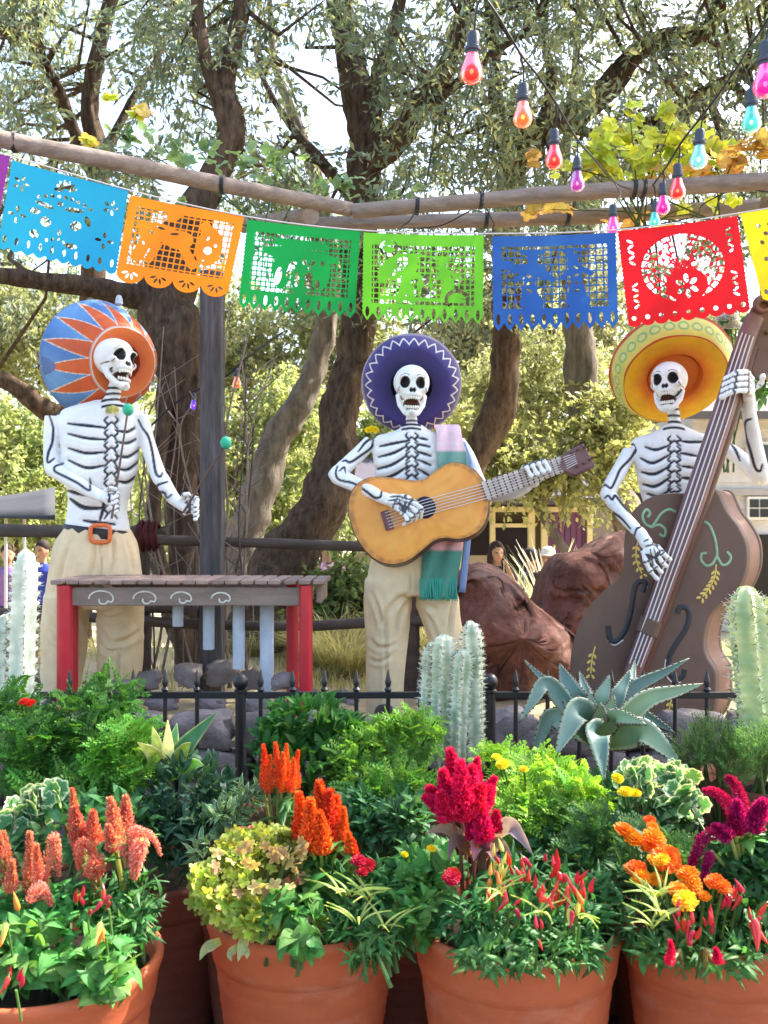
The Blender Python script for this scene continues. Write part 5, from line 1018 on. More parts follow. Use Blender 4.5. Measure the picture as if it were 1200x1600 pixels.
    if kind == 'red':
        disc = el(X, Y, .64, .44, .46, .36); lace = mxm(*[petals(X, Y, .64+.30*math.cos(a), .42+.22*math.sin(a), 6, .02, .105, .022, a) for a in np.linspace(.6, 2*math.pi+.1, 8)], petals(X, Y, .64, .28, 7, .02, .11, .024), petals(X, Y, .45, .42, 6, .02, .10, .022), petals(X, Y, .83, .42, 6, .02, .10, .022))
        ringb = np.minimum(disc, .030-disc); base = np.minimum(disc-.008, .5+0*X); flower = el(X, Y, .66, .62, .22, .17)
        rr_ = np.hypot((X-.64)/.46, (Y-.44)/.36); aa_ = ang_np((X-.64)/.46, (Y-.44)/.36); cell = np.minimum((.5-np.abs((rr_*6.2) % 1-.5))*.052-.0085, (.5-np.abs((aa_/(2*math.pi)*26+.5*(np.floor(rr_*6.2) % 2)) % 1-.5))*.10*np.maximum(.25, rr_)-.010)
        medl = mxm(*[.075-np.hypot(X-.64-.29*math.cos(a), Y-.42-.20*math.sin(a)) for a in np.linspace(.6, 2*math.pi+.1, 8)]); cell = np.where(medl > 0, -1, cell); h = np.minimum(np.minimum(base, np.maximum(lace, cell)), -flower)
        h = mxm(h, petals(X, Y, .66, .63, 6, .035, .125, .024, .5), *[el(X, Y, x, .12+.055*k, .036, .013, .5*s*(-1)**k) for x, s in ((.12, 1), (1.16, -1)) for k in range(5)], *[el(X, Y, x, .56+.055*k, .036, .013, .5*s*(-1)**k) for x, s in ((.12, -1), (1.16, 1)) for k in range(5)], *[el(X, Y, W_*(k+.5)/9, .895, .024, .024) for k in range(9)])
        bot = .93+.05*np.sqrt(np.maximum(0, 1-(2*((X/W_*9) % 1)-1)**2)); return np.minimum(np.minimum(e, bot-Y), -h)
    if kind == 'yellow':
        h = np.minimum(fr, mxm(*[el(X, Y, .16+.12*i+(j % 2)*.06, .17+.09*j, .026, .022, .5*(i+j)) for i in range(9) for j in range(7)])); h = mxm(h, *[el(X, Y, W_*(k+.5)/9, .88, .022, .03) for k in range(9)])
        bot = .92+.06*np.sqrt(np.maximum(0, 1-(2*((X/W_*6) % 1)-1)**2)); return np.minimum(np.minimum(e, bot-Y), -h)
    h = np.minimum(np.minimum(gridh(X, Y, .07), fr), -el(X, Y, .64, .42, .3, .22)); h = mxm(h, petals(X, Y, .64, .42, 8, .05, .2, .03)); return np.minimum(np.minimum(e, pointed-Y), -mxm(h, oval))
def tri_np(x): x = x-np.floor(x); return 1-np.abs(2*x-1)
def ang_np(x, y): return np.arctan2(y, x)
BNY = 4.35
def flag(kind, label, corners, col, seed):
    nx, ny = 150, 116; u = np.linspace(0, 1, nx); v = np.linspace(0, 1, ny); U, Vv = np.meshgrid(u, v); Fd = flag_field(kind, U*W_, Vv)
    TL, TR, BR, BL = [np.array(c, float) for c in corners]; vid, vs, fs = {}, [], []
    def world_pt(a, b):
        q = (TL*(1-a)+TR*a)*(1-b)+(BL*(1-a)+BR*a)*b; sag = 3.0*math.sin(a*math.pi)*(1-b*.6)
        return P(q[0], q[1]+sag*0.6, BNY+.018*math.sin(a*5+seed)*b+.012*math.sin(b*4+a*3+seed*2)*b)
    def vert(key, a, b):
        if key not in vid: vid[key] = len(vs); vs.append(world_pt(a, b))
        return vid[key]
    for j in range(ny-1):
        for i in range(nx-1):
            f = (Fd[j, i], Fd[j, i+1], Fd[j+1, i+1], Fd[j+1, i])
            if max(f) <= 0: continue
            g = ((i, j), (i+1, j), (i+1, j+1), (i, j+1)); poly = []
            for k in range(4):
                (ia, ja), (ib, jb), fa, fb = g[k], g[(k+1) % 4], f[k], f[(k+1) % 4]
                if fa > 0: poly.append(vert((ia, ja), u[ia], v[ja]))
                if (fa > 0) != (fb > 0):
                    t = fa/(fa-fb); poly.append(vert(('e', min((ia, ja), (ib, jb)), max((ia, ja), (ib, jb))), u[ia]+(u[ib]-u[ia])*t, v[ja]+(v[jb]-v[ja])*t))
            if len(poly) >= 3: fs.append(tuple(poly))
    mb = MB(); mb.add(vs, fs, col); o = mb.build('paper_flag', M['paper'], sharp=180)
    return tag(o, label, 'paper flag', 'papel picado flags on the string')
flag('plain', 'purple cut paper flag cropped at the left edge', [(-172, 198), (17, 245), (-12, 392), (-196, 352)], (.20, .03, .28), 1)
flag('cyan', 'sky blue cut paper flag with cut-out skull face', [(18, 250), (201, 297), (181, 434), (-6, 392)], (.015, .28, .56), 2)
flag('orange', 'orange cut paper flag with square lattice and four scallops', [(203, 305), (383, 337), (355, 468), (178, 440)], (.80, .23, .012), 3)
flag('green', 'dark green cut paper flag with bottle shaped holes', [(386, 343), (564, 360), (555, 500), (371, 484)], (.006, .27, .06), 4)
flag('lime', 'lime green cut paper flag above the navy sombrero', [(567, 363), (757, 367), (755, 512), (565, 505)], (.13, .48, .03), 5)
flag('blue', 'royal blue cut paper flag with two dancing figures', [(768, 369), (963, 363), (967, 515), (770, 520)], (.022, .10, .40), 6)
flag('red', 'bright red cut paper flag with lacy round medallion', [(964, 361), (1153, 337), (1174, 490), (982, 515)], (.70, .008, .016), 7)
flag('yellow', 'yellow cut paper flag cropped at the right edge', [(1155, 332), (1345, 300), (1366, 452), (1192, 474)], (.80, .66, .015), 8)
q = smooth_path([(-330, 150), (-172, 198), (17, 245), (202, 298), (384, 339), (566, 361), (762, 366), (964, 360), (1154, 334), (1345, 300), (1500, 262)], 60)
mb = MB(); mb.tube([P(a, b-1, BNY) for a, b in q], .0032, 6); o = mb.build('banner_string', M['string']); tag(o, 'thin white string carrying the row of paper flags', 'string')

# ------------------------------------------------------------------ string lights
def gmat(name, col): return mat(name, col, .12, .5, trans=.45, emit=(col, .16))
GL = {k: gmat(k+'_glass', c) for k, c in dict(red=(.85, .03, .03), orange=(.90, .16, .04), magenta=(.80, .01, .30), pink=(.85, .06, .42), aqua=(.06, .50, .46), purple=(.35, .04, .32), violet=(.16, .06, .8), pale=(.18, .52, .55)).items()}
M['filament'] = mat('glowing_filament', (1, .7, .3), .5, emit=((1, .55, .16), 2.5))
def bulb(px, py, Y, s, c, label, tilt=0.0, glow=True):
    top = P(px, py-s*.95, Y); t = thing('light_bulb', label, 'light bulb', top, 'string light bulbs'); k = S(s, Y)
    R = Matrix.Translation(top) @ Matrix.Rotation(tilt, 4, 'Y')
    mb = MB(); mb.lathe([(.001, .02*k), (.20*k, 0), (.25*k, -.08*k), (.25*k, -.55*k), (.33*k, -.62*k), (.33*k, -.74*k), (.26*k, -.78*k), (.26*k, -.86*k), (.2*k, -.90*k)], R, 18); so = mb.build('socket', M['socket'], t)
    mb = MB(); mb.lathe([(.24*k, -.86*k), (.27*k, -1.0*k), (.34*k, -1.22*k), (.43*k, -1.48*k), (.46*k, -1.66*k), (.41*k, -1.85*k), (.27*k, -1.99*k), (.1*k, -2.05*k), (.001, -2.06*k)], R, 24); g_ = mb.build('bulb_glass', GL[c], t)
    if glow: mb = MB(); mb.ell(R @ Vector((0, 0, -1.5*k)), (.13*k, .13*k, .17*k), nu=10, nv=8); mb.build('filament', M['filament'], g_)
for a in [(740, 88, 3.9, 39, 'red', 'largest red bulb hanging highest at the top centre', .05), (818, 163, 4.2, 33, 'orange', 'orange bulb second along the left wire', .02), (866, 231, 4.5, 30, 'red', 'red bulb third along the left wire over yellow leaves', 0),
          (902, 271, 4.7, 26, 'purple', 'dull purple bulb just above the right log pole', 0), (958, 342, 4.9, 23, 'pink', 'pink bulb beside the top right corner of the blue flag', 0), (1036, 309, 4.9, 24, 'magenta', 'magenta bulb hanging before the log pole', 0),
          (1059, 282, 4.7, 27, 'red', 'coral red bulb in front of the right log pole', 0), (1094, 231, 4.5, 30, 'pale', 'pale aqua bulb between yellow leaves and the log pole', .05), (1174, 171, 4.2, 33, 'aqua', 'bright aqua bulb below the magenta bulb at the right edge', 0), (1196, 106, 3.9, 42, 'magenta', 'large magenta bulb at the upper right edge', 0),
          (1023, 334, 5.3, 20, 'aqua', 'faint aqua bulb tucked against the lower log pole', 0), (370, 590, 5.6, 15, 'orange', 'small orange bulb right of the wooden post', 0), (303, 626, 5.6, 13, 'violet', 'small violet bulb left of the wooden post', 0)]: bulb(*a[:6], tilt=a[6])
def wire(pts, label, r=.005, drops=()):
    q = smooth_path(pts, 50); mb = MB(); mb.tube([P(*c) for c in q], r, 6)
    for d in drops: mb.tube([P(*c) for c in smooth_path(d, 8)], r*.8, 5)
    o = mb.build('light_wire', M['wire']); tag(o, label, 'wire', 'string light wires')
wire([(700, -70, 3.8), (745, -20, 3.85), (775, 20, 3.95), (812, 82, 4.15), (840, 118, 4.3), (868, 160, 4.45), (900, 215, 4.7), (930, 250, 4.9), (960, 285, 5.2), (985, 296, 5.35)], 'dark wire of lights running down from the top centre', .0052,
     [[(752, -12, 3.87), (744, 20, 3.88), (741, 52, 3.9)], [(814, 86, 4.16), (818, 110, 4.2), (818, 134, 4.2)], [(868, 160, 4.45), (870, 185, 4.48), (866, 204, 4.5)], [(902, 218, 4.7), (903, 236, 4.7), (902, 250, 4.7)], [(962, 288, 5.2), (970, 305, 5.0), (958, 322, 4.9)]])
wire([(1230, -30, 3.7), (1200, 30, 3.85), (1172, 72, 4.0), (1150, 108, 4.2), (1110, 165, 4.4), (1070, 215, 4.6), (1045, 255, 4.8), (1020, 290, 5.2)], 'dark wire of lights running down from the upper right', .0052,
     [[(1205, 22, 3.85), (1200, 45, 3.9), (1197, 68, 3.9)], [(1158, 96, 4.15), (1168, 118, 4.2), (1174, 140, 4.2)], [(1100, 178, 4.45), (1097, 190, 4.5), (1095, 204, 4.5)], [(1062, 226, 4.65), (1062, 240, 4.7), (1060, 258, 4.7)], [(1036, 268, 4.85), (1038, 276, 4.9), (1036, 288, 4.9)], [(1022, 290, 5.2), (1024, 305, 5.25), (1023, 316, 5.3)]])
wire([(652, 326, 5.6), (640, 345, 5.6), (630, 356, 5.7), (690, 352, 5.7), (752, 322, 5.6), (770, 345, 5.7), (800, 372, 5.8), (1060, 345, 5.7), (1100, 318, 5.5), (1150, 296, 5.35), (1200, 300, 5.3)], 'loose dark cable looped round the right log poles', .004)
wire([(150, 770, 5.75), (215, 690, 5.7), (262, 640, 5.6), (303, 612, 5.6), (350, 590, 5.6), (385, 560, 5.6), (440, 520, 5.7)], 'dark wire of small lights behind the wooden post', .006)
# ------------------------------------------------------------------ pots
def pot(px, rpx, Y, ztop, label, name='flower_pot', grp='terracotta pots', h=None, mat_='terra'):
    c = P(px, 0, Y); R = S(rpx, Y); h = h or ztop; z0 = ztop-h; root = thing(name, label, 'flower pot', (c.x, Y, z0), grp)
    prof = [(.02, .004), (R*.66, .004), (R*.675, .015)]
    for t in np.linspace(.03, .78, 34): prof.append((R*lerp(.675, .90, t/.78)+.0014*math.sin(t*150)+.0008*math.sin(t*67), h*t))
    prof += [(R*.905, h*.79), (R*.925, h*.80), (R*.935, h*.83), (R*.955, h*.90), (R*.985, h*.945), (R*1.0, h*.968), (R*.995, h*.988), (R*.97, h), (R*.93, h*.995), (R*.905, h*.97), (R*.885, h*.90), (R*.86, h*.78)]
    mb = MB(); mb.lathe(prof, Matrix.Translation((c.x, Y, z0)), 72); mb.build('pot', M[mat_], root, sharp=60)
    mb = MB(); G = [[(c.x+math.cos(a)*R*.885*s, Y+math.sin(a)*R*.885*s, ztop-.055*min(1, h/.4)+.02*(1-s)+.012*mnoise.noise(Vector((math.cos(a)*s*6, math.sin(a)*s*6, px)))) for a in np.linspace(0, 2*math.pi, 41)[:-1]] for s in (1, .8, .6, .4, .2, .01)]
    mb.sheet(G, close=True); mb.build('soil', M['soil'], root); return root
ZR = .565
pot(74, 178, 2.35, .55, 'large terracotta pot cropped at the lower left corner')
pot(476, 153, 2.60, .57, 'terracotta pot under the yellow-green trailing plant')
pot(806, 166, 2.50, .585, 'terracotta pot under the red chilli peppers')
pot(1114, 146, 2.50, .585, 'ridged terracotta pot under the orange marigolds')
pot(250, 120, 3.05, .52, 'shaded terracotta pot standing back between the two left pots', mat_='terra_shade')
pot(1215, 120, 3.2, .76, 'reddish planter pot under the right cactus', h=.76, mat_='terra_shade')
for a in [(120, 115, 3.35, .42, 'shade-coloured clay pot behind the feathery bush at the left'), (45, 80, 3.5, .40, 'shade-coloured clay pot under the pale spiny cactus'), (485, 110, 3.35, .62, 'shade-coloured clay pot under the glossy dark shrub'), (705, 70, 3.5, .5, 'shade-coloured clay pot under the twin cactus columns'),
          (640, 105, 3.1, .45, 'shade-coloured clay pot behind the crimson plume'), (935, 120, 3.3, .62, 'shade-coloured clay pot under the blue-grey agave'), (850, 100, 2.95, .40, 'shade-coloured clay pot under the yellow flowered bush'), (1040, 100, 3.0, .45, 'shade-coloured clay pot under the white edged geranium'), (400, 90, 3.0, .4, 'shade-coloured clay pot under the tall orange plumes'), (1120, 80, 3.0, .6, 'shade-coloured clay pot under the needle leaved shrub')]: pot(*a, mat_='terra_shade')

# ------------------------------------------------------------------ leaf shapes: base at the origin, growing along +Y, upper side +Z
def leaf_ovate(L=1.0, W=.3, bend=.4, fold=.16, ci=(.06, .20, .05), ce=None, tip=1.0, seed=0, ripple=0.0):
    r = np.random.default_rng(seed); V, C, Fq = [], [], []; n = 8
    for i in range(n):
        t = i/(n-1); w = W*(math.sin(math.pi*min(1, t**.8))**.8)*(1-.15*t*tip)+.006; y = t*L; z = .10*L*math.sin(t*2.2)-bend*L*t*t
        for j, s in enumerate((-1, -.5, 0, .5, 1)):
            V.append((s*w+.03*bend*math.sin(t*3+seed), y-abs(s)*.05*L, z+abs(s)*w*fold+ripple*math.sin(t*14+s*3+seed))); c = np.array(ci)*(1.25 if j == 2 else 1)
            if ce is not None and abs(s) == 1: c = np.array(ce)
            C.append(c*r.uniform(.92, 1.08))
    for i in range(n-1):
        for j in range(4): Fq.append((i*5+j, i*5+j+1, (i+1)*5+j+1, (i+1)*5+j))
    return np.array(V), np.array(Fq), np.array(C)
def leaf_round(R=.5, lobes=7, ci=(.07, .22, .07), ce=(.58, .64, .44), cup=.07, edge=.16, seed=0, mid=None):
    n = 28; V, C, Fq = [(0, R*.55, -.02)], [ci], []; r = np.random.default_rng(seed)
    for ring, q in enumerate((.45, .78, 1-edge*.4, 1.0)):
        for k in range(n):
            a = 2*math.pi*k/n; notch = 1-.75*max(0, 1-abs(a-3*math.pi/2)/.5); rr = R*q*(1+(.10*math.cos(lobes*a) if q > .6 else .04*math.cos(lobes*a)))*(notch if q > .3 else 1)
            V.append((math.cos(a)*rr, R*.55+math.sin(a)*rr, cup*R*q*q+.05*R*math.sin(lobes*a+1)*q)); c = np.array(ce if (ring >= 2 or (ring == 1 and r.random() < .25)) else (mid if mid and ring == 0 else ci)); C.append(c*r.uniform(.9, 1.1))
    Ft = [(0, 1+k, 1+(k+1) % n, 1+(k+1) % n) for k in range(n)]
    for j in range(3):
        for k in range(n): Fq.append((1+j*n+k, 1+(j+1)*n+k, 1+(j+1)*n+(k+1) % n, 1+j*n+(k+1) % n))
    return np.array(V, float), np.array(Fq+[(f[0], f[1], f[2], f[1]) for f in Ft][:0]+[(0, 1+2*k, 1+(2*k+1) % n, 1+(2*k+2) % n) for k in range(n//2)]), np.array(C, float)
def leaf_lobed(R=.5, ci=(.36, .44, .06), ce=(.45, .40, .12), seed=0, spots=None):
    return leaf_round(R, 5, ci, ce, .22, .3, seed, spots)
def leaf_star(R=.6, lobes=5, ci=(.4, .45, .06), ce=(.5, .48, .15), seed=0, depth=.32):
    n = lobes*4; V, C, Fq = [(0, 0, 0)], [ci], []; r = np.random.default_rng(seed)
    for q in (.5, 1):
        for k in range(n):
            a = 2*math.pi*k/n+math.pi/2; rr = R*q*(1-depth*q*(1-abs(math.cos(a*lobes/2+math.pi*(lobes % 2)/2*0-math.pi/4*lobes)))); V.append((math.cos(a)*rr, R*.5+math.sin(a)*rr, .12*R*math.cos(a*3+seed)*q)); C.append(np.array(ce if q == 1 else ci)*r.uniform(.88, 1.12))
    for k in range(n): Fq.append((1+k, 1+n+k, 1+n+(k+1) % n, 1+(k+1) % n))
    for k in range(n//2): Fq.append((0, 1+2*k, 1+(2*k+1) % n, 1+(2*k+2) % n))
    V[0] = (0, R*.5, -.03); return np.array(V, float), np.array(Fq), np.array(C, float)
def leaf_feather(n=8, W=.24, ci=(.08, .24, .05), seed=0, bend=.4, lw=.045):
    r = np.random.default_rng(seed); V, Fq, C = [], [], []
    def q(a, d, l, w, c):
        s = np.cross(d, (0, 0, 1.)); s /= max(1e-6, np.linalg.norm(s)); b = len(V); up = np.array([0, 0, .12*l])
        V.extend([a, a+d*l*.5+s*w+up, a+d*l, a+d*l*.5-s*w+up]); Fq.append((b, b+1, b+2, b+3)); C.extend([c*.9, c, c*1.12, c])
    spine = lambda t: np.array([.04*math.sin(t*3+seed), t, .12*math.sin(t*2)-bend*t*t])
    for i in range(n):
        t = .15+.8*i/(n-1); a = spine(t); l = W*(1.25-.75*t)*r.uniform(.85, 1.15); c = np.array(ci)*r.uniform(.8, 1.2)
        for s in (-1, 1):
            d = np.array([s*.85, .55, .1*r.normal()-.15*t]); d /= np.linalg.norm(d); q(a, d, l, lw, c)
            for k in (.45, .7): q(a+d*l*k, np.array([s*.5, .85, 0.])/.99, l*.5, lw*.6, c); q(a+d*l*k, np.array([s*.95, -.1, 0.])/.96, l*.42, lw*.6, c)
    q(spine(.92), np.array([0, .95, -.3]), W*.8, lw, np.array(ci)*1.15); V2 = []
    for i in range(5):
        for s in (-1, 1): V2.append(spine(i/4)+np.array([s*.010, 0, 0]))
    b = len(V); V.extend(V2); C.extend([np.array(ci)*.8]*10); Fq += [(b+2*i, b+2*i+1, b+2*i+3, b+2*i+2) for i in range(4)]
    return np.array(V), np.array(Fq), np.array(C)
def leaf_needles(n=22, ci=(.10, .20, .06), seed=0):
    r = np.random.default_rng(seed); V, Fq, C = [], [], []
    for i in range(n):
        t = i/n; a = np.array([0, t, -.1*t*t]); an = i*2.4; d = np.array([math.cos(an)*.7, .7, math.sin(an)*.7]); l = .26*(1.1-.5*t); s = np.array([-math.sin(an), 0, math.cos(an)])*.016; b = len(V)
        V += [a-s, a+s, a+d*l+s*.5, a+d*l-s*.5]; Fq.append((b, b+1, b+2, b+3)); C += [np.array(ci)*r.uniform(.75, 1.25)]*4
    b = len(V); V += [np.array([-.012, 0, 0]), np.array([.012, 0, 0]), np.array([.006, 1, -.1]), np.array([-.006, 1, -.1])]; Fq.append((b, b+1, b+2, b+3)); C += [np.array((.12, .10, .05))]*4
    return np.array(V), np.array(Fq), np.array(C)
def variants(fn, n, **k): return [fn(seed=i+1, **k) for i in range(n)]
def frame(pos, d, up, s):
    d = np.array(d, float); d /= np.linalg.norm(d)+1e-9; x = np.cross(d, up); x /= np.linalg.norm(x)+1e-9; z = np.cross(x, d)
    m = np.eye(4); m[:3, 0] = x*s; m[:3, 1] = d*s; m[:3, 2] = z*s; m[:3, 3] = pos; return m
LEAFM = {}
def scatter(root, kinds, frames, nobj, name='leaf', m='leaf', stuff='foliage', seed=1, vary=.22):
    """the nearest nobj pieces become parts that share meshes, the rest one joined part"""
    r = np.random.default_rng(seed); fr = sorted(frames, key=lambda f: f[1, 3]-.4*f[2, 3])
    key = id(kinds)
    if key not in LEAFM: LEAFM[key] = ([np_mesh(name, v, f, c, M[m], smooth=True) for v, f, c in kinds], kinds)
    me = LEAFM[key][0]
    for f in fr[:nobj]: inst(name, me[r.integers(len(me))], root, Matrix(f.tolist()))
    rest = fr[nobj:]
    if rest:
        parts = []
        for i, (v, f, c) in enumerate(kinds):
            sub = np.array(rest[i::len(kinds)])
            if not len(sub): continue
            V = np.einsum('nij,kj->nki', sub[:, :3, :3], v)+sub[:, None, :3, 3]; k = len(v)
            C = np.repeat(c[None]*1.0, len(sub), 0)*r.uniform(1-vary, 1+vary, (len(sub), 1, 1))
            parts.append((V.reshape(-1, 3), (f[None]+np.arange(len(sub))[:, None, None]*k).reshape(-1, 4), C.reshape(-1, 3)))
        V, Fq, C = merge(parts); link_mesh(stuff, np_mesh(stuff, V, Fq, C, M[m], smooth=True), root, 'stuff')
def plant(label, blobs, kinds, n, size, nobj, zbase=None, cat='plant', name='plant', group=None, seed=1, upb=.35, out=.8, droop=0.0, stems=8, stemcol='leaf', ystretch=.8, inner=.45, face=0.0):
    size *= .88; n = int(n*1.22); r = np.random.default_rng(seed); b0 = blobs[0]; c0 = P(b0[0], b0[1], b0[2]); zb = zbase if zbase is not None else max(0.02, c0.z-S(b0[4], b0[2])*1.1)
    root = thing(name, label, cat, (c0.x, b0[2], zb), group); fr = []; sm = MB(); tot = sum(b[3]*b[4] for b in blobs)
    for (px, py, Y, rx, rz) in blobs:
        c = np.array(P(px, py, Y)); R = np.array([S(rx, Y), S(rx, Y)*ystretch, S(rz, Y)])
        for _ in range(max(3, int(n*rx*rz/tot))):
            d = r.normal(0, 1, 3); d[2] = d[2]*.9+.25; d[1] -= .25; d /= np.linalg.norm(d); q = r.uniform(inner, 1)**.6; p = c+d*R*q
            g = d*out+np.array([0, 0, upb])+r.normal(0, .38, 3); g[2] -= droop; up = (d*.5+np.array([0, -.25, .9]))*(1-face)+np.array([0, -1., .55])*face*1.3+r.normal(0, .25, 3); s = size*r.uniform(.7, 1.25); g = g/np.linalg.norm(g)
            fr.append(frame(p-g*s*.5, g, up, s))
    for k in range(stems):
        px, py, Y, rx, rz = blobs[k % len(blobs)]; c = P(px+r.uniform(-.7, .7)*rx, py-r.uniform(0, .6)*rz, Y+r.uniform(-.5, .5)*S(rx, Y)); a = Vector((c0.x+r.normal(0, .03), b0[2]+r.normal(0, .03), zb)); mid = a.lerp(c, .5)+Vector((0, 0, .04)); sm.tube([a, mid, c], [.006, .0045, .002], 6, (.10, .16, .05))
    sm.build('stem', M['leaf'], root); scatter(root, kinds, fr, nobj, seed=seed); return root, r
BASIL = variants(leaf_ovate, 5, L=1, W=.28, ci=(.085, .235, .05), ripple=.012); BASILD = variants(leaf_ovate, 5, L=1, W=.26, ci=(.05, .145, .045), ripple=.012); GLOSSY = variants(leaf_ovate, 4, L=1, W=.24, ci=(.075, .19, .035), fold=.4, bend=.1)
NARROW = variants(leaf_ovate, 4, L=1, W=.13, ci=(.065, .18, .045), bend=.5); DARKN = variants(leaf_ovate, 4, L=1, W=.19, ci=(.038, .10, .055), bend=.3); VARN = variants(leaf_ovate, 3, L=1, W=.15, ci=(.10, .24, .08), ce=(.55, .60, .38))
FEATH = variants(leaf_feather, 4, ci=(.115, .29, .05)); FEATHL = variants(leaf_feather, 4, ci=(.21, .42, .06)); FEATHD = variants(leaf_feather, 4, ci=(.08, .20, .06)); GERAN = variants(leaf_round, 3, R=.5)
CHART = variants(leaf_star, 4, R=.55, ci=(.33, .45, .05), ce=(.44, .47, .12), depth=.5); CHARTP = variants(leaf_star, 2, R=.55, ci=(.38, .24, .10), ce=(.48, .42, .16), depth=.5); ROSE = variants(leaf_needles, 3, ci=(.10, .22, .06)); ROSEL = variants(leaf_needles, 3, ci=(.20, .36, .10)); PURPLE_ = variants(leaf_ovate, 3, L=1, W=.17, ci=(.16, .09, .105), ce=(.26, .17, .17), bend=.5)
GRAPE = variants(leaf_star, 4, R=.55, ci=(.42, .50, .06), ce=(.52, .54, .10), depth=.3); GRAPEY = variants(leaf_star, 3, R=.55, ci=(.60, .46, .14), ce=(.56, .30, .12), depth=.3); GRAPEG = variants(leaf_star, 3, R=.55, ci=(.17, .28, .15), ce=(.22, .34, .18), depth=.3)
STREAK = variants(leaf_ovate, 3, L=1, W=.038, ci=(.34, .44, .10), ce=(.46, .52, .18), bend=.55)

# flowers
def plume_mesh(n, h, r0, cols, seed, curve=None, lean=0.0, power=.8, spike=.028):
    """feathery plume: hundreds of tiny florets along an axis (curve: list of points)"""
    r = np.random.default_rng(seed); ax = smooth_path(curve, 30) if curve is not None else np.array([(lean*h*t*t, 0, h*t) for t in np.linspace(0, 1, 30)]); V, Fq, C = [], [], []; cols = np.array(cols)
    n = int(n*3.6); spike = spike*.52
    for i in range(n):
        t = r.random()**.85; k = min(28, int(t*29)); a = ax[k]; T = ax[k+1]-ax[k]; T /= np.linalg.norm(T); rad = r0*(1-t)**power*(.55+.45*min(1, t*6)); d = r.normal(0, 1, 3); d -= T*(d@T); d /= np.linalg.norm(d)+1e-9
        b = a+d*rad*r.uniform(.35, 1); g = d*.75+T*.8+r.normal(0, .25, 3); g /= np.linalg.norm(g); s = np.cross(g, r.normal(0, 1, 3)); s /= np.linalg.norm(s)+1e-9; l = spike*r.uniform(.6, 1.3); w = l*.16; j = len(V)
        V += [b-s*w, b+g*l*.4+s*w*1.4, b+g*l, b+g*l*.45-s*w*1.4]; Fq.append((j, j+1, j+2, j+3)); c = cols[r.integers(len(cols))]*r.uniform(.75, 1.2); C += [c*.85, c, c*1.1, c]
    m = MB(); m.tube([tuple(p) for p in ax], [r0*.35*(1-.8*t) for t in np.linspace(0, 1, 30)], 6, tuple(cols.mean(0)*.8)); j = len(V); V += [np.array(v) for v in m.v]; C += [np.array(c) for c in m.c]; q = [tuple(x+j for x in f) for f in m.f if len(f) == 4]
    return np_mesh('plume', np.array(V), np.array(Fq+q), np.array(C), M['petal'])
ORANGE = [(.72, .10, .025), (.78, .17, .035), (.66, .07, .03)]; SALMON = [(.62, .17, .12), (.70, .32, .24), (.56, .13, .12), (.68, .24, .13), (.60, .36, .24)]; CRIM = [(.68, .012, .12), (.62, .01, .075), (.76, .03, .17)]; MAGEN = [(.42, .008, .12), (.50, .02, .17), (.34, .006, .10)]
def add_plume(root, base, tip, me, s):
    a, b = Vector(base), Vector(tip); d = (b-a); q = d.to_track_quat('Z', 'Y'); inst('plume', me, root, Matrix.Translation(a) @ q.to_matrix().to_4x4() @ Matrix.Diagonal((s, s, d.length, 1)))
PL = {k: [plume_mesh(420, 1, 1, c, i+j, power=.75, spike=.0) for j in range(1)] for i, (k, c) in enumerate([])}
def plume_plant(label, base, plumes, cols, stemc, zbase, name='celosia', cat='flower', group=None, leaves=None, seed=1, nn=420, spike=.022):
    """plumes: (px0,py0,px1,py1,Y,radius px) upright, or a list of 4+ (px,py) points for a drooping tassel"""
    b = P(*base); b.z = zbase; root = thing(name, label, cat, b, group); r = np.random.default_rng(seed); sm = MB()
    for i, pl in enumerate(plumes):
        if isinstance(pl[0], (tuple, list)): pts = [np.array(P(x, y, pl[-2]+.03*math.sin(k+i)))for k, (x, y) in enumerate(pl[:-2])]; rad = S(pl[-1], pl[-2])
        else:
            x0, y0, x1, y1, Y, rp = pl; Yk = Y+r.normal(0, .015); pts = [np.array(P(lerp(x0, x1, t)+math.sin(t*3+i)*2.5, lerp(y0, y1, t), Yk)) for t in (0, .35, .7, 1)]; rad = S(rp, Y)
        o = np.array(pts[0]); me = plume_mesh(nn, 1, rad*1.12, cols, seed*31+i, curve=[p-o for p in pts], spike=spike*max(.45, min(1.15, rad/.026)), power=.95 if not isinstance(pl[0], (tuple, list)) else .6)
        inst('plume', me, root, Matrix.Translation(Vector(o))); p0 = Vector(o); mid = b.lerp(p0, .55)+Vector((0, 0, .05)); (nn > 500 and i % 3 and len(plumes) > 9) or sm.tube([b+Vector((r.normal(0, .02), r.normal(0, .02), 0)), mid, p0], [.006, .005, .0045], 7, stemc)
    sm.build('stem', M['leaf'], root)
    if leaves:
        kinds, n, size, nobj = leaves; fr = []
        for _ in range(n):
            pl = plumes[r.integers(len(plumes))]; x, y, Y = (pl[0][0], pl[0][1], pl[-2]) if isinstance(pl[0], (tuple, list)) else (pl[0], pl[1], pl[4]); p0 = P(x, y, Y); t = r.uniform(.25, .95); p = b.lerp(p0, t)+Vector((0, 0, .05*math.sin(t*3))); a = r.uniform(0, 2*math.pi); fr.append(frame(np.array(p), (math.cos(a), math.sin(a)-.3, r.uniform(-.1, .7)), (0, 0, 1), size*r.uniform(.7, 1.25)))
        scatter(root, kinds, fr, nobj, seed=seed)
    return root
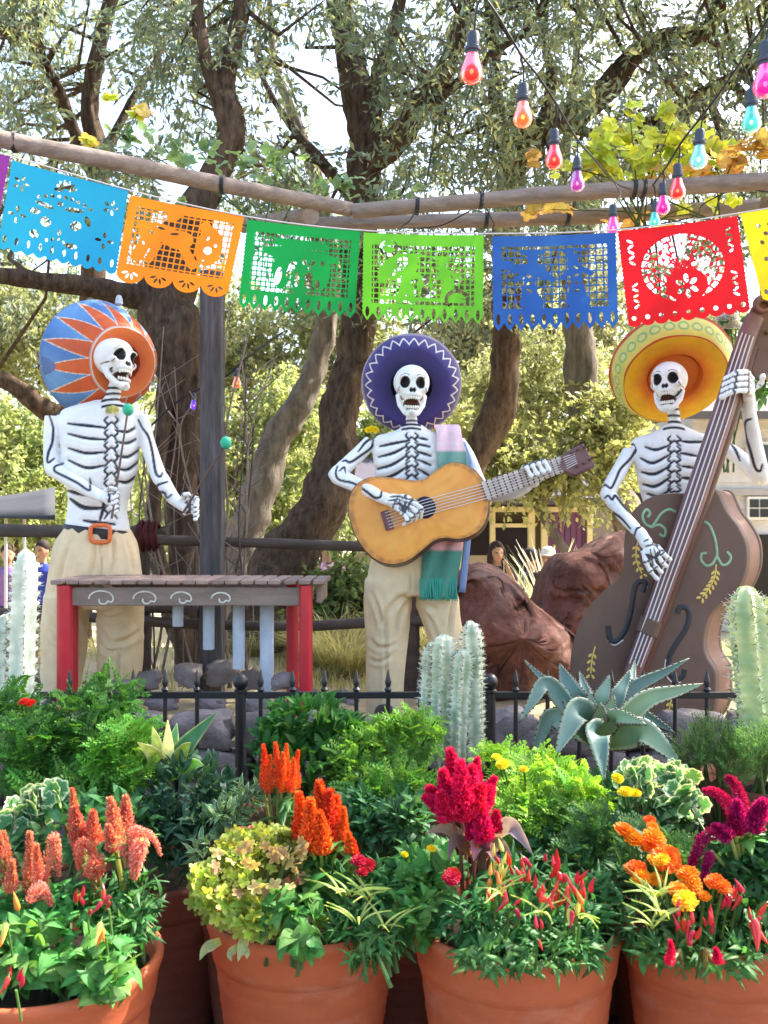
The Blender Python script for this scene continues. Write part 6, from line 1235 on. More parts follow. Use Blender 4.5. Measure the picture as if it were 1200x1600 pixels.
def marigold_mesh(cols, seed):
    r = np.random.default_rng(seed); V, Fq, C = [], [], []; cols = np.array(cols)
    for ring, (n, rad, el_) in enumerate(((14, 1, .10), (13, .86, .35), (11, .68, .62), (8, .48, .95), (6, .28, 1.2))):
        for k in range(n):
            a = 2*math.pi*(k+.5*(ring % 2))/n+r.normal(0, .06); d = np.array([math.cos(a)*math.cos(el_), math.sin(a)*math.cos(el_), math.sin(el_)*.75]); s = np.array([-math.sin(a), math.cos(a), 0])*(.21*rad+.06); b = len(V); l = rad*r.uniform(.9, 1.08); u = np.array([0, 0, .08*ring]); rf = r.normal(0, .05)
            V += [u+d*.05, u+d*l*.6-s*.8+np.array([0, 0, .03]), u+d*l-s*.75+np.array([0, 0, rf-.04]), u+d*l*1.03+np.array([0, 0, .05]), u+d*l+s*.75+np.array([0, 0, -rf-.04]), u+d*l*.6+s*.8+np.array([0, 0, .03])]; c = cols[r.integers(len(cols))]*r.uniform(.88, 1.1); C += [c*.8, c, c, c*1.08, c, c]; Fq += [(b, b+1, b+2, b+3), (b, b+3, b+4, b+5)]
    return np_mesh('flower_head', np.array(V), np.array(Fq), np.array(C), M['petal'])
MARI = [marigold_mesh([(.80, .30, .01), (.82, .24, .01)], 1), marigold_mesh([(.80, .18, .012), (.76, .14, .01)], 2), marigold_mesh([(.84, .50, .02), (.82, .42, .015)], 3)]
YELL = [marigold_mesh([(.84, .70, .02), (.80, .62, .015)], 4)]; REDF = [marigold_mesh([(.42, .008, .02), (.52, .012, .03)], 5)]
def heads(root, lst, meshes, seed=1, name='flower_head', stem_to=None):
    r = np.random.default_rng(seed); sm = MB()
    for (px, py, Y, rp) in lst:
        c = P(px, py, Y); s = S(rp, Y); Rm = Matrix.Rotation(r.uniform(-.35, .35), 4, 'Y') @ Matrix.Rotation(r.uniform(.25, .75), 4, 'X') @ Matrix.Rotation(r.uniform(0, 6), 4, 'Z'); inst(name, meshes[r.integers(len(meshes))], root, Matrix.Translation(c) @ Rm @ Matrix.Diagonal((s, s, s, 1))); b = loc_of(root); e = Vector((lerp(c.x, b.x, .35), c.y+.03, max(b.z, c.z-.16))); sm.tube([c, c.lerp(e, .5)+Vector((0, .01, 0)), e], .0035, 6, (.10, .2, .05))
    if sm.v: sm.build('flower_stem', M['leaf'], root)
def pepper_mesh(col, seed):
    mb = MB(); r = random.Random(seed); b = r.uniform(-.35, .35); mb.tube([(b*t*t, .1*t*t, t) for t in np.linspace(0, 1, 9)], [.10, .155, .16, .15, .135, .11, .08, .045, .012], 9, col); mb.tube([(0, 0, -.28), (0, 0, -.05), (0, 0, .03)], [.03, .045, .10], 7, (.10, .24, .05)); return mb.mesh('pepper', M['pepper'])
M['pepper'] = mat('glossy_pepper', None, .22, .5, orand=.2, hrand=.012)
PEP = [pepper_mesh((.50, .012, .02), 1), pepper_mesh((.42, .008, .015), 2), pepper_mesh((.60, .02, .025), 3)]; PEPO = [pepper_mesh((.72, .22, .03), 4), pepper_mesh((.62, .55, .10), 5)]
def peppers(root, lst, seed=1, meshes=PEP, l=26, cluster=4, spread=14):
    r = np.random.default_rng(seed); sm = MB()
    for (px, py, Y) in lst:
        for _ in range(cluster):
            c = P(px+r.normal(0, spread), py+r.normal(0, spread*.8), Y+r.normal(0, .015)); s = S(l, Y)*r.uniform(.7, 1.2); d = Vector((r.normal(0, .35), r.normal(-.15, .3), 1 if r.random() < .7 else -.8)).normalized(); inst('pepper', meshes[r.integers(len(meshes))], root, Matrix.Translation(c) @ d.to_track_quat('Z', 'Y').to_matrix().to_4x4() @ Matrix.Diagonal((s, s, s, 1)))
        c = P(px, py+12, Y); sm.tube([c, c+Vector((0, .03, -.08))], .003, 5, (.10, .2, .05))
    sm.build('pepper_stem', M['leaf'], root, kind='stuff')

# ------------------------------------------------------------------ second row: shrubs, cacti, agave
G2 = 'foliage plants before the iron fence'
plant('tall feathery green bush before the left marimba leg', [(130, 1150, 3.25, 75, 75), (175, 1095, 3.3, 45, 45), (60, 1180, 3.2, 70, 70), (120, 1230, 3.15, 110, 50), (20, 1120, 3.35, 45, 60)], FEATH, 560, .105, 90, zbase=.42, group=G2, seed=11)
plant('bright light green feathery bush left of the variegated blades', [(205, 1165, 3.05, 42, 48), (225, 1200, 3.0, 40, 34), (170, 1195, 3.05, 36, 36)], FEATHL, 260, .085, 60, zbase=.42, group=G2, seed=12)
plant('dark blue-green leafy bush left of the fence post', [(295, 1245, 2.95, 80, 70), (310, 1310, 2.85, 60, 60), (250, 1300, 2.9, 55, 60), (345, 1250, 2.95, 40, 50)], DARKN, 620, .058, 110, zbase=.46, group=G2, seed=13)
plant('pale edged small leaved plant right of the dark bush', [(352, 1275, 2.8, 36, 34), (385, 1250, 2.85, 34, 30), (325, 1330, 2.75, 34, 30)], VARN, 190, .050, 60, zbase=.46, group=G2, seed=14)
plant('glossy dark green shrub under the marimba red legs', [(480, 1125, 3.35, 78, 42), (440, 1160, 3.3, 50, 50), (530, 1160, 3.3, 60, 50), (480, 1210, 3.25, 90, 60)], GLOSSY, 620, .066, 110, zbase=.55, group=G2, seed=15)
plant('ferny green bush below the guitarist trousers', [(600, 1165, 3.25, 55, 46), (560, 1200, 3.2, 50, 50), (650, 1150, 3.25, 45, 40), (610, 1240, 3.1, 90, 50)], FEATH, 480, .095, 90, zbase=.45, group=G2, seed=16)
plant('dark leafy plant filling the gap left of the crimson plume', [(600, 1300, 2.9, 60, 50), (640, 1290, 2.85, 45, 50), (560, 1270, 2.95, 45, 40)], BASILD, 330, .055, 80, zbase=.45, group=G2, seed=17)
r_, _ = plant('bright green bush with yellow flowers right of the crimson plume', [(850, 1225, 2.95, 70, 50), (820, 1275, 2.85, 60, 50), (900, 1260, 2.85, 60, 50), (780, 1190, 3.1, 40, 30)], FEATHL, 430, .085, 100, zbase=.42, group=G2, seed=18)
heads(r_, [(785, 1195, 2.85, 12), (776, 1183, 2.9, 8), (818, 1202, 2.82, 8)], YELL, 3)
plant('loose grey-green feathery plant left of the orange marigolds', [(930, 1320, 2.7, 48, 60), (900, 1350, 2.65, 40, 40)], FEATHD, 240, .075, 60, zbase=.45, group=G2, seed=19)
plant('dark green filler plant below the agave', [(860, 1320, 2.8, 60, 45), (940, 1240, 3.0, 45, 40), (1000, 1280, 2.9, 45, 40)], BASILD, 300, .052, 50, zbase=.42, group=G2, seed=20)
plant('needle leaved green shrub between agave and right cactus', [(1115, 1160, 3.1, 45, 40), (1080, 1180, 3.05, 30, 30), (1140, 1195, 3.05, 40, 30)], ROSE, 260, .075, 60, zbase=.6, group=G2, seed=21, upb=.9)
plant('light green needle leaved shrub at the right edge', [(1185, 1170, 3.05, 48, 42), (1240, 1160, 3.05, 50, 50)], ROSEL, 240, .075, 60, zbase=.74, group=G2, seed=22, upb=.9)
r_, _ = plant('white edged geranium with yellow flowers under the agave', [(1030, 1215, 2.85, 65, 32), (1000, 1225, 2.8, 45, 40), (1065, 1255, 2.75, 40, 34)], GERAN, 85, .062, 85, zbase=.45, group='white edged geraniums', seed=23, upb=.6, face=.75)
heads(r_, [(965, 1216, 2.72, 10), (978, 1238, 2.70, 13), (992, 1240, 2.72, 11)], YELL, 5)
plant('white edged geranium at the left edge', [(45, 1265, 2.75, 42, 34), (72, 1240, 2.75, 30, 22), (25, 1300, 2.7, 34, 30)], GERAN, 42, .062, 42, zbase=.45, group='white edged geraniums', seed=24, upb=.6, face=.75)
plant('dark green filler plant behind the salmon plumes', [(90, 1290, 2.8, 110, 55), (190, 1290, 2.85, 70, 55), (30, 1340, 2.7, 60, 50)], BASILD, 420, .055, 60, zbase=.42, group=G2, seed=25)
rr = thing('flower', 'small red flower at the foot of the left cactus', 'flower', P(40, 1120, 3.2)); heads(rr, [(38, 1097, 3.15, 9), (48, 1099, 3.15, 8)], [marigold_mesh([(.62, .012, .012)], 9)], 2)
# variegated bromeliad blades
def blade_leaf(pts, w, c0, c1, channel=.27, n=20, tipc=None):
    """strap leaf through (px,py,Y) points, width px at its widest"""
    q = smooth_path(pts, n); V, C, Fq = [], [], []; P3 = [P(*p) for p in q]
    for i in range(n):
        t = i/(n-1); T = (P3[min(i+1, n-1)]-P3[max(i-1, 0)]).normalized(); view = Vector((0, -1, .35)); s = T.cross(view).normalized(); nn = s.cross(T)
        ww = S(w, q[i][2])*.5*(min(1, .60+t*1.2) if t < .34 else max(0, (1-((t-.34)/.66)**1.35)))+.0006
        for j, u in enumerate((-1, -.72, -.35, 0, .35, .72, 1)):
            V.append(P3[i]+s*(u*ww)-nn*(ww*channel*(1-u*u))); cc = c1 if abs(u) == 1 else mixc(c0, tuple(x*1.12 for x in c0), 1-abs(u)); C.append(mixc(cc, (cc[0]*1.5, cc[1]*1.3, cc[2]*.55), max(0, 1-t*3.2)) if not (tipc and t > .95) else tipc)
    for i in range(n-1):
        for j in range(6): Fq.append((i*7+j, i*7+j+1, (i+1)*7+j+1, (i+1)*7+j))
    return V, Fq, C
def strap_plant(name, label, cat, base, leaves, m, group=None, solid=0, sub='leaf'):
    root = thing(name, label, cat, base, group)
    for pts, w, c0, c1 in leaves:
        V, Fq, C = blade_leaf(pts, w, c0, c1, tipc=(.07, .045, .035) if cat == 'agave' else None); mb = MB(); mb.add(V, Fq, C); n_ = len(V)//7
        if cat == 'agave':                              # marginal teeth
            for i in range(3, n_-2):
                for j, o_ in ((0, 1), (6, 5)):
                    a_, e_ = Vector(V[i*7+j]), Vector(V[i*7+o_]); g_ = (a_-e_).normalized(); up_ = (Vector(V[i*7+7+j])-a_).normalized(); mb.add([a_-up_*.004-g_*.001, a_+up_*.004-g_*.001, a_+g_*.0045+up_*.002], [(0, 1, 2)], (.10, .07, .05))
        mb.build(sub, m, root, sharp=180, solid=solid)
    return root
LG, LC, LW = (.14, .34, .12), (.52, .60, .32), (.66, .70, .46)
strap_plant('bromeliad', 'bright variegated plant with one long blade pointing up right', 'plant', P(262, 1215, 3.0), [([(255, 1215, 3.0), (290, 1165, 2.98), (340, 1112, 2.96)], 34, (.10, .27, .15), LC), ([(258, 1215, 3.0), (262, 1170, 2.97), (262, 1125, 2.96)], 22, LW, LW), ([(255, 1215, 3.0), (240, 1180, 2.96), (215, 1160, 2.93)], 26, (.50, .60, .16), LW),
   ([(262, 1215, 3.0), (285, 1175, 2.95), (298, 1160, 2.92)], 24, (.40, .56, .10), LC), ([(250, 1215, 3.0), (245, 1165, 3.0), (238, 1135, 3.0)], 20, (.56, .62, .22), LW), ([(262, 1215, 3.0), (300, 1195, 2.92), (318, 1196, 2.9)], 22, (.30, .48, .10), LC), ([(256, 1215, 3.0), (270, 1160, 3.02), (276, 1130, 3.05)], 20, LG, LC)], M['leaf'], solid=.002)
# agave
AB, AE, AL = (.082, .150, .125), (.25, .30, .21), (.19, .27, .15)  # AL is paler, painting sunlight onto two right-hand leaves
cx, cy, AY = 935, 1160, 3.25
def ag(mx, my, my_, tx, ty, ty_, w, c=AB, e=AE): return ([(cx+(mx-cx)*.06, cy+(my-cy)*.05, AY+my_*.1), (lerp(cx, mx, .55), lerp(cy, my, .56), AY+my_*.55), (mx, my, AY+my_), (lerp(mx, tx, .55), lerp(my, ty, .5)-1, AY+lerp(my_, ty_, .55)), (tx, ty, AY+ty_)], w*.74, c, e)
strap_plant('agave', 'large blue-grey agave with sword shaped leaves before the bass', 'agave', P(cx, 1215, AY), [ag(868, 1078, .12, 818, 1030, .2, 22), ag(855, 1068, -.02, 812, 1128, -.1, 40), ag(895, 1085, .0, 874, 1036, .05, 58), ag(940, 1092, -.02, 952, 1054, 0, 42, (.17, .27, .20)), ag(990, 1075, .1, 1078, 1028, .16, 34), ag(985, 1072, .2, 992, 1030, .3, 26),
   ag(1012, 1092, -.04, 1100, 1068, -.06, 44, AL, (.5, .52, .36)), ag(905, 1110, -.16, 868, 1182, -.26, 66), ag(934, 1145, -.22, 944, 1222, -.32, 62), ag(1005, 1142, -.16, 1068, 1200, -.24, 62, AL, (.52, .54, .38)), ag(1000, 1118, .02, 1055, 1146, .02, 32), ag(862, 1120, .16, 828, 1190, .12, 44, (.15, .23, .17)), ag(965, 1088, .02, 985, 1046, .08, 40), ag(918, 1090, .05, 905, 1048, .14, 34), ag(960, 1120, -.12, 1010, 1132, -.22, 40, (.20, .30, .16)), ag(1020, 1150, .05, 1075, 1178, .1, 36), ag(928, 1118, -.04, 920, 1078, -.02, 44, (.14, .21, .15)), ag(946, 1122, -.06, 960, 1086, -.06, 40, (.15, .22, .14)), ag(936, 1128, -.1, 938, 1098, -.14, 44, (.17, .25, .14))],
   mat('agave_skin', None, .42, .4, nz=(14, .10), nz2=(60, .06)), solid=.007)
# column cacti
M['cactus'] = mat('cactus_skin', None, .5, .35, nz=(18, .15), nz2=(60, .12))
def cactus(label, cols, base, zbase, grp='column cacti'):
    b = P(*base); b.z = zbase; root = thing('cactus', label, 'cactus', b, grp); r = np.random.default_rng(int(base[0]))
    for (pts, rad, cg, ce, ribs) in cols:
        q = smooth_path(pts, 120); vs, fs, C = [], [], []; n = ribs*6; pr_, sp = [], MB(); ang0 = r.uniform(0, 1)
        for i, (px, py, Y) in enumerate(q):
            t = i/119; c = P(px, py, Y); R = S(rad, Y)*(1 if t < .84 else math.sqrt(max(0.0, 1-((t-.84)/.16)**2))*.97+.03)*(.86+.14*min(1, t*4))
            for k in range(n):
                a = 2*math.pi*k/n+ang0; u = abs(((k/6.) % 1)-.5)*2; tooth = .26*max(0, math.sin(i*1.05+(k//6)*2))*u**3*(1 if t < .93 else .3); rr = R*(.70+.30*u**1.5+tooth); vs.append(c+Vector((math.cos(a)*rr, math.sin(a)*rr, .004*math.sin(i*1.05+(k//6)*2)*u))); C.append(mixc(cg, ce, u**2.2*(.7+.5*mnoise.noise(Vector((i*.25, k*.4, px*.01))))+.7*mnoise.noise(Vector((i*.10, k*.22, 3.1+px*.01)))+.25))
                if u > .98 and i % 3 == (k//6*2) % 3 and t < .97:
                    p = vs[-1]; d = Vector((math.cos(a), math.sin(a), .1)); 
                    
                    for s in range(4): dd = (d+Vector((-math.sin(a), math.cos(a), 0))*r.normal(0, .8)+Vector((0, 0, r.normal(0, .7)))).normalized(); sp.tube([p-d*.002, p+dd*R*r.uniform(.25, .55)], [.0017, .0004], 3, (.12, .09, .07) if r.random() < .3 else (.72, .70, .56), cap=False)
        for i in range(119):
            for k in range(n): fs.append((i*n+k, i*n+(k+1) % n, (i+1)*n+(k+1) % n, (i+1)*n+k))
        fs.append(tuple(range(119*n, 120*n))); mb = MB(); mb.add(vs, fs, C); o = mb.build('column', M['cactus'], root, sharp=60); sp.build('spines', M['person'], o, kind='stuff')
PG, PW, YG = (.28, .37, .23), (.74, .73, .55), (.60, .62, .20)
cactus('pale whitish spiny cactus column at the left edge', [([(26, 1180, 3.55), (32, 1080, 3.55), (36, 960, 3.55), (41, 858, 3.55)], 20, (.50, .56, .42), (.88, .86, .68), 5), ([(2, 1180, 3.6), (6, 1080, 3.6), (8, 1010, 3.6), (10, 960, 3.6)], 20, (.34, .44, .32), (.76, .76, .6), 5)], (25, 1180, 3.55), .40)
cactus('twin pale green cactus columns before the guitarist leg', [([(742, 1190, 3.45), (740, 1110, 3.45), (739, 1040, 3.45), (736, 970, 3.45)], 16, PG, PW, 5), ([(690, 1190, 3.48), (692, 1110, 3.48), (694, 1050, 3.48), (694, 992, 3.48)], 20, (.36, .45, .28), (.78, .76, .56), 6), ([(668, 1190, 3.5), (670, 1120, 3.5), (673, 1060, 3.5), (675, 1004, 3.5)], 14, PG, PW, 5), ([(716, 1190, 3.42), (718, 1110, 3.42), (722, 1050, 3.42), (724, 1015, 3.42)], 14, PG, PW, 5)], (715, 1190, 3.46), .48)
cactus('stout yellow-green cactus column before the bass right side', [([(1188, 1215, 3.2), (1184, 1130, 3.2), (1172, 1020, 3.2), (1166, 916, 3.2)], 28, (.30, .42, .20), (.64, .66, .28), 6), ([(1214, 1215, 3.25), (1212, 1120, 3.25), (1212, 1010, 3.25), (1214, 925, 3.25)], 26, (.30, .42, .18), YG, 5)], (1190, 1215, 3.2), .72)

# ------------------------------------------------------------------ the front pots' plantings
GF = 'plants in the front pots'
# left pot
r_, _ = plant('broad leaved green pepper plant in the lower left pot', [(110, 1480, 2.25, 95, 62), (40, 1490, 2.2, 80, 60), (160, 1520, 2.15, 60, 50), (60, 1420, 2.35, 80, 40), (190, 1430, 2.35, 50, 40), (-30, 1450, 2.3, 50, 80)], BASIL, 420, .066, 150, zbase=.5, group=GF, seed=31, droop=.25)
peppers(r_, [(12, 1438, 2.1), (165, 1452, 2.1)], 3, PEPO, 30, 3, 8); peppers(r_, [(135, 1410, 2.15), (170, 1408, 2.15), (25, 1535, 2.02)], 5, PEP, 24, 4, 9)
plant('narrow leaved green filler plant at the right of the lower left pot', [(205, 1440, 2.3, 45, 42), (225, 1400, 2.35, 32, 40), (150, 1400, 2.4, 60, 30)], NARROW, 200, .055, 60, zbase=.5, group=GF, seed=32)
plume_plant('cluster of salmon plumes at the left of the lower left pot', (40, 1440, 2.4), [(8, 1380, 4, 1300, 2.35, 13), (45, 1400, 48, 1300, 2.32, 14), (62, 1405, 60, 1320, 2.3, 12), [(70, 1380), (80, 1330), (84, 1308), (90, 1330), (92, 1370), 2.3, 10], (20, 1395, 18, 1345, 2.3, 12), [(45, 1410), (60, 1385), (74, 1400), (80, 1415), 2.26, 9], (0, 1340, -4, 1300, 2.35, 10)], SALMON, (.26, .20, .08), .52, group='celosia plumes', leaves=(BASIL, 14, .06, 14), seed=33)
plume_plant('cluster of salmon and orange plumes in the middle of the lower left pot', (160, 1420, 2.45), [(115, 1310, 112, 1232, 2.42, 11), (125, 1330, 118, 1262, 2.40, 15), (145, 1320, 148, 1268, 2.40, 14), [(150, 1345), (132, 1318), (122, 1330), (125, 1360), 2.36, 10], [(140, 1370), (150, 1345), (155, 1360), (145, 1375), 2.34, 12]], SALMON+ORANGE[:1], (.26, .20, .08), .52, group='celosia plumes', leaves=(BASIL, 10, .06, 10), seed=34)
plume_plant('cluster of drooping salmon tassels at the right of the lower left pot', (200, 1430, 2.4), [(180, 1315, 172, 1248, 2.38, 15), (192, 1300, 198, 1245, 2.38, 14), (178, 1330, 172, 1290, 2.36, 13), [(215, 1350), (212, 1320), (222, 1300), (240, 1310), (252, 1338), 2.34, 8], [(205, 1320), (208, 1300), (218, 1298), (226, 1310), 2.32, 9], [(222, 1312), (214, 1340), (210, 1372), 2.30, 13], [(196, 1318), (200, 1335), (204, 1365), 2.31, 11]], SALMON, (.34, .34, .10), .52, group='celosia plumes', leaves=(NARROW, 14, .075, 14), seed=35)
# second pot
plant('yellow-green trailing plant over the left of the second pot', [(390, 1340, 2.5, 72, 48), (365, 1400, 2.42, 70, 55), (440, 1330, 2.52, 50, 40), (330, 1380, 2.45, 42, 40), (400, 1430, 2.36, 55, 35), (470, 1340, 2.5, 32, 36)], CHART, 560, .040, 290, zbase=.52, group=GF, seed=36, upb=.2, face=.35)
plant('pinkish tinged leaves among the yellow-green trailing plant', [(400, 1360, 2.40, 85, 55), (460, 1340, 2.42, 40, 40)], CHARTP, 46, .040, 46, zbase=.52, group=GF, seed=37, upb=.2, face=.5)
hang = strap_plant('trailing_sprig', 'pale sprig of leaves hanging over the rim of the second pot', 'plant', P(372, 1500, 2.3), [([(345, 1470, 2.33), (322, 1482, 2.30), (312, 1500, 2.29)], 16, (.34, .40, .16), LC), ([(385, 1462, 2.32), (378, 1480, 2.29), (372, 1502, 2.28)], 16, (.36, .40, .16), LC), ([(372, 1478, 2.3), (360, 1490, 2.28), (362, 1502, 2.27)], 12, (.36, .40, .16), LC), ([(374, 1478, 2.3), (385, 1488, 2.28), (386, 1498, 2.27)], 12, (.36, .40, .16), LC)], M['leaf'])
plant('broad green leaves drooping over the front of the second pot', [(450, 1430, 2.34, 42, 40), (470, 1470, 2.27, 36, 26), (480, 1400, 2.4, 38, 34)], BASIL, 75, .078, 75, zbase=.53, group=GF, seed=38, droop=.5)
r_, _ = plant('narrow leaved plant with pale streaks at the right of the second pot', [(570, 1420, 2.45, 55, 55), (600, 1460, 2.36, 45, 40), (540, 1450, 2.4, 40, 36), (590, 1370, 2.5, 45, 30), (520, 1380, 2.5, 40, 50)], NARROW, 420, .062, 120, zbase=.53, group=GF, seed=39, droop=.25)
def streaks(root, lst, seed):
    r = np.random.default_rng(seed); fr = []
    for px, py, Y, n in lst:
        for k in range(n): a = r.uniform(0, 2*math.pi); fr.append(frame(np.array(P(px+r.normal(0, 6), py, Y)), (math.cos(a)*.7, math.sin(a)*.5-.25, r.uniform(.5, 1.1)), (0, -.4, .9), r.uniform(.05, .095)))
    scatter(root, STREAK, fr, len(fr), name='pale_leaf', seed=seed)
streaks(r_, [(545, 1400, 2.32, 9), (575, 1405, 2.32, 8), (600, 1450, 2.28, 5), (560, 1440, 2.27, 6)], 4)
plant('small tuft of narrow leaves hanging over the right rim of the second pot', [(590, 1478, 2.28, 34, 24), (560, 1500, 2.26, 22, 16), (612, 1470, 2.3, 22, 20)], NARROW, 90, .05, 60, zbase=.53, group=GF, seed=40, droop=.7)
heads(thing('flower', 'dark red flower cluster right of the orange plume', 'flower', P(565, 1400, 2.5)), [(560, 1345, 2.42, 12), (575, 1352, 2.42, 12), (566, 1362, 2.4, 10)], REDF, 6)
heads(thing('flower', 'pink and red flower cluster above the yellow-green plant', 'flower', P(375, 1360, 2.6)), [(362, 1308, 2.55, 11), (378, 1300, 2.55, 10), (392, 1298, 2.56, 9), (366, 1322, 2.52, 9)], [marigold_mesh([(.60, .06, .12), (.66, .28, .28)], 12)], 7)
plume_plant('bright orange flame plume standing in the second pot', (505, 1420, 2.55), [(500, 1322, 498, 1222, 2.5, 22), (478, 1318, 468, 1240, 2.5, 17), (524, 1318, 528, 1245, 2.5, 16), (488, 1330, 486, 1250, 2.46, 19), (512, 1330, 514, 1236, 2.46, 19), (470, 1322, 462, 1262, 2.48, 13), (532, 1315, 536, 1262, 2.48, 10), (500, 1335, 500, 1270, 2.43, 18)], ORANGE, (.30, .40, .10), .53, group='celosia plumes', leaves=(BASIL, 16, .085, 16), seed=41, nn=520)
plume_plant('small orange plume right of the orange flame plume', (548, 1400, 2.5), [(545, 1338, 544, 1300, 2.45, 10), (552, 1345, 553, 1310, 2.44, 8)], ORANGE, (.30, .40, .10), .53, group='celosia plumes', leaves=(NARROW, 5, .06, 5), seed=42, nn=260)
plume_plant('slim orange-red spikes standing back beside the fence post', (435, 1330, 2.9), [(412, 1235, 411, 1163, 2.85, 9), (432, 1230, 432, 1160, 2.85, 9), (450, 1230, 450, 1162, 2.85, 8), (464, 1232, 467, 1172, 2.85, 7), (422, 1240, 421, 1180, 2.83, 8), (442, 1238, 440, 1176, 2.83, 9), (455, 1238, 458, 1185, 2.83, 8)], ORANGE, (.30, .36, .12), .45, group='celosia plumes', leaves=(NARROW, 18, .11, 18), seed=43, nn=300)
# third pot
plume_plant('crimson cockscomb flame above the third pot', (735, 1440, 2.5), [(720, 1268, 702, 1172, 2.45, 26), (700, 1268, 672, 1232, 2.45, 18), (740, 1268, 748, 1185, 2.45, 15), (752, 1262, 774, 1215, 2.45, 14), (712, 1275, 690, 1205, 2.42, 22), (730, 1272, 716, 1190, 2.41, 24), (745, 1262, 766, 1232, 2.42, 18), (690, 1262, 664, 1246, 2.43, 14), (722, 1282, 720, 1225, 2.39, 24), (706, 1280, 690, 1240, 2.39, 20), (742, 1268, 752, 1228, 2.4, 18), (735, 1268, 736, 1198, 2.40, 18)], CRIM, (.22, .10, .08), .54, group='celosia plumes', seed=44, nn=620)
plume_plant('smaller crimson plume under the crimson cockscomb', (755, 1430, 2.5), [(752, 1308, 750, 1262, 2.42, 18), (768, 1300, 778, 1268, 2.42, 13), (740, 1312, 738, 1280, 2.42, 14), (758, 1316, 760, 1284, 2.4, 16)], CRIM+MAGEN[:1], (.22, .10, .08), .54, group='celosia plumes', seed=45, nn=420)
strap_plant('dark_leaves', 'long dusky purple leaves under the crimson cockscomb', 'plant', P(755, 1420, 2.5), [([(748, 1330, 2.46), (790, 1290, 2.42), (812, 1305, 2.38), (832, 1335, 2.36)], 26, (.17, .13, .15), (.28, .22, .24)), ([(742, 1330, 2.46), (700, 1295, 2.42), (664, 1302, 2.38)], 20, (.22, .15, .14), (.30, .22, .2)), ([(745, 1340, 2.46), (745, 1320, 2.4), (740, 1345, 2.36)], 26, (.30, .11, .14), (.36, .18, .2)), ([(748, 1340, 2.46), (778, 1318, 2.4), (800, 1338, 2.36)], 22, (.20, .17, .13), (.28, .24, .2)),
   ([(740, 1335, 2.46), (712, 1312, 2.4), (700, 1345, 2.36)], 20, (.24, .14, .13), (.3, .2, .2)), ([(750, 1345, 2.46), (765, 1325, 2.38), (775, 1350, 2.34)], 22, (.28, .10, .13), (.34, .18, .2))], M['leaf'])
plant('round leaved green plant at the left of the third pot', [(665, 1385, 2.42, 52, 48), (650, 1430, 2.36, 48, 44), (690, 1350, 2.5, 45, 34), (640, 1350, 2.5, 32, 34)], BASIL, 260, .056, 110, zbase=.54, group=GF, seed=46)
heads(thing('flower', 'domed maroon flower left of the red peppers', 'flower', P(706, 1430, 2.4)), [(706, 1370, 2.3, 15), (706, 1372, 2.29, 13)], REDF, 8)
heads(thing('flower', 'tiny yellow flower above the round leaved plant', 'flower', P(675, 1400, 2.5)), [(674, 1326, 2.42, 8), (632, 1335, 2.45, 6)], YELL, 9)
r_, _ = plant('chilli pepper plant with upright red peppers in the third pot', [(800, 1430, 2.35, 90, 62), (880, 1430, 2.35, 75, 60), (740, 1440, 2.32, 60, 55), (820, 1380, 2.45, 90, 45), (900, 1480, 2.25, 60, 34), (770, 1490, 2.22, 70, 30), (840, 1490, 2.21, 70, 28), (930, 1420, 2.4, 45, 60)], NARROW, 900, .058, 200, zbase=.55, group=GF, seed=47, droop=.2)
peppers(r_, [(860, 1362, 2.25), (875, 1370, 2.25), (795, 1355, 2.28), (862, 1400, 2.2), (885, 1398, 2.2), (905, 1385, 2.2), (795, 1405, 2.18), (900, 1410, 2.18), (848, 1408, 2.18), (815, 1375, 2.25)], 11, PEP, 24, 5, 11); peppers(r_, [(782, 1368, 2.25), (840, 1455, 2.12)], 12, PEP, 20, 3, 9)
peppers(r_, [(770, 1370, 2.24), (775, 1385, 2.22), (905, 1430, 2.16), (780, 1340, 2.3)], 13, PEPO, 24, 4, 8); streaks(r_, [(775, 1400, 2.2, 5), (845, 1430, 2.18, 5), (905, 1435, 2.16, 5)], 6)
# fourth pot
r_, _ = plant('bushy marigold plant covered in orange flowers in the fourth pot', [(1050, 1370, 2.5, 80, 60), (1010, 1330, 2.6, 50, 50), (1100, 1390, 2.45, 60, 50)], FEATHD, 330, .07, 70, zbase=.54, group=GF, seed=48)
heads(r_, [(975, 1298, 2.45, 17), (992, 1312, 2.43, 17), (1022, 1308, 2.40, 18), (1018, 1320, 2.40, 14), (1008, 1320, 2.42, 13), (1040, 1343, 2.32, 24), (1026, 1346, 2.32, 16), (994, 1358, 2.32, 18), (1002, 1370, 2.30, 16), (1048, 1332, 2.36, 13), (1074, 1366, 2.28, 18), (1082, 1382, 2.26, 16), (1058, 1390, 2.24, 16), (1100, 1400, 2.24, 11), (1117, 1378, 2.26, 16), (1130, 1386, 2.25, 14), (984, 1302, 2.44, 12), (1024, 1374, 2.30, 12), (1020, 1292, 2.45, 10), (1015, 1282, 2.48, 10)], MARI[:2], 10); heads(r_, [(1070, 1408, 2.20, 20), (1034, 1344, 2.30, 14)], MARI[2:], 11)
r_, _ = plant('dark leaved pepper plant at the front of the fourth pot', [(1080, 1455, 2.35, 80, 46), (1150, 1440, 2.35, 70, 56), (1010, 1450, 2.35, 55, 50), (1190, 1390, 2.4, 60, 60), (1130, 1490, 2.25, 70, 28), (1040, 1485, 2.25, 55, 26), (1220, 1460, 2.3, 50, 50), (960, 1400, 2.5, 40, 60)], NARROW, 760, .058, 170, zbase=.55, group=GF, seed=49, droop=.2)
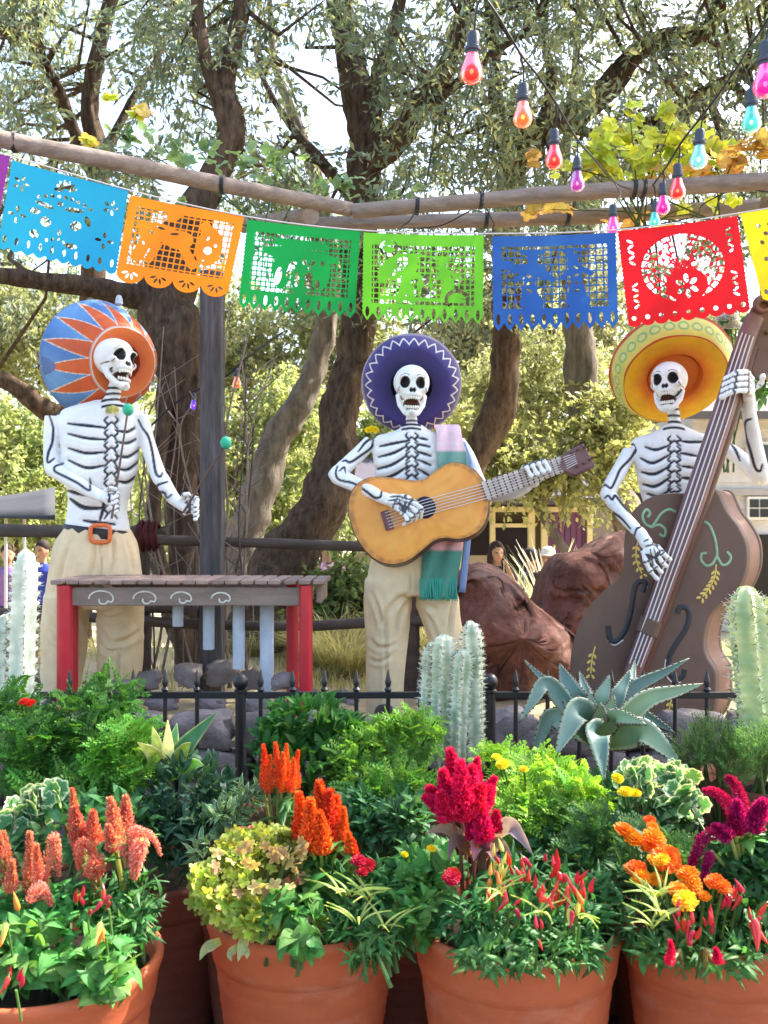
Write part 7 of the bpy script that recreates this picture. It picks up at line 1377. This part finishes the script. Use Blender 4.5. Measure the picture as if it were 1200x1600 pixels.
peppers(r_, [(1135, 1408, 2.22), (1150, 1400, 2.22), (1080, 1435, 2.2), (1060, 1440, 2.2), (1105, 1450, 2.2), (1190, 1430, 2.2), (1095, 1470, 2.15)], 14, PEP, 24, 4, 10)
big = [(1044, 1512, 1046, 1474, 2.14, 7), (1118, 1506, 1120, 1486, 2.14, 8)]
peppers(r_, [(1175, 1438, 2.14)], 16, PEP, 44, 2, 6); streaks(r_, [(1025, 1402, 2.24, 14), (1030, 1430, 2.2, 8), (1020, 1450, 2.18, 6)], 8)
plume_plant('pair of small crimson spikes at the rim of the fourth pot', (1080, 1530, 2.25), [(1045, 1508, 1047, 1470, 2.13, 9), (1119, 1506, 1120, 1482, 2.13, 9)], CRIM, (.22, .2, .08), .53, group='celosia plumes', seed=50, nn=260)
plume_plant('arching magenta plumes at the right edge', (1165, 1440, 2.5), [[(1150, 1300), (1128, 1298), (1100, 1310), (1085, 1340), (1078, 1352), 2.38, 12], [(1160, 1300), (1140, 1260), (1118, 1238), (1100, 1236), 2.40, 11], [(1165, 1300), (1160, 1255), (1148, 1225), (1136, 1214), 2.42, 11], [(1180, 1290), (1188, 1265), (1194, 1250), 2.4, 14], (1160, 1300, 1150, 1252, 2.38, 16), (1175, 1300, 1180, 1262, 2.37, 17), (1150, 1305, 1142, 1275, 2.37, 15), [(1112, 1330), (1104, 1352), (1098, 1376), 2.36, 8], (1140, 1310, 1118, 1290, 2.36, 13)], MAGEN, (.30, .36, .12), .54, group='celosia plumes', leaves=(BASIL, 22, .08, 22), seed=51, nn=460)
plant('dark green leafy plant below the magenta plumes', [(1175, 1350, 2.45, 55, 50), (1130, 1340, 2.5, 40, 36), (1220, 1330, 2.45, 50, 60), (1050, 1270, 2.75, 45, 34)], BASILD, 280, .062, 90, zbase=.55, group=GF, seed=52)
# flowers on the statues, and sprays around the right pergola post
for nm_, lab_, px_, py_, Y_, r_c, ms_ in (('flower', 'yellow flower pinned at the guitarist shoulder', 581, 672, GY+.03, 8, YELL), ('flower', 'small yellow-green flower brooch at the marimba player collar', 176, 641, MY-.125, 9, [marigold_mesh([(.55, .55, .18), (.62, .58, .30)], 15)])):
    t = thing(nm_, lab_, 'flower', P(px_, py_, Y_)); c = P(px_, py_, Y_)
    for k_ in range(3): inst('flower_head', ms_[0], t, Matrix.Translation(c+Vector(((k_-1)*.018, -.006*k_, .006*(k_ % 2)))) @ Matrix.Rotation(1.3, 4, 'X') @ Matrix.Rotation(k_*2., 4, 'Z') @ Matrix.Diagonal((S(r_c, Y_)*.7,)*3+(1,)))
r_, _ = plant('leafy spray with white blossoms beside the bass scroll', [(1140, 505, 5.5, 34, 20), (1118, 520, 5.5, 24, 16), (1190, 600, 5.4, 24, 36)], BASILD, 90, .085, 60, zbase=1.9, group='vines on the pergola', seed=64, stems=4); heads(r_, [(1128, 500, 5.3, 13), (1142, 496, 5.3, 15), (1150, 508, 5.3, 13), (1120, 512, 5.3, 10), (1138, 512, 5.3, 12)], [marigold_mesh([(.74, .74, .76), (.66, .66, .72)], 21)], 22)
# vines on the pergola
r_, _ = plant('sunlit yellow-green grape vine climbing over the right log poles', [(1000, 225, 5.6, 85, 45), (950, 245, 5.5, 60, 40), (1060, 230, 5.7, 70, 50), (1110, 255, 5.6, 70, 40), (900, 262, 5.6, 50, 30), (985, 165, 5.5, 16, 14), (1045, 185, 5.5, 20, 26), (1000, 268, 5.6, 110, 22), (1120, 320, 5.7, 90, 10)], GRAPE, 210, .095, 210, zbase=3.3, name='grape_vine', cat='vine', group='vines on the pergola', seed=60, upb=.1, stems=9, inner=.05, face=.3)
r_, _ = plant('autumn coloured vine leaves along the right log pole', [(1120, 265, 5.45, 60, 22), (1170, 240, 5.4, 50, 34), (990, 345, 5.8, 70, 10), (860, 330, 5.8, 50, 8), (835, 250, 5.6, 14, 18), (1050, 280, 5.6, 60, 16)], GRAPEY, 90, .10, 90, zbase=3.3, name='grape_vine', cat='vine', group='vines on the pergola', seed=61, upb=.1, stems=5)
plant('blue-green vine leaves along the left log pole', [(420, 255, 5.75, 75, 34), (500, 295, 5.95, 60, 18), (310, 245, 5.6, 75, 24), (200, 215, 5.5, 60, 26), (540, 290, 5.95, 50, 18), (240, 320, 5.5, 60, 14), (640, 300, 6.0, 50, 12)], GRAPEG, 110, .085, 110, zbase=3.35, name='grape_vine', cat='vine', group='vines on the pergola', seed=62, upb=.1, stems=6, inner=.02)
plant('few yellow vine leaves above the left log pole', [(140, 222, 5.0, 12, 7), (222, 170, 5.3, 12, 9), (170, 150, 5.3, 9, 8), (210, 178, 5.3, 9, 7)], GRAPE[:2]+GRAPEY[:1], 16, .095, 16, zbase=3.35, name='grape_vine', cat='vine', group='vines on the pergola', seed=63, upb=.1, stems=2)
